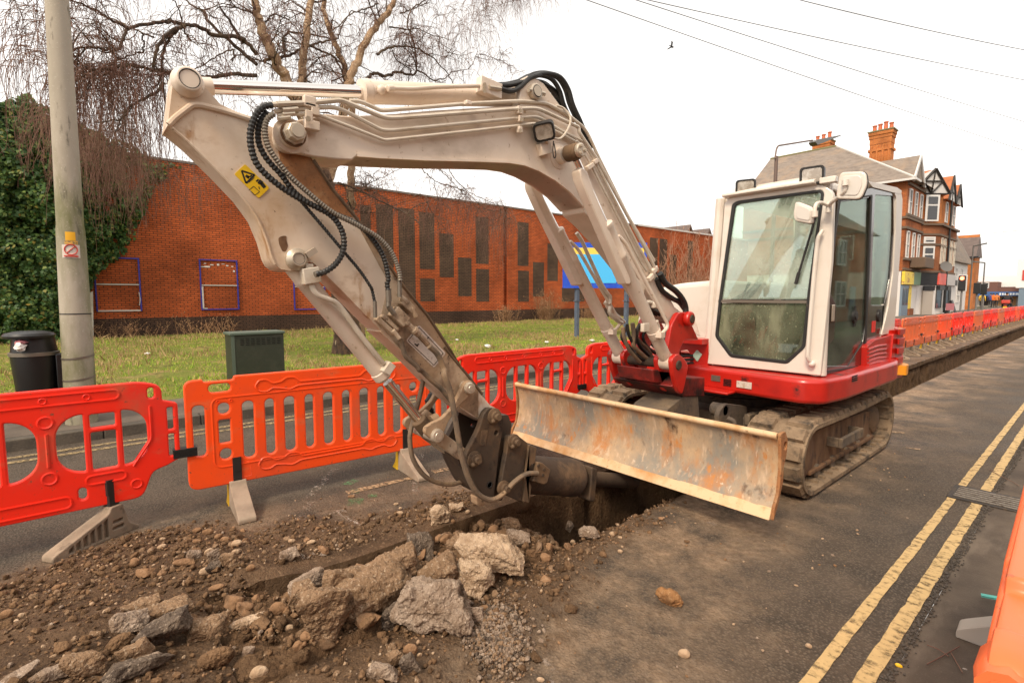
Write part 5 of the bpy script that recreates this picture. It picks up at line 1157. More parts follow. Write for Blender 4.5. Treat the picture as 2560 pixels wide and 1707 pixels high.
b=MB(); b.bb(BN[0]+.02,BN[0]+.16,BN[1]+.17,BN[1]+.26,.4,.9); b.build('bin_bracket',MATS['bin_plastic'],t,bev=.01)
M('rubbish_white',(.75,.7,.66),.7); M('rubbish_pink',(.4,.15,.17),.7)
def crumple(name,c,s,mat,label,cat,seed,group=None):
    rs=random.Random(seed); b=MB(); b.ball(c,s,10,7); b.v=[(p[0]+rs.gauss(0,s[0]*.16),p[1]+rs.gauss(0,s[1]*.16),p[2]+rs.gauss(0,s[2]*.2)) for p in b.v]
    return tag(b.build(name,mat,smooth=False,base=c),label,cat,group)
crumple('paper_bag',at('C7',175,1095,X=-7.40),(.07,.05,.045),MATS['rubbish_white'],'white crumpled paper bag hanging out of the litter bin','rubbish',1)
crumple('pink_wrapper',at('C7',185,1055,X=-7.45),(.07,.05,.03),MATS['rubbish_pink'],'pink wrapper stuffed into the mouth of the litter bin','rubbish',2)
# utility cabinet
M('green_steel',(.028,.036,.022),.5,layers=[((.045,.05,.033),5,.5,.7)],bump=(40,.1,.002)); M('green_pale',(.085,.115,.085),.5)
t=thing('utility_cabinet',(-9.1,2.25,.1),'dark green steel street cabinet with vent slots on the grass','cabinet')
a=at('S',530,778,X=-9.0); c2=at('S',651,772,X=-9.0); zt_=.95; X1=-8.99
b=MB(); b.bb(X1-.42,X1,a.y,c2.y,.05,zt_-.045); b.build('cabinet_body',MATS['green_steel'],t,bev=.006)
b=MB(); b.bb(X1-.44,X1+.02,a.y-.02,c2.y+.02,zt_-.044,zt_); b.build('cabinet_lid',MATS['green_pale'],t,bev=.01)
b=MB(); b.bb(X1+.001,X1+.006,a.y,a.y+.05,.1,zt_-.046); b.build('door_edge',MATS['green_pale'],t)
b=MB()
for k in range(8):
    for j in range(4): y_=a.y+.13+k*(c2.y-a.y-.2)/7.5; b.bb(X1+.001,X1+.007,y_,y_+.055,zt_-.12-.03*j+.008,zt_-.12-.03*j+.016)
b.build('vent_slots',MATS['opening_shade'],t)
# estate board on two posts
M('board_blue',(.012,.07,.55),.5,layers=[((.03,.12,.6),6,.5,.7)]); M('board_yellow',(.85,.62,.10),.5); M('board_sky',(.07,.48,.90),.5,layers=[((.12,.5,.88),30,.6,.7)]); M('board_white',(.82,.80,.78),.5); M('post_blue',(.085,.11,.16),.6,layers=[((.14,.16,.2),9,.5,.7)])
SP=at('C3',668,728,X=-12.3); dv=Vector((.62,.78,0)).normalized(); nv=Vector((dv.y,-dv.x,0))
t=thing('sign_board',(SP.x+.6,SP.y+.8,.1),'blue, yellow and white sign board on two grey-blue posts in front of the wall','sign board')
zl=SP.z; zh=3.35; Wd=2.9
def sheet(u0,u1,z0,z1,off,th,name,mat,parent=None):
    b=MB(); p=[SP+dv*u0,SP+dv*u1]; vs=[]
    for q in p:
        for z in (z0,z1):
            for o_ in (off,off+th): v=Vector((q.x,q.y,z))+nv*o_; vs.append(v)
    b.add(vs,[(0,1,3,2),(4,6,7,5),(0,4,5,1),(2,3,7,6),(0,2,6,4),(1,5,7,3)]); return b.build(name,mat,parent or t)
sheet(0,Wd,zl,zh,0,.04,'board',MATS['board_blue'])
sheet(.12,Wd-.10,zl+.75,zh-.18,.042,.003,'yellow_band',MATS['board_yellow']); sheet(.12,.5,zl+.55,zh-.8,.0415,.003,'yellow_side',MATS['board_yellow'])
sheet(.32,1.85,zl+.17,zl+1.15,.047,.003,'sky_blue_panel',MATS['board_sky']); sheet(1.852,Wd-.1,zl+.22,zl+1.1,.0465,.003,'white_panel',MATS['board_white'])
b=MB()
for u,w2 in ((.52,.06),(2.25,.06)):
    q=SP+dv*u-nv*.05; b.bb(q.x-w2,q.x+w2,q.y-w2,q.y+w2,.0,zh-.2); b.bb(q.x-w2*1.4,q.x+w2*1.4,q.y-w2*1.4,q.y+w2*1.4,1.45,1.48)
b.m=0; o1=MB(); 
for i,(u,w2) in enumerate(((.52,.06),(2.25,.06))):
    o1=MB(); q=SP+dv*u-nv*.08; o1.bb(q.x-w2,q.x+w2,q.y-w2,q.y+w2,.0,zh-.2); o1.bb(q.x-w2*1.5,q.x+w2*1.5,q.y-w2*1.5,q.y+w2*1.5,1.35,1.375); o1.build('sign_post',MATS['post_blue'],t)
# overhead wires
M('wire_black',(.05,.048,.05),.8,spec=.1)
wl=['overhead wire crossing the sky lowest, reaching the right edge above the cab roof','overhead wire crossing the sky second from the bottom','overhead wire crossing the sky third from the bottom, close beside the second at the top','short overhead wire nearest the top right corner of the sky']
for k,(p,q) in enumerate((((1365,0),(2352,342)),((1480,0),(2352,275)),((1515,0),(2352,178)),((1862,0),(2352,108)))):
    A=at('S',*p,Z=7.7); B=at('S',*q,Z=7.7); d=(B-A); A2=A-d*.8; B2=B+d*.9; P=[]
    for i in range(41):
        s_=i/40; v=A2.lerp(B2,s_); v.z=7.7+.25*((2*s_-1)**2)-.1; P.append(v)
    b=MB(); b.tube(P,.0075,5); tag(b.build('overhead_wire',MATS['wire_black'],base=A2),wl[k],'wire','overhead wires')
# far pair of wires
b=MB(); b.tube([at('D1',400,455,Y=60),at('D1',900,470,Y=58),at('D1',1344,425,Y=52)],.012,4); tag(b.build('overhead_wire',MATS['wire_black']),'faint far wire low in the sky above the supermarket','wire','overhead wires')
# bird
bp_=at('S',1543,108,Y=22); M('bird_dark',(.02,.018,.02),.8)
b=MB(); b.ball(bp_,(.045,.11,.045),10,7); b.add([bp_+Vector((0,.04,.02)),bp_+Vector((.05,.02,.20)),bp_+Vector((.03,-.09,.23)),bp_+Vector((0,-.07,.02))],[(0,1,2,3)]); b.add([bp_+Vector((0,.04,.0)),bp_+Vector((-.22,.06,-.02)),bp_+Vector((-.26,-.03,-.04)),bp_+Vector((0,-.07,.0))],[(0,1,2,3)]); b.add([bp_+Vector((0,-.09,0)),bp_+Vector((.05,-.2,.01)),bp_+Vector((-.05,-.2,.01))],[(0,1,2)]); b.ball(bp_+Vector((0,.12,.02)),.03,8,6)
o=b.build('bird',MATS['bird_dark'],base=bp_); tag(o,'small dark bird flying in the white sky','bird'); o.modifiers.new('thick','SOLIDIFY').thickness=.006
# street lamp beyond the cab
M('lamp_steel',(.16,.11,.09),.6,.4); M('lamp_grey',(.12,.11,.10),.5)
lb=at('C6',650,460,X=-8); t=thing('street_lamp',(lb.x,lb.y,.12),'slim brown street lamp with an outreach arm above the cab roof','street lamp')
a1=at('C6',650,245,X=-8); a2=at('C6',665,200,X=-8); a3=at('C6',720,178,X=-8); a4=at('C6',905,140,X=-8); a5=at('C6',1075,113,X=-8)
b=MB(); b.cyl((lb.x,lb.y,.1),(lb.x,lb.y,a1.z),.07,14,.06); b.tube(fillet([a1-Vector((0,0,.1)),Vector((lb.x,lb.y,a2.z+.1)),a4],.45,8),.03,8); b.build('pole',MATS['lamp_steel'],t)
b=MB(); d=(a5-a4); 
for s_ in (0,): b.prism(rpoly([(a4.y-.05,a4.z-.09),(a4.y+.15,a4.z+.03),(a5.y,a5.z+.03),(a5.y+.05,a5.z),(a4.y+.2,a4.z-.17)],.03),'x',-8.13,-7.87)
b.build('lantern',MATS['lamp_grey'],t,bev=.02)
# ------------------------------------------------------------------ long brick wall of the retail building
def brick_mat(name,c1,c2,mortar,bw=.225,bh=.075,axis='yz',dirt_haze=None,mort=.010):
    m=bpy.data.materials.new(name); m.use_nodes=True; n=m.node_tree.nodes; l=m.node_tree.links; p=n['Principled BSDF']; p.inputs['Roughness'].default_value=.88; p.inputs['Specular IOR Level'].default_value=.2
    tc=n.new('ShaderNodeTexCoord'); sp=n.new('ShaderNodeSeparateXYZ'); cb=n.new('ShaderNodeCombineXYZ'); l.new(tc.outputs['Object'],sp.inputs[0])
    ad=n.new('ShaderNodeMath'); l.new(sp.outputs[0],ad.inputs[0]); l.new(sp.outputs[1],ad.inputs[1]); l.new(ad.outputs[0],cb.inputs[0]); l.new(sp.outputs[2],cb.inputs[1])
    br=n.new('ShaderNodeTexBrick'); l.new(cb.outputs[0],br.inputs['Vector']); br.inputs['Scale'].default_value=1; br.inputs['Brick Width'].default_value=bw; br.inputs['Row Height'].default_value=bh; br.inputs['Mortar Size'].default_value=mort; br.inputs['Mortar Smooth'].default_value=.1; br.inputs['Bias'].default_value=0
    br.inputs['Color1'].default_value=(*c1,1); br.inputs['Color2'].default_value=(*c2,1); br.inputs['Mortar'].default_value=(*mortar,1)
    t=n.new('ShaderNodeTexNoise'); t.inputs['Scale'].default_value=.7; t.inputs['Detail'].default_value=6; l.new(tc.outputs['Object'],t.inputs['Vector'])
    r=n.new('ShaderNodeMapRange'); r.inputs[1].default_value=.3; r.inputs[2].default_value=.7; r.inputs[3].default_value=.62; r.inputs[4].default_value=1.22; l.new(t.outputs[0],r.inputs[0])
    mx=n.new('ShaderNodeMixRGB'); mx.blend_type='MULTIPLY'; mx.inputs[0].default_value=1; l.new(br.outputs[0],mx.inputs[1]); l.new(r.outputs[0],mx.inputs[2]); l.new(mx.outputs[0],p.inputs['Base Color'])
    bp=n.new('ShaderNodeBump'); bp.inputs['Strength'].default_value=.6; bp.inputs['Distance'].default_value=.012; bp.invert=True; l.new(br.outputs['Fac'],bp.inputs['Height']); l.new(bp.outputs[0],p.inputs['Normal'])
    MATS[name]=m
brick_mat('red_brick',(.58,.125,.036),(.42,.09,.027),(.10,.045,.025)); brick_mat('dark_brick',(.135,.082,.052),(.10,.062,.042),(.035,.026,.02)); brick_mat('plinth_brick',(.11,.06,.04),(.08,.046,.032),(.028,.02,.016))
M('coping',(.16,.13,.11),.6); M('coping_white',(.6,.57,.54),.5)
WA=Vector((-22.05,-6,0)); WB=Vector((-20.45,46,0)); wd=(WB-WA).normalized(); wn=Vector((wd.y,-wd.x,0)); wang=math.atan2(wd.y,wd.x)-math.pi/2
def wall_hit(c,x,y,off=0):
    a,bb_,s=CR[c]; px=a+x*s; py=bb_+y*s; d=RIGHT*((px-1280)/1280)-UP*((py-853.5)/1280)+FWD; o=WA+wn*off
    t=(o-ORG).dot(wn)/d.dot(wn); q=ORG+d*t; return ((q-WA).dot(wd),q.z)
WL=thing('brick_wall',tuple(WA),'long windowless red brick wall with dark brick panels behind the grass verge','wall'); WL.rotation_euler=(0,0,wang)
def wpart(b,name,mat,bev=0): 
    o=b.build(name,mat,None,base=(0,0,0),bev=bev); o.parent=WL; return o
Lw=(WB-WA).length; q=wall_hit('C2',1810,300)[0]
b=MB(); b.bb(-.4,0,-14,q-.28,.78,6.22); b.bb(-.4,0,q+.0,Lw,.78,6.22); b.bb(-.4,-.22,q-.28,q,.78,6.22); wpart(b,'wall_face',MATS['red_brick'])
b=MB(); b.bb(-.4,.02,-14,q-.28,-.2,.78); b.bb(-.4,.02,q,Lw,-.2,.78); b.bb(-.4,-.2,q-.28,q,-.2,.78); wpart(b,'plinth',MATS['plinth_brick'])
qc=wall_hit('C3',1470,90)[0]
b=MB(); b.bb(-.45,.04,-14,qc,6.221,6.30); wpart(b,'coping',MATS['coping'])
b=MB(); b.bb(-.45,.06,qc,Lw,6.221,6.33); wpart(b,'white_coping',MATS['coping_white'])
dbm=MATS['dark_brick']
for c,x0,x1,y0,y1 in (('C2',0,125,55,600),('C2',195,400,45,820),('C2',465,665,90,1250),('C2',722,908,140,845),('C2',735,915,960,1245),('C2',968,1145,405,945),('C2',1200,1365,700,1178),('C2',1418,1575,200,780),('C2',1422,1580,845,1245),('C2',1930,2065,265,805),('C2',1935,2070,865,1245),
  ('C3',352,470,450,820),('C3',507,620,250,650),('C3',662,905,720,875),('C3',1603,1690,185,640),('C3',1708,1790,200,660),('C3',1815,1890,370,680),('C3',2010,2065,220,640)):
    (s0,za),(s1,_)=wall_hit(c,x0,y0),wall_hit(c,x1,y0); _,zb_=wall_hit(c,x0,y1); za=min(za,6.1)
    b=MB(); b.bb(-.03,.004,s0,s1,zb_,za); wpart(b,'dark_brick_panel',dbm)
# blue empty frames fixed to the wall
M('frame_blue',(.035,.035,.30),.5); M('frame_white',(.62,.56,.50),.5); M('chipped_white',(.72,.68,.62),.7); M('worn_paint_patch',(.17,.07,.04),.9,layers=[((.30,.08,.03),9,.42,.55),((.10,.07,.055),20,.55,.7)])
fl=['left-hand blue frame partly under the ivy, with a white crossbar','blue frame with flaking paint patch between the ivy and the excavator arm','blue frame on the wall mostly hidden behind the bucket cylinder']
for k,(c,x0,x1,y0,y1,ym) in enumerate((('C1',165,768,215,938,577),('C1',1550,2050,248,915,590),('A7',315,625,165,685,458))):
    (s0,z1_),(s1,_)=wall_hit(c,x0,y0),wall_hit(c,x1,y0); z0_=wall_hit(c,(x0),y1)[1]; zm=wall_hit(c,x0,ym)[1]
    q=WA+wd*((s0+s1)/2); t=thing('poster_frame',(q.x,q.y,z0_),fl[k],'poster frame','blue frames on the wall'); t.rotation_euler=(0,0,wang); h_=z1_-z0_; w2=(s1-s0)/2
    def fp(b,name,mat): o=b.build(name,mat,None,base=(0,0,0)); o.parent=t
    b=MB(); tk=.042; b.bb(.005,.05,-w2,-w2+tk,0,h_); b.bb(.005,.05,w2-tk,w2,0,h_); b.bb(.005,.05,-w2+tk,w2-tk,h_-tk,h_)
    if k!=0: b.bb(.005,.05,-w2+tk,w2-tk,0,tk)
    fp(b,'frame',MATS['frame_blue'])
    b=MB(); b.bb(.005,.04,-w2+tk,w2-tk,zm-z0_-.018,zm-z0_+.018); fp(b,'crossbar',MATS['frame_white'])
    if k==0: b=MB(); b.bb(.005,.045,-w2+tk,w2-tk,0,.05); fp(b,'bottom_bar',MATS['frame_white']); b=MB(); b.tube(spline([(.05,w2-tk-.02,.65),(.05,w2-tk+.0,.4),(.05,w2-tk-.03,.2)],5),.012,6); fp(b,'loose_strip',MATS['frame_white'])
    if k==1:
        rs=random.Random(2); b=MB()
        for y,z,w_,hh in ((-.62,1.62,.13,.05),(-.42,1.62,.20,.06),(-.25,1.70,.10,.05),(-.02,1.71,.10,.08),(.35,1.68,.08,.05),(.55,1.66,.1,.04),(.62,1.48,.07,.07),(-.5,1.74,.07,.03),(.2,1.74,.08,.03)):
            z=z*h_/1.9
            for j in range(3): b.bb(.006+.001*j,.0075+.001*j,y*w2/.75+rs.uniform(-.03,.03)-w_/2,y*w2/.75+w_/2*rs.uniform(.4,1),z-hh/2*rs.uniform(.5,1),z+hh/2*rs.uniform(.4,1))
        fp(b,'paint_chips',MATS['chipped_white']); b=MB(); b.bb(.05,.06,-w2+tk,-w2+tk+.05,tk,zm-z0_-.05); b.bb(.05,.06,-w2+tk,-w2+tk+.16,tk,tk+.03); fp(b,'loose_strip',MATS['frame_white'])
# pale board leaning and white pipe on the ground at the foot of the wall
M('weathered_white',(.62,.56,.48),.7,layers=[((.45,.4,.32),5,.5,.7)])
a=at('C1',95,680,X=-21.2); b_=at('C1',125,1285,X=-21.2)
b=MB(); b.prism([(b_.y-.10,.1),(b_.y+.10,.1),(a.y+.14,a.z+.03),(a.y-.06,a.z-.1)],'x',-21.25,-21.18); tag(b.build('white_board',MATS['weathered_white'],base=(-21.2,b_.y,.1)),'pale upright board standing beside the ivy at the foot of the wall','board')
P=[at('C1',x,y,X=-20.9) for x,y in ((120,1300),(250,1345),(700,1325),(1150,1308))]
b=MB(); b.tube(fillet(P,.3),.07,8); tag(b.build('white_pipe',MATS['rubbish_white'],base=P[0]),'white pipe lying on the grass along the foot of the wall','pipe')
# ------------------------------------------------------------------ distant roofs behind the wall
M('roof_tile_grey',(.115,.085,.075),.8,layers=[((.16,.12,.105),3,.45,.7)]); brick_mat('house_brick',(.42,.12,.05),(.34,.09,.035),(.2,.12,.08)); M('white_trim',(.62,.60,.57),.5)
Xh=-34
def rp(c,x,y,X=Xh): v=at(c,x,y,X=X); return v
e0=rp('C3',1740,90); r0=rp('C3',1940,55); r1=rp('C3',2020,50); e1=rp('C3',2260,165); 
t=thing('distant_house',(Xh,r1.y,0),'grey-roofed brick houses with two small gables showing above the long wall','house')
b=MB(); zr=r1.z; ze=zr-2.6; y0=e0.y; y1=e1.y+6
b.prism([(Xh-.5,ze),(Xh-4.5,zr),(Xh-8.5,ze)],'y',y0,y1); b.build('roof',MATS['roof_tile_grey'],t)
b=MB(); b.bb(Xh-8.4,Xh-.6,y0+.1,y1-.1,0,ze-.01); b.build('house_wall',MATS['house_brick'],t)
for px,py in ((2025,50),(2230,90)):
    v=at('C3',px,py,X=Xh+.4); w_=2.6; b=MB(); hh=2.9; b.prism([(v.y-w_/2-.4,v.z-hh),(v.y,v.z-.2),(v.y+w_/2+.4,v.z-hh)],'x',Xh-2,Xh+.4); b.build('gable',MATS['house_brick'],t)
    b=MB(); 
    for s_ in (-1,1): b.prism([(v.y,v.z-.2),(v.y,v.z),(v.y+s_*(w_/2+.8),v.z-hh-.1),(v.y+s_*(w_/2+.5),v.z-hh-.1)],'x',Xh-4,Xh+.6)
    b.build('gable_roof',MATS['roof_tile_grey'],t)
# ------------------------------------------------------------------ trees
M('birch_bark',(.40,.26,.15),.85,layers=[((.20,.11,.055),3,.42,.64,(1,1,.5)),((.07,.045,.028),5,.60,.66,(1,1,2.2)),((.62,.5,.36),14,.55,.7,(1,1,1.5))],bump=(24,.6,.01))
M('rough_bark',(.11,.062,.034),.95,layers=[((.03,.018,.012),5,.45,.6,(1,1,.4)),((.42,.31,.2),6,.60,.66,(1,1,.45))],bump=(14,1,.05))
M('branch_bark',(.075,.048,.032),.9,layers=[((.16,.11,.055),2,.5,.7),((.05,.03,.02),8,.5,.7)],bump=(30,.5,.008)); M('twig_bark',(.115,.050,.034),.9,layers=[((.21,.115,.075),.8,.42,.65)])
TX=-12.5
TB=Vector((-12.45,5.4,.1))
def tp(c,*p,dx=0): return [at(c,x,y,X=TX+dx) for x,y in p]
TR1=thing('birch_tree',tuple(TB),'large bare weeping birch with dark rough base and drooping twigs behind the excavator arm','tree')
TR2=thing('birch_tree',(-13.6,6.2,.1),'slender pale birch stem rising behind the boom, beside the large birch','tree')
wig=random.Random(11)
def limb(b,pts,r0,r1,n=8,wob=.03,sp=7):
    P=spline(pts,sp); k=len(P)
    P=[p+Vector((wig.gauss(0,wob),wig.gauss(0,wob),wig.gauss(0,wob)))*(1 if 0<i<k-1 else 0) for i,p in enumerate(P)]
    b.tube(P,[r0+(r1-r0)*i/(k-1) for i in range(k)],n); return P
b=MB(); basep=tp('S',(800,812),(795,740),(790,690),(778,600),(765,520),(752,450),(740,400)); limb(b,basep,.35,.18,16,.012); b.tube([basep[0]+Vector((0,0,-.2)),basep[0]+Vector((0,0,.4))],[.46,.34],16); b.build('trunk',MATS['rough_bark'],TR1)
stems=MB(); S1=limb(stems,tp('S',(742,410),(722,330),(690,250),(655,180),(622,115),(600,60),(585,0),(575,-120),(560,-260)),.16,.05,10,.02)
S2=limb(stems,tp('S',(745,410),(722,320),(700,230),(692,180),(700,100),(715,0),(725,-140),(735,-300)),.13,.05,10,.02)
S3=limb(stems,tp('S',(750,430),(775,330),(795,230),(808,170),(838,100),(880,40),(905,0),(950,-110)),.13,.05,10,.02)
stems.build('stems',MATS['birch_bark'],TR1)
b=MB(); Q1=limb(b,[Vector((-13.6,6.2,.05))]+tp('S',(812,640),(808,500),(806,400),(812,300),(800,190),(770,100),(745,20),(740,-150),dx=-1.1),.13,.05,10,.02); b.build('trunk',MATS['birch_bark'],TR2)
LIMBS=[]
br=MB()
def L(c,pts,r0,r1,dx0=0,dx1=0,tree=br):
    n=len(pts); V=[at(c,x,y,X=TX+dx0+(dx1-dx0)*i/(n-1)) for i,(x,y) in enumerate(pts)]
    r0*=.6; r1*=.75; P=limb(tree,V,r0,r1,7,.010,6); LIMBS.append((P,r0,r1)); return P
C=[('C4',[(2340,500),(2200,350),(1950,320),(1800,240),(1680,230),(1540,200),(1380,215),(1180,265),(1120,360),(1070,460),(930,450),(770,430),(640,470)],.075,.02,0,1.2),
('C4',[(2340,590),(2150,420),(1900,200),(1860,110),(1760,60),(1650,-40)],.07,.02,0,-.8),
('C4',[(1690,240),(1560,290),(1440,420),(1400,600),(1440,660)],.06,.03,.6,.8),
('C4',[(1640,250),(1530,380),(1470,560),(1480,680),(1400,820)],.05,.02,.6,.2),
('C4',[(2340,690),(2100,680),(1900,710),(1750,680),(1430,650),(1200,600),(1000,630),(870,640),(760,600),(650,480)],.07,.018,.2,1.4),
('C4',[(1500,760),(1380,870),(1250,930),(1150,1010),(1100,1090),(880,1120)],.045,.012,.8,1.2),
('C4',[(1450,690),(1490,800),(1500,930),(1530,1000)],.03,.01,.8,.6),
('C4',[(1150,1010),(1080,1150),(1040,1240)],.025,.01,.9,1.0),
('C4',[(1180,265),(1000,180),(850,80),(650,0),(520,-80)],.04,.012,.9,1.8),
('C4',[(1400,340),(1250,280),(1100,210),(950,150),(700,20)],.03,.012,.3,-.8),
('C4',[(1310,470),(1200,500),(1060,560),(930,640)],.025,.01,.6,.9),
('C4',[(1290,300),(1310,400),(1300,470)],.025,.02,.6,.6),
('C4',[(1060,460),(900,460),(650,180),(560,90)],.02,.008,1,1.6),
('C4',[(2000,60),(2130,250),(2220,400)],.03,.05,.2,0),
('C4',[(1740,370),(1680,290),(1640,100),(1560,-20)],.03,.012,.4,1.2),
('C4',[(2120,560),(2130,460),(2000,500),(1850,600),(1680,650)],.03,.012,.1,-.5),
('C5',[(60,450),(200,420),(330,370),(420,330),(520,300),(600,280),(640,180),(700,80)],.06,.015,0,-.9),
('C5',[(210,400),(200,320),(230,240),(400,260),(560,290)],.055,.02,0,-.6),
('C5',[(230,240),(330,330)],.03,.02,0,.1),
('C5',[(380,330),(480,380),(560,410),(620,500),(660,640)],.045,.03,-.3,-.8),
('C5',[(60,170),(130,110),(240,150),(320,250)],.03,.015,0,-.4),
('C5',[(890,400),(960,360),(1050,345),(1180,355),(1290,420),(1400,530),(1450,620)],.055,.015,.1,-1.2),
('C5',[(800,590),(870,540),(950,560),(1040,530),(1130,550),(1180,520),(1170,380),(1140,260),(1110,160),(1150,60),(1250,0)],.07,.02,0,-1.0),
('C5',[(1180,520),(1250,550),(1300,590),(1380,580),(1450,530),(1560,510)],.04,.012,-.4,-1.2),
('C5',[(980,200),(1090,215),(1190,215),(1290,260),(1420,290)],.035,.01,0,-.8),
('C5',[(1000,370),(1030,440),(1090,480),(1150,520)],.025,.015,-.2,-.4),
('C5',[(1390,430),(1440,350),(1500,210)],.02,.008,-1,-1.4),
('C5',[(1560,510),(1610,430),(1640,320)],.02,.008,-1.2,-1.4),
('C5',[(1620,400),(1700,410),(1800,460)],.015,.006,-1.3,-1.6),
('C5',[(900,30),(800,70),(680,120),(560,230),(470,260)],.03,.01,.2,1),
('C5',[(550,600),(650,560),(750,490),(870,540)],.03,.012,-.5,0),
('C5',[(290,440),(420,440),(560,400),(680,370)],.02,.008,0,-.6),
('C5',[(1060,100),(1150,70),(1250,20),(1330,-60)],.03,.01,0,-.9),
('A2',[(1160,800),(1290,850),(1400,900),(1560,980),(1620,1010),(1700,1070)],.045,.02,-.8,.6),
('A2',[(1620,1000),(1660,960),(1740,930),(1829,900)],.02,.01,.4,.2),
('A2',[(1220,930),(1280,980),(1340,1000),(1460,1000)],.03,.012,-.9,-.4),
('A3',[(0,800),(80,860),(200,800),(330,740),(450,690)],.03,.008,-1,-.5),
('A3',[(520,700),(620,790),(740,830),(830,870),(930,960),(1010,990)],.025,.008,-.6,.3),
('A3',[(700,690),(760,790),(870,880),(990,930),(1080,960)],.025,.008,-.8,-.2),
('S',[(1000,380),(1040,420),(1090,470),(1140,520)],.02,.006,-.8,-1.6),
('S',[(905,0),(980,-60),(1060,-90),(1140,-70),(1200,-10)],.06,.01,0,-1.6),
('S',[(585,0),(500,-70),(400,-110),(280,-90),(180,-20),(120,60)],.06,.01,0,1.6),
('S',[(715,0),(800,-80),(900,-130),(1000,-110),(1100,-30)],.05,.01,0,-.9),
('S',[(575,-100),(480,-160),(330,-180),(200,-120),(90,-20)],.05,.01,.3,2.2)]
for a in C: L(*a)
# side branches
rs=random.Random(21)
def grow(b,p,d,L_,r,lev):
    k=max(4,int(L_/.16)); P=[p]; q=p.copy(); dd=d.normalized()
    for i in range(k):
        dd=(dd+Vector((rs.gauss(0,.26),rs.gauss(0,.26),rs.gauss(0,.22)-.035*(i/k)))).normalized(); q=q+dd*(L_/k); P.append(q.copy())
    b.tube(P,[max(r*(1-i/k*.75),.004) for i in range(k+1)],5 if r>.012 else 4,caps=False); LIMBS.append((P,r,r*.3))
    if lev>0:
        for j in range(rs.randint(2,4)):
            i=rs.randint(1,k); t=(P[i]-P[i-1]).normalized(); s=Vector((rs.gauss(0,1),rs.gauss(0,1),rs.gauss(0,.7))); s=(s-t*s.dot(t)).normalized()
            grow(b,P[i],t*.6+s*.8,L_*rs.uniform(.45,.75),r*.6,lev-1)
main=list(LIMBS)+[(S1,.12,.05),(S2,.1,.05),(S3,.1,.05),(Q1,.1,.04)]
for P,r0,r1 in main:
    ln=sum((P[i+1]-P[i]).length for i in range(len(P)-1)); n=int(ln*1.5)
    for j in range(n):
        i=rs.randint(2,len(P)-1)
        if P[i].z<3.6: continue
        t=(P[i]-P[i-1]).normalized(); s=Vector((rs.gauss(0,1),rs.gauss(0,1),rs.gauss(.2,.8))); s=(s-t*s.dot(t)).normalized()
        grow(br,P[i],t*.5+s,rs.uniform(.5,1.3),max(.010,min(.022,r0*.35)),1)
br.build('branches',MATS['branch_bark'],TR1)
# drooping twigs
tw=MB()
def twig(p,L_,side,r=.0052):
    k=max(4,int(L_/.17)); q=p.copy(); P=[q.copy()]; d=Vector((side.x,side.y,.25)).normalized()
    for i in range(k):
        g=min(1,(i+1)/3.2); d=(d*(1-.42*g)+Vector((rs.gauss(0,.16),rs.gauss(0,.16),-.55*g-.03))).normalized(); q=q+d*(L_/k); P.append(q.copy())
    tw.tube(P,[r*(1-.5*i/k) for i in range(k+1)],3,caps=False)
    for j in range(rs.randint(1,3)):
        i=rs.randint(1,k); e=P[i]+Vector((rs.gauss(0,.08),rs.gauss(0,.08),-rs.uniform(.04,.28))); tw.tube([P[i],P[i].lerp(e,.5)+Vector((rs.gauss(0,.02),0,0)),e],[r*.8,r*.7,r*.4],3,caps=False)
def catk(p): pass
for P,r0,r1 in LIMBS:
    ln=sum((P[i+1]-P[i]).length for i in range(len(P)-1))
    for j in range(int(ln*6)+1):
        i=rs.randint(1,len(P)-1); p=P[i].lerp(P[i-1],rs.random())
        if p.z<3.2: continue
        a=rs.uniform(0,6.28); left=p.y<3.2
        twig(p,rs.uniform(.3,1.1)*(1.25 if left else .9),Vector((math.cos(a),math.sin(a),0)))
# long curtains: over the ivy, in front of the wall, at the top right of the crown
def curtain(c,x0,x1,y0,y1,n,l0,l1,dx0,dx1,r=.0045):
    for j in range(n):
        v=at(c,rs.uniform(x0,x1),rs.uniform(y0,y1),X=TX+rs.uniform(dx0,dx1)); a=rs.uniform(0,6.28); twig(v,rs.uniform(l0,l1),Vector((math.cos(a),math.sin(a),0)),r)
curtain('C4',640,1600,560,720,230,1.0,2.4,-2,2); curtain('C4',120,480,60,620,130,.8,2.2,-1,2.5); curtain('C4',680,1250,560,900,260,1.6,3.2,-3,0)
curtain('A1',430,820,690,900,230,.9,2.6,-6.5,-4,.006); curtain('A1',230,420,560,720,110,.7,2.2,-6.5,-4,.006); curtain('A1',800,1250,880,1020,110,.8,2.0,-6.5,-4,.005)
curtain('C5',1450,1750,-40,260,130,.7,1.8,-2,0); curtain('C5',1850,1930,-60,0,45,.8,1.6,-2,-1); curtain('C5',1750,2200,-80,-10,40,.7,1.4,-2,0)
curtain('C2',900,1750,-30,120,150,.8,2.4,-6,-2,.005); curtain('C2',1500,1830,60,220,90,1.2,3.2,-6,-3,.005); curtain('C2',200,900,-60,200,90,.5,1.6,-6,-2,.004)
tw.build('twigs',MATS['twig_bark'],TR1,smooth=False)
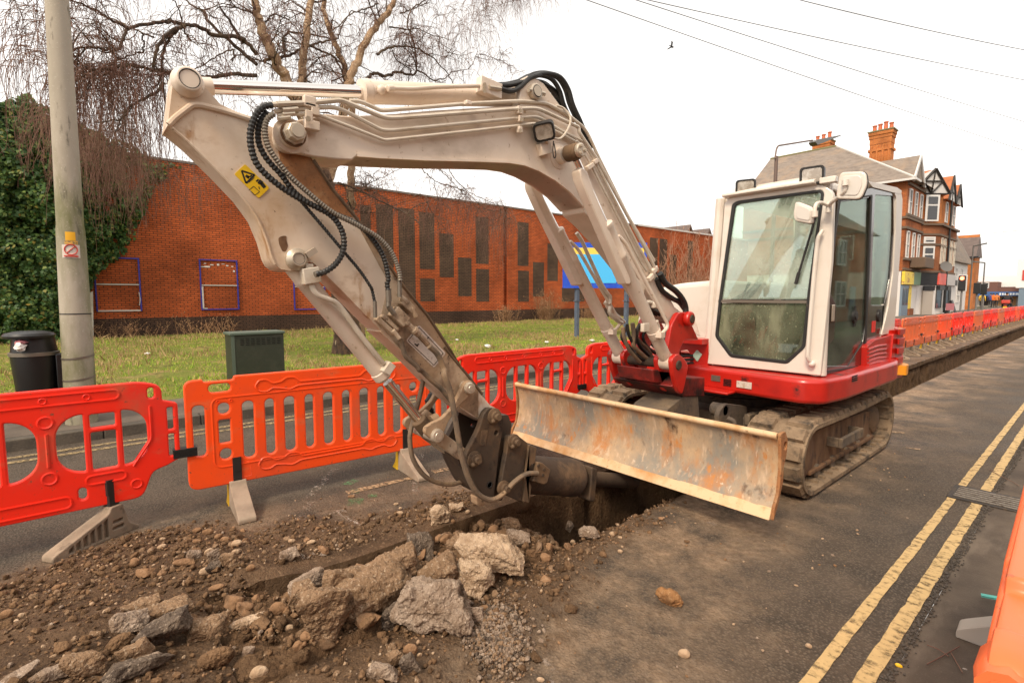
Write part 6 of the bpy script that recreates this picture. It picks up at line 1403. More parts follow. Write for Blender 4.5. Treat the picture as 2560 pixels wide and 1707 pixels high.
# ------------------------------------------------------------------ ivy over the end of the wall
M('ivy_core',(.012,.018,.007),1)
lm=bpy.data.materials.new('ivy_leaf'); lm.use_nodes=True; n=lm.node_tree.nodes; l=lm.node_tree.links; p=n['Principled BSDF']; p.inputs['Roughness'].default_value=.5; p.inputs['Specular IOR Level'].default_value=.25
oi=n.new('ShaderNodeNewGeometry'); cr=n.new('ShaderNodeValToRGB'); l.new(oi.outputs['Random Per Island'],cr.inputs[0]); e=cr.color_ramp.elements
e[0].position=0; e[0].color=(.020,.050,.012,1); e[1].position=1; e[1].color=(.22,.16,.035,1)
for ps_,cc in ((.35,(.034,.078,.016,1)),(.7,(.064,.122,.025,1)),(.93,(.13,.17,.035,1))): q=cr.color_ramp.elements.new(ps_); q.color=cc
l.new(cr.outputs[0],p.inputs['Base Color']); MATS['ivy_leaf']=lm
IV=[(-260,420),(-100,500),(0,580),(60,552),(110,540),(160,520),(210,575),(300,612),(430,690),(560,740),(600,775),(680,790),(730,800),(780,850),(860,895),(930,905),(1010,935),(950,985),(870,1040),(835,1120),(810,1200),(760,1290),(755,1400),(700,1440),(620,1475),(560,1520),(530,1568),(500,1650),(470,1720),(470,1850),(440,1960),(430,2010),(-260,2010)]
def inside(x,y):
    c=False; j=len(IV)-1
    for i in range(len(IV)):
        if (IV[i][1]>y)!=(IV[j][1]>y) and x<(IV[j][0]-IV[i][0])*(y-IV[i][1])/(IV[j][1]-IV[i][1])+IV[i][0]: c=not c
        j=i
    return c
IVT=thing('ivy',(-21.7,-1.5,.1),'mass of dark glossy ivy hanging over the left end of the brick wall','ivy')
def thick(x,y): return .25+1.1*sm(760,250,x)+.45*fbm(x*.006,y*.006,4)+.25*fbm(x*.018,y*.018,1)
b=MB(); rs2=random.Random(9); cnt=0
while cnt<26000:
    x=rs2.uniform(-260,1010); y=rs2.uniform(420,2010)
    if not inside(x,y): continue
    dens=1 if x<700 else .85
    th=thick(x,y)
    Xp=-21.95+max(.06,th*rs2.uniform(.72,1.08)) if rs2.random()<.85 else -21.95+th*rs2.uniform(.2,.8)
    v=at('A1',x,y,X=Xp); cnt+=1
    s=rs2.uniform(.04,.085); nrm=Vector((1,rs2.gauss(0,.55),rs2.gauss(.35,.5))).normalized(); dn=Vector((rs2.gauss(.1,.3),rs2.gauss(0,.5),-1)); dn=(dn-nrm*dn.dot(nrm)).normalized(); sd_=nrm.cross(dn)
    b.add([v-dn*s*.5,v+sd_*s*.75-dn*s*.15,v+sd_*s*.45+dn*s*.35,v+dn*s*1.0+nrm*s*.12,v-sd_*s*.45+dn*s*.35,v-sd_*s*.75-dn*s*.15],[(0,1,2,3),(0,3,4,5)])
b.build('ivy_leaves',MATS['ivy_leaf'],IVT,smooth=False)
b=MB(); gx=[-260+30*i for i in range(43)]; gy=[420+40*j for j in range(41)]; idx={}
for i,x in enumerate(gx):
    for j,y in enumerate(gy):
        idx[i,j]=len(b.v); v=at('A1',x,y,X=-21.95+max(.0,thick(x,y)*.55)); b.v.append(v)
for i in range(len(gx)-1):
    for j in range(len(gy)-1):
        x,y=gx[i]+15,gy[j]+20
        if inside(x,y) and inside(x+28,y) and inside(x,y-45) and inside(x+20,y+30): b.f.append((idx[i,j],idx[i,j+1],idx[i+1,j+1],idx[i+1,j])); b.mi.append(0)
b.build('ivy_dark_backing',MATS['ivy_core'],IVT)  # dark sheet added behind the leaves to block light
# ------------------------------------------------------------------ bare shrubs against the wall
M('dry_stem',(.24,.125,.06),.9,layers=[((.34,.2,.1),3,.45,.65)]); M('dry_leaf',(.20,.11,.05),.9)
shr=[('dry brown shrub at the foot of the wall left of the sign board',('C3',480,1100),1.9,120,.55),('low dead weeds at the foot of the wall by the brick recess',('C3',60,1090),1.1,70,.6),('bare twiggy shrub behind the sign board posts',('C3',950,1085),1.4,90,.7),('tall bare reddish sapling thicket against the wall beside the cab',('C3',2040,1010),7.0,300,4.5),('dead brown stalks on the verge left of the tree trunk',('C1',1700,1290),.9,40,.9),('withered stalks under the first blue frame',('C1',600,1330),.8,36,1.2)]
for lab,(c,x,y),H_,n_,sp in shr:
    s0,_=wall_hit(c,x,y,.6); q=WA+wd*s0+wn*.7; t=thing('bare_shrub',(q.x,q.y,.1),lab,'shrub','dry shrubs along the wall'); b=MB()
    for k in range(n_):
        p=Vector((q.x+rs.gauss(0,.2),q.y+rs.gauss(0,sp*.5),.05)); P=[p.copy()]; d=Vector((rs.gauss(.05,.2),rs.gauss(0,.3),1)).normalized(); h_=H_*rs.uniform(.35,1)
        for i in range(6): d=(d+Vector((rs.gauss(0,.16),rs.gauss(0,.2),rs.gauss(0,.1)))).normalized(); p=p+d*h_/6; P.append(p.copy())
        b.tube(P,[(.010 if H_<3 else .024)*(1-i/8) for i in range(7)],3,caps=False)
        for j in range(4):
            i=rs.randint(2,6); e=P[i]+Vector((rs.gauss(0,.12),rs.gauss(0,.16),rs.uniform(.05,.3)))*min(1,H_/1.6); b.tube([P[i],e],[.006,.003] if H_<3 else [.014,.009],3,caps=False)
            s=rs.uniform(.012,.03); b.add([e,e+Vector((s,s,s*.5)),e+Vector((0,s,2*s))],[(0,1,2)])
    b.build('stems',MATS['dry_stem'] if H_<3 else M('pale_stem',(.48,.27,.17),.9,layers=[((.3,.15,.09),2,.45,.65)]),t,smooth=False)
# ------------------------------------------------------------------ grass
gm=bpy.data.materials.new('grass_blade'); gm.use_nodes=True; n=gm.node_tree.nodes; l=gm.node_tree.links; p=n['Principled BSDF']; p.inputs['Roughness'].default_value=.6; p.inputs['Specular IOR Level'].default_value=.2
oi=n.new('ShaderNodeNewGeometry'); cr=n.new('ShaderNodeValToRGB'); l.new(oi.outputs['Random Per Island'],cr.inputs[0]); e=cr.color_ramp.elements
e[0].color=(.17,.28,.022,1); e[1].color=(.56,.40,.16,1)
for ps_,cc in ((.35,(.25,.41,.03,1)),(.62,(.33,.43,.05,1)),(.82,(.5,.40,.11,1))): q=cr.color_ramp.elements.new(ps_); q.color=cc
l.new(cr.outputs[0],p.inputs['Base Color']); MATS['grass_blade']=gm
M('straw',(.42,.29,.13),.9,layers=[((.3,.2,.09),3,.4,.6)])
def grass(name,mat,n,cond,hmin,hmax,label):
    b=MB(); rg_=random.Random(len(name)); k=0
    while k<n:
        x=-8.35-12.6*rg_.random()**1.25; y=rg_.uniform(-2.2,4.5+1.9*abs(x)) if True else 0
        if y>30: continue
        if not cond(x,y,rg_): continue
        k+=1; z=lawn_z(x,y)-.01; h_=rg_.uniform(hmin,hmax)*(.7+.6*abs(fbm(x,y,9))); wd_=h_*.055+.004; a=rg_.uniform(0,6.28); dx,dy=math.cos(a)*wd_,math.sin(a)*wd_; lx,ly=rg_.gauss(0,h_*.4),rg_.gauss(0,h_*.4)
        b.add([(x-dx,y-dy,z),(x+dx,y+dy,z),(x+dx*.6+lx*.4,y+dy*.6+ly*.4,z+h_*.6),(x+lx,y+ly,z+h_),(x-dx*.6+lx*.4,y-dy*.6+ly*.4,z+h_*.6)],[(0,1,2,3,4)])
    return tag(b.build(name,mat,smooth=False),label,'grass',kind='stuff')
mud=lambda x,y: fbm(x*.55,y*.4,2.2)+.25*sm(7,11,y)*sm(-12,-9.5,x)
grass('grass',MATS['grass_blade'],60000,lambda x,y,r:mud(x,y)<.22+r.random()*.2,.03,.085,'short green verge grass with worn muddy patches')
grass('dry_grass',MATS['straw'],14000,lambda x,y,r:fbm(x*.35+4,y*.35,6)>.06 or x<-18.5,.06,.2,'straw-coloured dead grass in patches on the verge')
lit=[('C4',0,0)]
M('litter_white',(.75,.72,.68),.6)
for k,(c,x,y,s) in enumerate((('D3',450,125,.11),('D3',1185,75,.08),('D3',1750,55,.1),('D3',60,45,.06),('C1',880,1480,.06))):
    v=at(c,x,y,Z=.16); crumple('litter',v,(s,s*.8,s*.35),MATS['litter_white'],['white crumpled litter on the grass just above the red barrier by the blade','white scrap on the grass below the sign board post','white scrap in the straw grass right of the sign post','small white scrap on the muddy grass beside the arm','small white scrap on the grass below the middle blue frame'][k],'litter',30+k,'litter on the verge')
# ------------------------------------------------------------------ shops and houses down the street
brick_mat('orange_brick',(.62,.20,.045),(.50,.14,.035),(.34,.17,.08),mort=.012); brick_mat('corner_brick',(.52,.15,.042),(.38,.10,.032),(.22,.11,.06),mort=.012); brick_mat('sooty_brick',(.42,.14,.05),(.30,.10,.04),(.12,.07,.045),mort=.012)
M('stone_band',(.13,.085,.055),.8); M('slate',(.23,.185,.15),.75,layers=[((.16,.125,.10),2.2,.4,.65,(1,1,3)),((.30,.21,.14),.8,.5,.75)],bump=(9,.6,.03)); M('clay_tile',(.42,.14,.05),.8,layers=[((.30,.10,.04),3,.45,.7)]); M('lead_white',(.55,.52,.48),.6); M('window_dark',(.035,.035,.038),.12,spec=.7); M('curtain',(.55,.5,.42),.8); M('half_timber',(.025,.02,.017),.7); M('chimney_pot',(.50,.13,.05),.7); M('mossy_stone',(.19,.17,.08),.9)
M('shop_black',(.012,.012,.013),.5); M('shop_yellow',(.75,.55,.05),.5,layers=[((.3,.1,.05),3,.55,.62),((.7,.62,.5),2,.6,.7)]); M('shop_green',(.16,.27,.15),.5,layers=[((.45,.12,.07),2,.6,.7)]); M('shop_red',(.72,.09,.06),.5,layers=[((.5,.22,.2),3,.55,.7)]); M('shop_grey',(.45,.42,.4),.5); M('render_white',(.66,.62,.58),.8); M('door_blue',(.16,.22,.28),.5); M('shutter',(.38,.33,.28),.6); M('drain_black',(.015,.014,.014),.5)
def win(parent,plane,c,u0,u1,z0,z1,nx=1,nz=2,fr='white_trim',out=1,fw=.09,pane='window_dark'):
    """window with frame and panes; plane 'x': wall X=c spanning y u0..u1; 'y': wall Y=c spanning x"""
    b=MB(); p=MB(); d=.05*out
    def bx(B,a0,a1,b0,b1,o0,o1):
        if plane=='x': B.bb(c+o0*out,c+o1*out,a0,a1,b0,b1)
        else: B.bb(a0,a1,c-o1*out,c-o0*out,b0,b1)
    bx(b,u0,u1,z0,z0+fw,.0,.07); bx(b,u0,u1,z1-fw,z1,.0,.07); bx(b,u0,u0+fw,z0+fw,z1-fw,.0,.07); bx(b,u1-fw,u1,z0+fw,z1-fw,.0,.07)
    for k in range(1,nx): u=u0+(u1-u0)*k/nx; bx(b,u-fw*.4,u+fw*.4,z0+fw,z1-fw,.0,.065)
    for k in range(1,nz): z=z0+(z1-z0)*k/nz; bx(b,u0+fw,u1-fw,z-fw*.4,z+fw*.4,.0,.06)
    o=b.build('window',MATS[fr],parent); bx(p,u0+fw*.6,u1-fw*.6,z0+fw*.6,z1-fw*.6,.004,.02); p.build('pane',MATS[pane],o)
    return o
def bpart(fn,name,mat,parent,bev=0):
    b=MB(); fn(b); return b.build(name,MATS[mat],parent,bev=bev)
# first corner building with slate roof and tall chimneys
FX=-9.6; Y0=44.3; Y1=49.1; ZE=9.55
t=thing('corner_building',(FX-6,47,0),'Victorian brick corner building with slate hipped roof and two tall orange chimneys behind the cab','building')
b=MB(); b.bb(-21,FX,Y0,Y1,3.3,ZE); b.build('brick_wall_upper',MATS['corner_brick'],t); t.children[0].name='upper_wall'
bpart(lambda b:b.bb(-21,FX-.06,Y0+.06,Y1,0,3.3),'ground_floor_wall','render_white',t)
b=MB(); e=.45; ry=Y0+4.6; rz=13.9
V=[(-21.3,Y0-e,ZE),(FX+e,Y0-e,ZE),(FX+e,Y0+9,ZE),(-21.3,Y0+9,ZE),(-20.9,ry,rz),(-15.6,ry,rz)]
b.add(V,[(0,1,5,4),(1,2,5),(2,3,4,5),(3,0,4)]); RF=b.build('roof',MATS['slate'],t,smooth=False)
bpart(lambda b:b.tube([V[1],V[5]],.08,6),'hip_flashing','lead_white',RF); bpart(lambda b:b.tube([V[4],V[5]],.1,6),'ridge','mossy_stone',RF)
bpart(lambda b:(b.bb(-21.3,FX+e+.06,Y0-e-.1,Y0-e+.02,ZE-.16,ZE-.02),b.bb(FX+e,FX+e+.1,Y0-e+.02,Y0+1.0,ZE-.16,ZE-.02)),'gutter','coping_white',t)
b=MB(); b.prism([(Y0+.2,ZE+.0),(Y0+1.65,ZE+1.85),(Y0+3.1,ZE+.0)],'x',FX-5,FX+.25); b.build('gable_roof',MATS['slate'],t)
b=MB()
for s_ in (-1,1): b.prism([(Y0+1.65,ZE+1.62),(Y0+1.65,ZE+1.95),(Y0+1.65+s_*1.75,ZE-.18),(Y0+1.65+s_*1.45,ZE-.18)],'x',FX+.26,FX+.36)
b.build('bargeboard',MATS['coping_white'],t)
bpart(lambda b:b.bb(-20.0,-18.6,Y0+.9,Y0+.95,ZE+.5,ZE+1.1),'roof_light','lead_white',t)
for nm,(x0,x1,ztop,zb_,np) in {'chimney':(-18.0,-16.5,14.9,12.8,3),'tall_chimney':(-13.75,-12.05,14.75,11.5,4)}.items():
    yy=50.3
    def st(b): 
        b.bb(x0+.12,x1-.12,yy,yy+1.0,zb_-.6,ztop-1.0 if np==4 else ztop-.9); b.bb(x0,x1,yy-.1,yy+1.1,ztop-.28,ztop)
        b.bb(x0+.05,x1-.05,yy-.05,yy+1.05,ztop-.55,ztop-.28); b.bb(x0+.1,x1-.1,yy-.02,yy+1.02,ztop-1.0,ztop-.55)
        if np==4: b.bb(x0+.02,x1-.02,yy-.08,yy+1.08,ztop-1.55,ztop-1.35)
        for k in range(4): u=x0+.18+(x1-x0-.5)*k/3; b.bb(u,u+.14,yy-.09,yy-.02,zb_-.3,ztop-1.05)
    c_=bpart(st,'chimney','orange_brick',t,bev=.03); bpart(lambda b:b.bb(x0-.06,x1+.06,yy-.14,yy+1.14,ztop+.001,ztop+.09),'chimney_cap','mossy_stone',c_)
    for k in range(np):
        u=x0+.28+(x1-x0-.56)*k/(np-1); hh=(.55,.6,.7,.55)[k]; bpart(lambda b:b.rev((u,yy+.5,ztop+.09),(0,0,1),[(0,.17),(.08,.15),(hh-.1,.13),(hh-.08,.17),(hh,.17)],12),'chimney_pot','chimney_pot',c_)
for z in (3.35,4.05,6.2,6.9,7.1,9.2): bpart(lambda b:b.bb(FX,FX+.12,Y0-.0,Y1-.02,z,z+.16),'string_course','stone_band',t); 
bpart(lambda b:(b.bb(-21,FX+.12,Y0-.12,Y0,6.2,6.36),b.bb(-21,FX+.12,Y0-.12,Y0,6.9,7.06)),'side_string_course','stone_band',t)
for y in (Y0+.5,Y0+2.1,Y0+3.6): win(t,'x',FX,y,y+.75,7.2,9.0); win(t,'x',FX,y,y+.7,4.2,6.1)
for x in (-11.4,-13.5,-16): win(t,'y',Y0,x,x+.9,7.2,9.0); win(t,'y',Y0,x,x+.9,4.2,6.0)
bpart(lambda b:b.bb(FX,FX+.9,Y0+1.9,Y1-.1,3.55,4.3),'bay_apron','stone_band',t,bev=.05)
b=MB(); b.prism([(Y0-.0,2.35),(Y0+2.6,2.35),(Y0+2.6,3.25),(Y0,3.25)],'x',FX,FX+.18); b.build('yellow_shop_sign',MATS['shop_yellow'],t)
b=MB(); b.bb(FX,FX+.17,Y0+2.62,Y0+4.7,2.35,3.3); b.build('green_shop_sign',MATS['shop_green'],t)
bpart(lambda b:(b.bb(FX-.06,FX+.06,Y0+.1,Y0+1.9,.05,2.3),),'blue_grey_shopfront','door_blue',t)
for y in (Y0+.3,Y0+1.15): bpart(lambda b:b.bb(FX+.061,FX+.075,y,y+.65,.9,2.1),'shop_window','window_dark',t)
bpart(lambda b:b.bb(FX-.06,FX+.03,Y0+2.2,Y0+2.9,.6,2.3),'poster_window','shop_yellow',t); bpart(lambda b:b.bb(FX-.06,FX+.12,Y0+2.2,Y0+3.4,.05,.6),'red_stallriser','sooty_brick',t)
# second building: projecting bay with orange tiled dormers
BX2=-8.75; Y2=49.1; Y3=57.0; Z2=7.0
t=thing('shop_terrace',(-12,53,0),'tall narrow brick shop building with half-timbered gable, white sash window and satellite dish','building')
b=MB(); b.prism([(-20,Y2+.02),(-9.6,Y2+.02),(BX2,Y2+1.3),(BX2,Y3),(-20,Y3)],'z',3.3,Z2); b.build('upper_wall',MATS['sooty_brick'],t)
b=MB(); b.prism([(-20,Y2+.03),(-9.65,Y2+.03),(BX2-.05,Y2+1.3),(BX2-.05,Y3),(-20,Y3)],'z',0,3.3); b.build('ground_floor_wall',MATS['render_white'],t)
b=MB(); b.prism([(-20,Y2+.1),(-9.7,Y2+.1),(BX2-.15,Y2+1.35),(BX2-.15,Y3-.1),(-20,Y3-.1)],'z',Z2,9.3); b.build('attic_wall',MATS['orange_brick'],t)
for z,o in ((3.3,.1),(5.35,.06),(6.1,.08),(6.85,.2)):
    b=MB(); b.prism([(-20,Y2-o),(-9.6+.02,Y2-o),(BX2+o,Y2+1.3-o*.4),(BX2+o,Y3),(BX2-.2,Y3),(BX2-.2,Y2+1.4),(-9.7,Y2+.2),(-20,Y2+.2)],'z',z,z+.15); b.build('string_course',MATS['stone_band'],t)
b=MB(); ym=(Y2+Y3)/2; b.prism([(Y2+.0,9.3),(ym,11.6),(Y3,9.3)],'x',-20,BX2-1.2); b.build('roof',MATS['clay_tile'],t)
def dormer(yc,w_,z0,zt_,mat='clay_tile'):
    b=MB(); b.prism([(yc-w_/2-.35,z0),(yc,zt_),(yc+w_/2+.35,z0)],'x',-12,BX2+.15); o=b.build('dormer_roof',MATS[mat],t)
    b=MB(); b.prism([(yc-w_/2-.05,z0-.0),(yc,zt_-.3),(yc+w_/2+.05,z0-.0)],'x',BX2+.151,BX2+.17); b.build('gable_panel',MATS['coping_white'],o)
    b=MB()
    for s_ in (-1,1): b.prism([(yc,zt_-.32),(yc,zt_+.05),(yc+s_*(w_/2+.5),z0-.12),(yc+s_*(w_/2+.2),z0-.12)],'x',BX2+.171,BX2+.27)
    b.bb(BX2+.171,BX2+.2,yc-.06,yc+.06,z0,zt_-.3); b.bb(BX2+.171,BX2+.22,yc-w_/2,yc+w_/2,z0+.55,z0+.67); b.build('timbering',MATS['half_timber'],o)
dormer(Y2+3.9,2.0,9.0,10.9); dormer(Y2+6.6,1.9,9.0,10.6)
# gable over the canted corner
b=MB(); c0=Vector((-9.75,Y2-.05,0)); c1=Vector((BX2+.05,Y2+1.25,0)); b.add([c0+Vector((-.5,-.5,9.2)),c1+Vector((.3,.5,9.2)),(c0+c1)/2+Vector((0.1,-.1,11.0)),c0+Vector((-.5-2,-.5+3,9.2)),c1+Vector((.3-2,.5+3,9.2)),(c0+c1)/2+Vector((-2,3,11.0))],[(0,1,2),(0,2,5,3),(1,4,5,2),(3,5,4)]); b.build('corner_gable',MATS['coping_white'],t)
b=MB(); n_=Vector((.82,-.57,0))*.06
def tb(p,q,r=.09): b.tube([p+n_,q+n_],r,4)
A_=c0+Vector((-.5,-.5,9.2)); B_=c1+Vector((.3,.5,9.2)); T_=(c0+c1)/2+Vector((.1,-.1,11.0)); M_=(A_+B_)/2
tb(A_,T_,.10); tb(B_,T_,.10); tb(A_,B_,.07); tb(M_,T_,.05); tb(A_.lerp(T_,.5),B_.lerp(T_,.5),.07); tb(M_,A_.lerp(T_,.5),.06); tb(M_,B_.lerp(T_,.5),.06); b.build('corner_timbering',MATS['half_timber'],t)
# white windows on the canted corner
def cwin(z0,z1,u0=.18,u1=.82):
    p=c0.lerp(c1,u0)+n_; q=c0.lerp(c1,u1)+n_; b=MB(); dd=(q-p)
    def qd(a0,a1,za,zb,o,B): 
        P=[p+dd*a0+n_*o,p+dd*a1+n_*o]; B.add([Vector((P[0].x,P[0].y,za)),Vector((P[1].x,P[1].y,za)),Vector((P[1].x,P[1].y,zb)),Vector((P[0].x,P[0].y,zb))],[(0,1,2,3)])
    qd(0,1,z0,z1,.6,b); o=b.build('window',MATS['white_trim'],t,smooth=False); zm=z0+(z1-z0)*.62
    b=MB(); qd(.16,.84,z0+.14,zm-.07,1.2,b); qd(.16,.84,zm+.07,z1-.14,1.2,b); b.build('pane',MATS['window_dark'],o,smooth=False)
cwin(7.15,9.1); cwin(3.7,5.3,.2,.75); cwin(5.5,6.0,.2,.75)
for y in (Y2+2.0,Y2+3.1,Y2+4.6,Y2+5.7,Y2+6.9): win(t,'x',BX2,y,y+.55,4.0,6.0,fw=.07,fr='curtain')
for y in (Y2+3.5,Y2+6.3): win(t,'x',BX2-.14,y,y+.8,7.3,8.9)
bpart(lambda b:b.cyl((BX2+.12,Y2+4.2,.2),(BX2+.12,Y2+4.2,9.2),.07,8),'drainpipe','drain_black',t)
bpart(lambda b:b.rev((BX2+.35,Y2+2.2,3.75),(.6,-.7,.35),[(0,.05),(.03,.3),(.10,.42),(.105,.42),(.06,.25)],18),'satellite_dish','lamp_grey',t)
b=MB(); b.prism([(-9.58,Y2+.05),(BX2+.06,Y2+1.35),(BX2+.0,Y2+1.5),(-9.68,Y2+.2)],'z',2.35,3.28); b.build('black_shop_sign',MATS['shop_black'],t)
bpart(lambda b:b.bb(BX2,BX2+.14,Y2+1.5,Y2+4.1,2.4,3.28),'red_shop_sign','shop_red',t); bpart(lambda b:b.bb(BX2,BX2+.14,Y2+4.3,Y3-.1,2.4,3.28),'grey_shop_sign','shop_grey',t)
b=MB(); p=Vector((-9.45,Y2+.22,0)); q=Vector((BX2-.05,Y2+1.22,0)); nn=Vector((.8,-.6,0)); 
def cp(u0,u1,z0,z1,o,name,mat):
    b=MB(); P=[p.lerp(q,u0)+nn*(o-.06),p.lerp(q,u1)+nn*(o-.06)]; P2_=[P[1]+nn*.12,P[0]+nn*.12]; b.prism([(v.x,v.y) for v in P+P2_],'z',z0,z1); b.build(name,MATS[mat],t)
cp(.12,.85,.02,1.95,.045,'roller_shutter','shutter'); cp(.12,.9,1.95,2.3,.10,'shutter_box','shop_black')
for y,y2 in ((Y2+1.7,Y2+3.6),(Y2+4.6,Y2+6.0)): bpart(lambda b:b.bb(BX2-.03,BX2+.03,y,y2,.6,2.0),'shop_window','window_dark',t); bpart(lambda b:b.bb(BX2-.03,BX2+.2,y,y2,2.0,2.32),'shutter_hood','shop_black',t)
bpart(lambda b:b.bb(BX2-.03,BX2+.03,Y2+6.3,Y2+7.2,.05,2.1),'shop_door','shop_black',t)
# white rendered cottage
t=thing('white_house',(-11,61,0),'small white rendered house with grey slate roof between the brick shop and the orange building','house')
bpart(lambda b:b.bb(-16,-9.7,57.02,70,0,4.75),'house_wall','render_white',t); bpart(lambda b:b.prism([(-9.35,4.7),(-9.35,4.85),(-11.3,9.0),(-13.5,9.0),(-15.7,4.85),(-15.7,4.7)],'y',57.0,70.2),'roof','slate',t)
for y in (58.4,61.2,63.8,66.6): win(t,'x',-9.7,y,y+.7,3.3,4.2); 
for y in (60,65): win(t,'x',-9.7,y,y+1.5,.9,2.3,nx=2)
bpart(lambda b:(b.bb(-9.7,-9.45,57.1,64,2.5,3.0)),'shop_sign','shop_black',t)
# orange gable building
t=thing('orange_house',(-12,77,0),'plain bright orange brick end house with brown roof, furthest tall building','house')
bpart(lambda b:b.bb(-18,-9.85,75,78.2,0,5.8),'house_wall','orange_brick',t); 
b=MB(); b.prism([(-10.4,0)],'y',0,1) if False else None; b.add([(-18,74.6,5.8),(-9.7,74.6,5.8),(-9.7,78.6,5.8),(-18,78.6,5.8),(-18,76.4,8.0),(-9.75,76.4,8.0),(-9.75,76.8,8.0),(-18,76.8,8.0)],[(0,1,5,4),(1,2,6,5),(2,3,7,6),(3,0,4,7),(4,5,6,7)]); b.build('roof',MATS['roof_tile_grey'],t,smooth=False)
bpart(lambda b:b.bb(-18,-9.5,74.5,74.62,5.62,5.82),'gutter','drain_black',t); bpart(lambda b:b.bb(-13.6,-9.8,76.5,76.9,7.95,8.3),'ridge_bricks','orange_brick',t)
# supermarket across the end of the road
SY=98
M('super_white',(.78,.76,.74),.6); M('super_brown',(.16,.075,.055),.8); M('super_blue',(.05,.12,.30),.5); M('pale_letters',(.75,.8,.85),.4); M('super_window',(.45,.40,.34),.3); M('super_wood',(.42,.22,.09),.6)
t=thing('supermarket',(-8,SY,0),'low supermarket closing the end of the street with white roof band and blue fascia','building')
S_=lambda y:at('B3',1500,y,Y=SY).z
bpart(lambda b:b.bb(-26,4,SY,SY+12,0,S_(1125)),'shop_wall','super_window',t); bpart(lambda b:b.bb(-26,4,SY-.3,SY+10,S_(1125),S_(1095)),'brown_band','super_brown',t)
bpart(lambda b:b.bb(-12.4,-10.2,SY-.4,SY+3,S_(1125),S_(1058)),'brown_tower','super_brown',t); bpart(lambda b:b.bb(-26,4,SY+3,SY+14,S_(1090),S_(1015)),'white_roof','super_white',t)
bpart(lambda b:b.bb(-12.2,2,SY-1.2,SY-.45,S_(1150),S_(1122)),'blue_fascia','super_blue',t)
win(t,'y',SY-.4,-11.9,-11.1,S_(1098),S_(1062))
rs=random.Random(4); b=MB(); x=-9.9
while x<-6.6: w_=rs.uniform(.14,.3); b.bb(x,x+w_,SY-1.25,SY-1.2,S_(1144),S_(1131)); x+=w_+.09
b.build('fascia_letters',MATS['pale_letters'],t)  # plain pale lettering, no glow
for x in (-12,-10.6,-9.2,-7.8): bpart(lambda b:b.bb(x,x+.9,SY-.05,SY-.0,.2,1.9),'shop_window','super_wood' if x>-11 and x<-8 else 'window_dark',t)
t=thing('pink_gable_building',(-5,86,0),'pale pinkish-white building cut off by the right edge beyond the barriers','building')
zz=at('B3',1725,900,Y=86)
bpart(lambda b:b.bb(zz.x-.5,4,86,98,2.5,5.9),'upper_wall','super_white',t); bpart(lambda b:b.bb(zz.x-.2,4,86.1,98,0,2.5),'lower_wall','door_blue',t); bpart(lambda b:b.bb(zz.x+.0,zz.x+.25,85.9,86,3.4,4.6),'red_sign','sign_red',t)
# traffic lights
M('signal_black',(.012,.012,.012),.5); M('signal_red',(.9,.05,.02),.4,emit=((1,.12,.05),6)); M('signal_glow',(.9,.4,.05),.4,emit=((1,.45,.1),3)); M('grey_pole',(.2,.19,.18),.5,.3)
def signal(x,y,z,label,lit,h_=1.0):
    if not lit: h_=.8
    t=thing('traffic_light',(x,y,0),label,'traffic light','traffic lights'); bpart(lambda b:b.cyl((x,y+.12,0),(x,y+.12,z+.5),.057,10),'pole','grey_pole',t)
    hd=bpart(lambda b:b.bb(x-.19,x+.19,y-.1,y+.1,z-h_/2,z+h_/2),'signal_head','signal_black',t,bev=.03)
    if lit:
        bpart(lambda b:b.rev((x,y-.101,z+h_*.31),(0,-1,0),[(0,.12),(.01,.11),(.02,.04)],14),'red_lens','signal_red',hd)
        bpart(lambda b:b.bb(x-.25,x+.25,y+.1,y+.115,z-h_/2-.06,z+h_/2+.06),'white_border','white_trim',hd)
q=at('B3',1320,1065,X=-6.6); signal(q.x,q.y,q.z,'traffic light showing red in front of the white house',True)
q=at('B3',1418,1100,X=-6.4); signal(q.x,q.y,q.z,'dark traffic light head seen from behind beside the orange house',False)
q=at('B3',1462,1105,X=-6.2); signal(q.x,q.y,q.z,'dark traffic light furthest along, in front of the supermarket',False)
# thin lamp columns far away
for k,(p0,p1,p2) in enumerate((((1362,1240),(1370,815),(1410,808)),((1448,1200),(1450,928),(1425,922)))):
    a=at('B3',*p0,X=-8); tt=at('B3',*p1,X=-8); t=thing('street_lamp',(a.x,a.y,.1),['thin far street lamp in front of the orange house','thin far street lamp right of the orange house, over the supermarket'][k],'street lamp'); ee=at('B3',*p2,X=-8.0)
    bpart(lambda b:b.cyl((a.x,a.y,.1),(a.x,a.y,tt.z),.07,8,.05),'pole','lamp_grey',t); bpart(lambda b:b.tube([(a.x,a.y,tt.z),(a.x+(1 if k==0 else -1)*.9,a.y-.3,tt.z+.15)],.06,6),'lantern','lamp_grey',t)
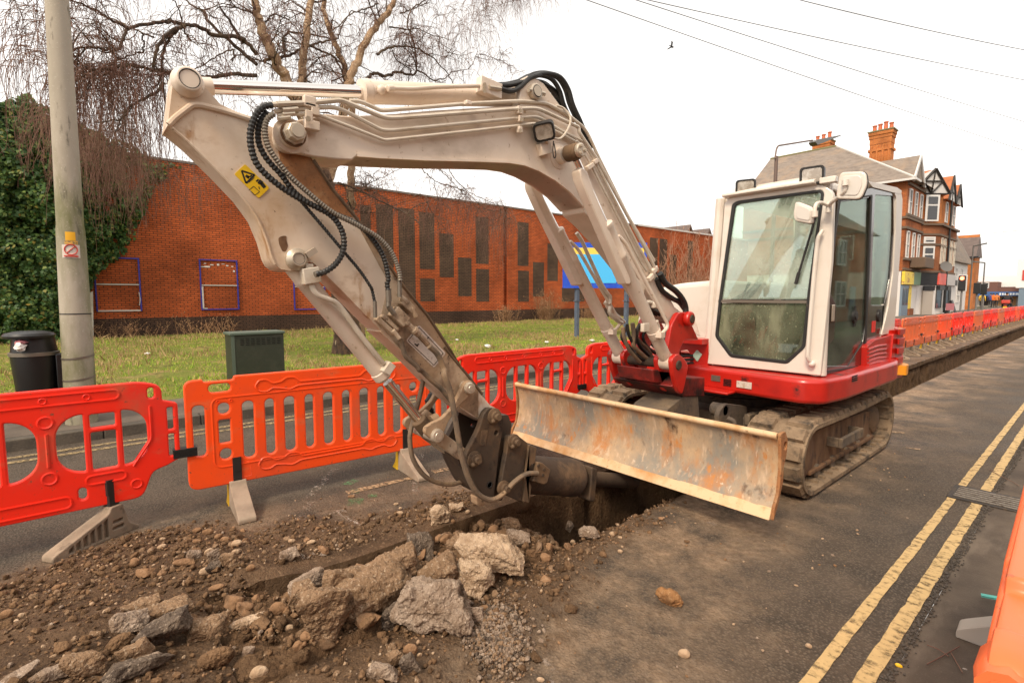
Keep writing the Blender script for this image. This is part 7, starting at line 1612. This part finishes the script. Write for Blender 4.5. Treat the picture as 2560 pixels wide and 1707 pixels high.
# pavement board, motorcycle and people
q=at('B3',1240,1240,X=-8.2); t=thing('pavement_board',(q.x,q.y,.12),'small black A-board with a picture panel standing outside the shops','sign')
bpart(lambda b:b.prism([(q.x-.35,.12),(q.x-.3,.12),(q.x+.02,1.15),(q.x+.3,.12),(q.x+.35,.12),(q.x+.05,1.2),(q.x-.05,1.2)],'y',q.y,q.y+.7),'board_frame','shop_black',t); bpart(lambda b:b.bb(q.x-.26,q.x+.26,q.y-.02,q.y-.005,.4,.95),'picture_panel','rubbish_pink',t)
M('skin',(.5,.27,.18),.6); M('trousers_dark',(.02,.02,.025),.8); M('hair_dark',(.02,.013,.01),.7)
def person(x,y,label,coat,h_=1.72,step=.25,face=1,bend=0,seated=False):
    t=thing('person',(x,y,.12 if not seated else .1),label,'person','people in the distance'); z0=.12
    s=h_/1.72; rings=[]
    b=MB()
    def P(px,py,pz): return Vector((x+px*s,y+py*s,z0+pz*s))
    bm=bmesh.new(); me=bpy.data.meshes.new('person_body')
    J={'pel':(0,0,.95,.13),'waist':(0,bend*.1,1.1,.13),'chest':(0,bend*.22,1.32,.16),'neck':(0,bend*.3,1.47,.06),'head':(0,bend*.34,1.58,.095),'top':(0,bend*.35,1.68,.08),
       'hl':(-.1,0,.9,.09),'kl':(-.1,step*.5,.5,.06),'fl':(-.1,step,.09,.045),'tl':(-.1,step+.14,.03,.04),'hr':(.1,0,.9,.09),'kr':(.1,-step*.4,.5,.06),'fr':(.1,-step,.09,.045),'tr':(.1,-step+.14,.03,.04),
       'sl':(-.2,bend*.22,1.38,.07),'el':(-.25,bend*.22-.05,1.12,.05),'wl':(-.24,bend*.3+.08,.90,.035),'sr':(.2,bend*.22,1.38,.07),'er':(.25,bend*.22,1.12,.05),'wr':(.24,bend*.3+.12,.90,.035)}
    if seated: J.update(pel=(0,0,.85,.14),hl=(-.12,.05,.85,.1),hr=(.12,.05,.85,.1),kl=(-.26,.42,.75,.07),kr=(.26,.42,.75,.07),fl=(-.26,.3,.35,.05),fr=(.26,.3,.35,.05),tl=(-.26,.45,.31,.045),tr=(.26,.45,.31,.045),wl=(-.3,.55,1.0,.04),wr=(.3,.55,1.0,.04),el=(-.32,.3,1.1,.055),er=(.32,.3,1.1,.055))
    for side in 'lr':
        sx=-1 if side=='l' else 1; w_=J['w'+side]
        for k in range(4): J['f%d%s'%(k,side)]=(w_[0]+sx*.006,w_[1]+.015*(k-1.5)*face,w_[2]-.16+.01*abs(k-1.5),.009)
        J['th'+side]=(w_[0],w_[1]+.05,w_[2]-.08,.010)
    E=[('pel','waist'),('waist','chest'),('chest','neck'),('neck','head'),('head','top')]
    for c in 'lr': E+=[('pel','h'+c),('h'+c,'k'+c),('k'+c,'f'+c),('f'+c,'t'+c),('chest','s'+c),('s'+c,'e'+c),('e'+c,'w'+c),('w'+c,'th'+c)]+[('w'+c,'f%d%s'%(k,c)) for k in range(4)]
    ks=list(J); me.from_pydata([P(*J[k][:3])-Vector((x,y,z0)) for k in ks],[(ks.index(a),ks.index(c)) for a,c in E],[])
    o=bpy.data.objects.new('body',me); COL.objects.link(o); o.parent=t; o.location=(0,0,z0-BASE[t.name].z)
    sk_=o.modifiers.new('skin','SKIN'); sk_.use_smooth_shade=True
    for k,v in enumerate(me.skin_vertices[0].data): r_=J[ks[k]][3]*s; v.radius=(r_,r_)
    me.skin_vertices[0].data[0].use_root=True; o.modifiers.new('sub','SUBSURF').levels=1
    m=bpy.data.materials.new('clothes'); m.use_nodes=True; n=m.node_tree.nodes; l=m.node_tree.links; p=n['Principled BSDF']; p.inputs['Roughness'].default_value=.85
    tc=n.new('ShaderNodeTexCoord'); sp=n.new('ShaderNodeSeparateXYZ'); l.new(tc.outputs['Object'],sp.inputs[0]); cr=n.new('ShaderNodeValToRGB'); cr.color_ramp.interpolation='CONSTANT'; mr=n.new('ShaderNodeMapRange'); mr.inputs[2].default_value=1.75*s; l.new(sp.outputs[2],mr.inputs[0]); l.new(mr.outputs[0],cr.inputs[0])
    e=cr.color_ramp.elements; e[0].color=(.02,.02,.025,1); e[1].position=.5; e[1].color=(*coat,1); q_=e.new(.84); q_.color=(.5,.27,.18,1); q_=e.new(.955); q_.color=(.03,.02,.015,1); l.new(cr.outputs[0],p.inputs['Base Color']); me.materials.append(m)
    hp_=P(*J['head'][:3]); hb_=MB(); hb_.ball(hp_+Vector((0,-.015*face,.045)),(.098*s,.105*s,.085*s),12,8); hb_.build('hair',MATS['hair_dark'],t)
    return t
for k,(px,coat,lab) in enumerate(((1448,(.75,.48,.05),'person in a yellow jacket standing by the orange house corner'),(1502,(.05,.06,.18),'person in dark blue walking in front of the supermarket'),(1520,(.70,.15,.02),'person in an orange jacket in front of the supermarket doors'),(1542,(.55,.18,.05),'person in a rust-coloured top at the supermarket, right of the orange jacket'))):
    q=at('B3',px,1215,Y=86 if k else 76); person(q.x,q.y,lab,coat,1.75)
q=at('B3',1605,1215,Y=58); mx,my=q.x,q.y
t=thing('motorcycle',(mx,my,.0),'motorcycle seen from behind with red top box and yellow number plate','motorcycle')
def wheel(dy):
    b=MB(); b.tube([(mx,my+dy+.3*math.cos(a*math.pi/10),.32+.3*math.sin(a*math.pi/10)) for a in range(20)],.07,8,closed=True); w_=b.build('wheel',MATS['black_rubber'],t)
    bpart(lambda b:b.cyl((mx-.05,my+dy,.32),(mx+.05,my+dy,.32),.2,16),'rim','grey_pole',w_)
wheel(0); wheel(1.35)
bpart(lambda b:b.prism(rpoly([(my-.25,.75),(my+.5,.7),(my+.75,.95),(my+1.25,1.0),(my+1.4,.75),(my+1.0,.4),(my+.3,.4)],.06),'x',mx-.16,mx+.16),'fairing','shop_black',t,bev=.04)
bpart(lambda b:b.bb(mx-.26,mx+.26,my-.42,my-.02,.9,1.2),'top_box','sign_red',t,bev=.06); bpart(lambda b:b.bb(mx-.13,mx+.13,my-.33,my-.31,.55,.68),'number_plate','yellow_plastic',t); bpart(lambda b:b.bb(mx-.09,mx+.09,my-.3,my-.24,.72,.80),'tail_light','sign_red',t)
bpart(lambda b:b.tube([(mx-.38,my+.95,1.1),(mx-.1,my+1.05,1.05),(mx+.1,my+1.05,1.05),(mx+.38,my+.95,1.1)],.02,6),'handlebar','signal_black',t)
r_=person(mx,my+.35,'rider in dark jacket sitting on the motorcycle with back turned',(.03,.03,.035),1.72,seated=True)
# terraced houses on the near side of the street, outside the frame, that the glass and chrome reflect
t=thing('terraced_house',(9,6,0),'red brick terraced houses with white windows across the pavement behind the camera','house')
bpart(lambda b:b.bb(7.5,14,-8,40,0,5.4),'house_wall','house_brick',t); bpart(lambda b:b.prism([(7.1,5.4),(10.7,8.0),(14.4,5.4)],'y',-8.2,40.2),'roof','slate',t)
for k in range(9):
    y=-6.5+k*5; win(t,'x',7.5,y,y+1.5,3.3,4.8,out=-1,nx=2); win(t,'x',7.5,y,y+1.8,.9,2.4,out=-1,nx=2); bpart(lambda b:b.bb(7.42,7.5,y+2.6,y+3.5,.05,2.1),'door','door_blue',t)
# ------------------------------------------------------------------ broken road: chunks, cobbles, gravel
def stone_mat(name,a,b_,c,sc=9,spk=70,bs=.9):
    M(name,a,.95,layers=[(b_,sc,.42,.66),(c,spk,.55,.70),((.07,.045,.028),sc*.6,.56,.70)],bump=(spk*.4,bs,.02),bump2=(spk*1.6,.8,.008),spec=.2)
stone_mat('concrete_grey',(.31,.23,.17),(.19,.125,.08),(.52,.41,.32)); stone_mat('concrete_brown',(.27,.17,.10),(.16,.095,.052),(.46,.345,.24)); stone_mat('concrete_pale',(.50,.36,.24),(.27,.175,.105),(.60,.47,.35)); stone_mat('concrete_dark',(.15,.11,.08),(.075,.055,.042),(.36,.28,.21))
stone_mat('clod_orange',(.30,.15,.06),(.18,.09,.04),(.4,.24,.12),9,50,1); stone_mat('cobble',(.28,.16,.085),(.19,.105,.055),(.36,.23,.14),6,40,.35); stone_mat('pale_cobble',(.44,.31,.20),(.33,.21,.125),(.52,.4,.29),6,40,.3); stone_mat('clod',(.19,.11,.058),(.115,.066,.034),(.25,.15,.08),9,50,1)
def rock_mesh(seed,dims=(1,1,1),kind='block',subd=4,rough=.05,fine=.02,R_=None):
    """kind block: angular broken concrete; kind cobble: water-worn"""
    rs=random.Random(seed); bm=bmesh.new(); D=Vector(dims)
    if kind=='block':
        for sx in (-1,1):
            for sy in (-1,1):
                for sz in (-1,1):
                    q=Vector((sx*.5*rs.uniform(.25,1),sy*.5*rs.uniform(.25,1),sz*.5*rs.uniform(.35,1))); bm.verts.new(Vector((q.x*D.x,q.y*D.y,q.z*D.z)))
        for k in range(9):
            v=Vector((rs.gauss(0,1),rs.gauss(0,1),rs.gauss(0,1))).normalized()*rs.uniform(.42,.56); bm.verts.new((v.x*D.x,v.y*D.y,v.z*D.z))
    else:
        for k in range(26):
            v=Vector((rs.gauss(0,1),rs.gauss(0,1),rs.gauss(0,1))).normalized()*.5*rs.uniform(.9,1); bm.verts.new((v.x*D.x,v.y*D.y,v.z*D.z))
    r=bmesh.ops.convex_hull(bm,input=bm.verts); bmesh.ops.delete(bm,geom=[g for g in r['geom_interior'] if isinstance(g,bmesh.types.BMVert)],context='VERTS')
    for i in range(subd):
        bmesh.ops.triangulate(bm,faces=bm.faces); L_=max(D)/(2.2*1.75**(i+1))
        ed=[e for e in bm.edges if e.calc_length()>L_]
        if ed: bmesh.ops.subdivide_edges(bm,edges=ed,cuts=1)
        bmesh.ops.triangulate(bm,faces=bm.faces)
        if i<(0 if kind=='block' else 3): bmesh.ops.smooth_vert(bm,verts=bm.verts,factor=.5,use_axis_x=True,use_axis_y=True,use_axis_z=True)
    bmesh.ops.smooth_vert(bm,verts=bm.verts,factor=.22 if kind=='block' else .35,use_axis_x=True,use_axis_y=True,use_axis_z=True)
    bm.normal_update(); o=rs.uniform(0,50); m=min(D); f1=2.6/m**.5/.55; 
    for v in bm.verts:
        p=v.co+Vector((o,o,o)); rdg=1-2*abs(noise.noise(p*f1*2.3)); d=noise.fractal(p*f1,.9,2.1,4)*rough+rdg*rough*.35+noise.fractal(p*f1*5,.8,2.2,4)*fine; v.co+=v.normal*d*m
    if R_ is not None:
        for v in bm.verts: v.co=R_@v.co
    me=bpy.data.meshes.new('rock'); bm.to_mesh(me); bm.free(); finish(me,42); return me
# heap of soil supporting the concrete lumps
b=MB(); N=90
hx0,hx1,hy0,hy1=-2.86,-1.6,.2,3.2
def heap_z(x,y):
    f=sm(3.15,1.95,y)*sm(.1,.45,y)
    e=sm(TL+.02,TL+.24,x) if y>.45 else 1
    inside=TL<x<TR
    base=-.62*(1-f)-.22*(1-e)*sm(.5,1.0,y) if inside else -.03
    h=.05*math.exp(-((x+2.2)/.4)**2-((y-1.05)/.6)**2)
    return base+h+(.035*fbm(x*6,y*6,3)+.02*fbm(x*17,y*17,1))-(0 if inside else .035)+.02
for j in range(N+1):
    for i in range(N+1):
        x=hx0+(hx1-hx0)*i/N; y=hy0+(hy1-hy0)*j/N; b.v.append((x,y,heap_z(x,y)))
for j in range(N):
    for i in range(N): b.f.append((j*(N+1)+i,j*(N+1)+i+1,(j+1)*(N+1)+i+1,(j+1)*(N+1)+i)); b.mi.append(0)
tag(b.build('soil_heap',MATS['soil'],ang=60),kind='structure')
ROOT=0
def rock(name,c,x0,x1,y0,y1,mat,label,seed,group=None,cat='rubble',flat=.75,depth_=.9,rough=.10,lift=0,subd=4,rot=None,sink=.10,zb=None,n2=.035):
    """a stone whose picture box in crop c is x0..x1, y0..y1; it sits on the ground where the box bottom meets it"""
    zb_=zb
    for it in range(7):
        v=at(c,(x0+x1)/2,y1-(y1-y0)*.12,Z=(zb_ if zb_ is not None else 0.02)+lift)
        if zb is None: g_=road_z(v.x,v.y) if not (TL<v.x<TR and v.y>TY0+.1) else max(heap_z(v.x,v.y),-.4); zb_=g_ if it==0 else .5*zb_+.5*g_
    s=CR[c][2]; dpt=(v-ORG).dot(FWD); W_=(x1-x0)*s*dpt/1280*1.08; H_=(y1-y0)*s*dpt/1280*1.12
    dn=abs((v-ORG).normalized().z); cs=math.sqrt(1-dn*dn); hgt=flat*H_/cs; dep=max(W_*.42,min(W_*1.1,(1-flat)*H_/dn+.12*W_))
    f=Vector((v.x-ORG.x,v.y-ORG.y,0)).normalized(); ang=math.atan2(f.y,f.x)-math.pi/2; rs=random.Random(seed)
    kd='block' if ('conc' in mat) else 'cobble'
    R_=Matrix.Rotation(ang+rs.uniform(-.25,.25),3,'Z')@Matrix.Rotation(rs.uniform(-.3,.3),3,'Y')@Matrix.Rotation(rs.uniform(-.35,.2),3,'X')
    me=rock_mesh(seed,(W_*1.06,dep,hgt*1.1),kd,subd,rough,n2,R_)
    lo=min(q.co.z for q in me.vertices); me.materials.append(MATS[mat])
    o=bpy.data.objects.new(name,me); COL.objects.link(o); o.location=v+f*dep*.38+Vector((0,0,-lo-hgt*sink)); return tag(o,label,cat,group)
GC='broken concrete lumps heaped by the trench'
big=[('B7',210,550,850,1340,'concrete_brown','tall jagged concrete lump standing on end at the front of the heap',101,.8,.6),
('B7',870,1430,765,1200,'concrete_grey','largest jagged concrete block with rust stain, front centre of the heap',102,.62,.9),
('B7',460,1010,640,1050,'concrete_brown','broad flat slab lying behind the tall lump, dark underneath',103,.55,1),
('B7',320,530,700,960,'concrete_brown','narrow brown lump wedged behind the tall jagged lump',104,.8,.7),
('B7',750,1040,560,850,'concrete_brown','lumpy brown concrete piece behind the broad slab, nearest the trench lip',105,.7,.8),
('B7',940,1155,415,620,'concrete_dark','dark grey angular chunk perched on the trench lip',106,.8,.6),
('B7',1200,1560,430,610,'concrete_brown','brown slab lying across the trench behind the pale-faced block',107,.7,.8),
('B7',1310,1810,470,715,'concrete_pale','wide block with smooth pale cream face lying over the trench',108,.7,.6),
('B7',1270,1565,645,905,'concrete_pale','pale rounded concrete block in front of the cream-faced block',109,.65,.8),
('B7',1000,1330,620,850,'concrete_brown','brown lump with a green spray mark in the middle of the heap',110,.6,.9),
('B7',755,930,950,1140,'concrete_dark','small dark pitted lump in front of the broad slab',111,.75,.6),
('B7',1650,1775,295,420,'concrete_brown','dark pointed chunk standing in the trench mouth',112,.85,.6),
('B7',1640,1840,385,500,'concrete_grey','grey lump at the trench mouth below the pointed chunk',113,.75,.7),
('B7',60,280,790,1005,'concrete_brown','rounded brown clay-covered boulder left of the tall lump',114,.75,.8),
('B7',90,340,720,880,'concrete_grey','grey crumbly lump behind the rounded brown boulder',115,.7,.7),
('B7',1110,1255,205,345,'concrete_pale','cream stone alone on the far lip of the trench under the hitch',116,.75,.7),
('B7',1245,1345,180,250,'concrete_pale','small cream stone behind the lone cream stone',117,.7,.7),
('B7',0,130,520,620,'concrete_grey','grey crumbly chunk left on the soil short of the trench lip',118,.65,.7),
('B7',800,915,1275,1400,'concrete_brown','brown lump at the bottom edge below the big heap, left of a dark one',119,.7,.7),
('B7',880,1020,1315,1465,'concrete_dark','dark lump at the bottom edge right of the brown one',120,.7,.7),
('B7',650,870,1375,1491,'concrete_grey','grey-brown block cut by the bottom edge of the photo, in the middle',121,.6,.8),
('B7',1400,1490,940,1050,'concrete_grey','small smooth grey stone leaning right of the largest block',122,.8,.6),
('B7',1440,1540,915,975,'cobble','dark brown pebble-like stone just right of the largest block',123,.7,.8),
('B7',1870,1975,255,335,'concrete_brown','grey stone in the trench near the right lip',124,.7,.7),
('B7',2020,2125,235,320,'concrete_brown','rough grey stone deeper in the trench beneath the blade',125,.75,.7),
('B7',2180,2352,350,450,'concrete_grey','long pale-topped block on the right lip of the trench',126,.65,.6),
('B7',2070,2160,310,385,'concrete_grey','small angular stone in the trench mouth beside the long block',127,.7,.7),
('B6',710,945,765,925,'concrete_grey','flat grey-topped slab piece on the soil, left middle of the photo',131,.6,.9),
('B6',840,1060,670,780,'concrete_brown','brown lump behind the flat grey-topped slab piece',132,.7,.8),
('B6',970,1290,690,830,'concrete_brown','large clay-covered lump right behind the flat grey-topped piece',133,.65,.8),
('B6',930,1250,790,970,'concrete_dark','dark wet-looking broken asphalt lump left of centre',134,.6,.8),
('B6',1225,1490,785,930,'concrete_brown','crumbly tan lump right of the dark asphalt lump',135,.6,.8),
('B6',1530,1730,760,850,'concrete_pale','low pale smooth slab edge showing through the soil',136,.5,.8),
('B6',1750,1880,660,775,'cobble','squarish brown stone left of the rounded brown boulder',137,.8,.8),
('B6',1700,1765,720,785,'pale_cobble','small tan stone touching the squarish brown stone',138,.8,.8),
('B6',440,670,1025,1180,'concrete_brown','smooth tan boulder near the bottom left corner',139,.7,.8),
('B6',690,870,880,1020,'clod','round soil-coated clod above the smooth tan boulder',140,.7,.8),
('B6',800,990,940,1110,'concrete_brown','sharp tan wedge beside the soil-coated clod',141,.75,.7),
('B6',740,1090,1070,1194,'concrete_dark','jagged dark grey lump cut by the bottom edge, left part',142,.6,.8),
('B6',890,1080,1020,1090,'concrete_grey','thin grey flake above the jagged dark lump',143,.6,.8),
('B6',1290,1540,980,1145,'clod','large brown clod at the bottom, left of the grey pebble',144,.65,.8),
('B6',1595,1675,955,1030,'concrete_grey','small round grey-blue pebble in the brown soil',145,.8,.9),
('B6',1630,1760,1085,1194,'pale_cobble','pale pink-brown stone at the bottom edge beside the brown clod',146,.7,.7),
('B6',20,240,1160,1194,'concrete_grey','grey crumbly lump in the bottom left corner',147,.6,.8),
('B6',240,440,1105,1194,'concrete_grey','grey lump second from the bottom left corner',148,.6,.8),
('B6',0,85,710,785,'cobble','smooth pinkish cobble at the left edge of the photo',149,.75,.8),
('B6',1300,1400,430,510,'pale_cobble','pink-white broken stone in the small pile near the barrier foot',150,.8,.7),
('B6',1230,1320,335,395,'concrete_grey','white-grey chip at the back of the small pile',151,.7,.7),
('B6',1335,1400,310,365,'pale_cobble','white stone on top of the small pile near the barrier',152,.75,.7),
('B6',1370,1440,340,420,'concrete_grey','grey-green flat chip in the small pile',153,.8,.6),
('B6',1440,1555,355,470,'concrete_brown','brown rough lump on the right of the small pile',154,.7,.7),
('B6',1360,1470,405,480,'concrete_dark','black asphalt crumbs lump in the small pile',155,.6,.8),
('B6',1130,1300,375,450,'cobble','long brown stone at the front left of the small pile',156,.6,.8),
('B6',1605,1670,420,475,'cobble','orange cobble right of the small pile',157,.75,.8),
('B6',1510,1570,320,360,'pale_cobble','white chip right behind the small pile',158,.7,.7),
('B6',1840,1945,335,420,'concrete_grey','grey broken lump between the small pile and the trench lip',159,.7,.7),
('B6',1360,1470,545,605,'cobble','flat brown stone in front of the small pile',160,.6,.8),
('B6',1855,1925,810,865,'pale_cobble','oblong tan cobble in front of the rounded boulder',161,.7,.8),
('B6',1915,1990,920,995,'cobble','round brown cobble left of the tall jagged lump',162,.85,.9)]
for c,x0,x1,y0,y1,mt,lab,sd,fl,dp in big: rock('concrete_lump' if mt.startswith('conc') else 'cobblestone' if 'cobble' in mt else 'soil_clod',c,x0,x1,y0,y1,mt,lab,sd,GC,'rubble' if mt.startswith('conc') else 'stone',fl,dp,subd=6 if (x1-x0)>180 else 5,rough=.085 if mt.startswith('conc') else .06 if mt=='clod' else .03,n2=.03 if mt.startswith('conc') else .05 if mt=='clod' else .006)
for k,(x0,x1,y0,y1,lab) in enumerate(((1255,1320,175,220,'dark brown cobble first in the arc behind the small pile'),(1320,1395,180,235,'brown cobble second in the arc behind the small pile'),(1400,1455,215,270,'shadowed cobble third in the arc behind the small pile'),(1435,1505,232,290,'orange-brown cobble fourth in the arc behind the small pile'),(1500,1585,253,315,'smooth tan cobble ending the arc behind the small pile'),(1260,1320,243,290,'tan cobble inside the arc behind the small pile'),(1040,1085,240,270,'small tan pebble left of the arc'),(1025,1090,280,325,'tan pebble with a chip, left of the small pile'),(1875,1940,250,285,'pale cobble alone on the soil short of the trench'),(1995,2070,255,295,'pair-like pale brown cobble next to the lone pale cobble'),(2050,2085,313,338,'round tan pebble near the trench lip'),(1705,1750,580,625,'orange pebble in the hollow left of the trench end'),(1820,1875,485,525,'tan pebble at the trench end'),(1780,1835,500,545,'brown pebble at the trench end beside the tan one'),(340,400,550,595,'brown pebble on the dark soil at left'),(395,440,535,570,'lighter brown pebble beside the brown one at left'),(120,165,735,775,'small tan pebble right of the pinkish cobble'),(450,505,995,1045,'round pinkish pebble above the smooth tan boulder'))):
    rock('cobblestone','B6',x0,x1,y0,y1,'pale_cobble' if k in (4,6,7,8,9,10,13,16,17) else 'cobble',lab,300+k,'cobbles scattered on the soil','stone',.75,.9,rough=.03,subd=4,n2=.006)
for k,(x0,x1,y0,y1,lab,mt) in enumerate(((900,1020,1205,1315,'dark brown round cobble below the largest block','cobble'),(1005,1050,1270,1310,'tan cobble beside the dark brown round cobble','pale_cobble'),(95,180,1180,1270,'brown cobble below the tall lump, left','cobble'),(25,110,1055,1120,'tan cobble left of the tall lump','pale_cobble'),(1880,1950,1450,1491,'cream pebble at the bottom edge, right of the gravel patch','pale_cobble'),(1010,1050,400,435,'tan pebble below the lone cream stone','pale_cobble'),(1135,1190,585,625,'orange pebble in the dark gap of the heap','cobble'),(1360,1400,215,255,'tan pebble beside the two cream stones','pale_cobble'),(1250,1290,285,325,'brown pebble touching the lone cream stone','cobble'),(830,875,160,190,'pale long pebble near the green paint','pale_cobble'),(870,900,192,218,'round pebble near the green paint','pale_cobble'),(840,920,222,265,'flat pale pebble near the green paint','pale_cobble'),(490,560,105,135,'tan pebbles lump on the green paint','cobble'),(60,120,430,470,'pale round cobble on the soil at the left of the heap','pale_cobble'),(190,270,430,470,'tan cobble beside the pale round cobble','pale_cobble'))):
    rock('cobblestone','B7',x0,x1,y0,y1,mt,lab,400+k,'cobbles scattered on the soil','stone',.75,.9,rough=.03,subd=4,n2=.006)
for k,(c,x0,x1,y0,y1,lab,mt) in enumerate((('B1',855,905,1340,1392,'pale round cobble on the right lip of the trench','pale_cobble'),('B1',920,960,1375,1405,'small tan cobble beside the pale one on the right lip','pale_cobble'),('B1',550,590,1405,1450,'tan stone in the rubble of the trench mouth','pale_cobble'),('B1',1440,1490,1405,1440,'soil crumb on the dusty asphalt below the blade','clod'),('B1',920,965,1480,1520,'tan pebble on the dusty asphalt right of the heap','pale_cobble'),('S',1500,1575,1355,1400,'flat orange clod alone on the asphalt, right of the heap','clod_orange'),('S',1555,1590,1490,1515,'small pair of tan stones on the asphalt near the bottom','pale_cobble'),('B8',270,310,1330,1365,'tan stone on the asphalt left of the yellow line','pale_cobble'),('B8',200,230,978,992,'tiny pebble on the asphalt left of the lines','pale_cobble'),('B8',575,595,673,685,'tiny tan pebble in the middle of the lane','pale_cobble'),('B8',805,850,1450,1480,'yellow paint flake on the pavement channel','yellow_plastic'),('B8',1205,1235,1475,1495,'white stone on the pavement by the near barrier','white_foot'))):
    rock('cobblestone' if 'flake' not in lab else 'paint_flake',c,x0,x1,y0,y1,mt,lab,500+k,None,'stone',.7,.9,rough=.12 if 'clod' in mt else .05,subd=5 if 'clod' in mt else 3,n2=.04 if 'clod' in mt else .01)
# small stones and gravel
def pebbles(name,n,where,smin,smax,mats,label,seed,cat='gravel'):
    rs=random.Random(seed); base=[]
    for k in range(6): 
        m=rock_mesh(900+seed*10+k,(1,1,1),'cobble' if k%2 else 'block',1 if smax<.05 else 2,.05,.02); base.append(([v.co.copy() for v in m.vertices],[tuple(p.vertices) for p in m.polygons])); bpy.data.meshes.remove(m)
    b=MB(); k=0
    while k<n:
        p=where(rs)
        if p is None: continue
        k+=1; vs,fs=base[rs.randrange(6)]; s=smin+(smax-smin)*rs.random()**2.6; R_=Matrix.Rotation(rs.uniform(0,6.3),3,'Z')@Matrix.Rotation(rs.uniform(0,6.3),3,'X'); sc=Vector((rs.uniform(.8,1.3),rs.uniform(.7,1),rs.uniform(.55,.9)))
        b.m=rs.randrange(len(mats)); b.add([p+Vector((0,0,s*.18))+R_@(Vector((v.x*sc.x,v.y*sc.y,v.z*sc.z))*s) for v in vs],fs)
    return tag(b.build(name,[MATS[m] for m in mats],smooth=True,ang=50),label,cat,kind='stuff')
def soilspot(rs):
    x=rs.uniform(-4.4,-1.0); y=rs.uniform(-.95,3.4); s,d=masks(x,y)
    if TL-.12<x<TL+.1 and y>.6: return None
    if rs.random()>s*(.35+.65*max(0,fbm(x*1.6,y*1.6,8)+.5)): return None
    if TL+.02<x<TR-.02 and y>TY0+.3:
        return Vector((x,y,max(floor_z(x,y),heap_z(x,y))))
    return Vector((x,y,road_z(x,y)))
pebbles('gravel',10000,soilspot,.005,.024,['clod','cobble','soil','concrete_grey','soil','clod','pale_cobble','clod'],'fine stones and crumbs of soil strewn over the dug ground',1)
pebbles('coarse_gravel',300,soilspot,.03,.075,['clod','clod','cobble','soil','concrete_brown'],'egg-sized stones and clods strewn among the rubble',2)
def patch(rs):
    q=at('B7',rs.gauss(1600,110),rs.gauss(1170,120),Z=.02); return Vector((q.x,q.y,road_z(q.x,q.y)+rs.random()**2*.012))
pebbles('grey_gravel',2600,patch,.007,.026,['concrete_grey','concrete_dark','concrete_grey','concrete_brown'],'patch of grey crushed gravel right of the largest concrete block',3)
def scatter(rs):
    x=rs.uniform(-3.9,-.8); y=rs.uniform(.2,6); 
    if TL-.05<x<TR+.05: return None
    return Vector((x,y,road_z(x,y)))
pebbles('soil_crumbs',5200,soilspot,.012,.045,['soil','clod','soil','clod','concrete_brown'],'dark crumbs and clods of soil half buried in the dug ground',6)
pebbles('road_grit',500,scatter,.005,.02,['cobble','pale_cobble','concrete_grey'],'loose grit scattered over the asphalt',4)
def heapspot(rs):
    x=rs.uniform(TL,TR); y=rs.uniform(.5,3.0); return Vector((x,y,max(floor_z(x,y),heap_z(x,y))+rs.uniform(0,.01)))
pebbles('trench_rubble',900,heapspot,.02,.10,['clod','soil','concrete_brown','cobble','clod'],'clods and stones filling the near end of the trench',5)
# twigs on the pavement
for k,(c,pts,lab) in enumerate((('C8',[(45,1320),(120,1350),(185,1395)],'thin dry twig on the pavement, nearest the yellow lines'),('C8',[(45,1445),(140,1395),(255,1330)],'longer dry twig crossing the pavement'),('C8',[(200,1370),(240,1440),(275,1500)],'dry twig pointing to the bottom edge beside the near barrier'),('C8',[(450,190),(520,230),(560,250),(600,270),(640,295)],'dry curled stalk on the pavement beyond the grating'))):
    P=spline([at(c,x,y,Z=.014) for x,y in pts],5); b=MB(); b.tube(P,.0022,5); tag(b.build('twig',MATS['twig_bark'],base=P[0]),lab,'twig')
b=MB(); q=at('C8',395,1000,Z=.03); b.tube([q,q+Vector((.07,.01,.01))],.010,6); tag(b.build('rope_end',M('turquoise',(.12,.45,.38),.7),base=q),'turquoise frayed rope end beside the near barrier','rope')
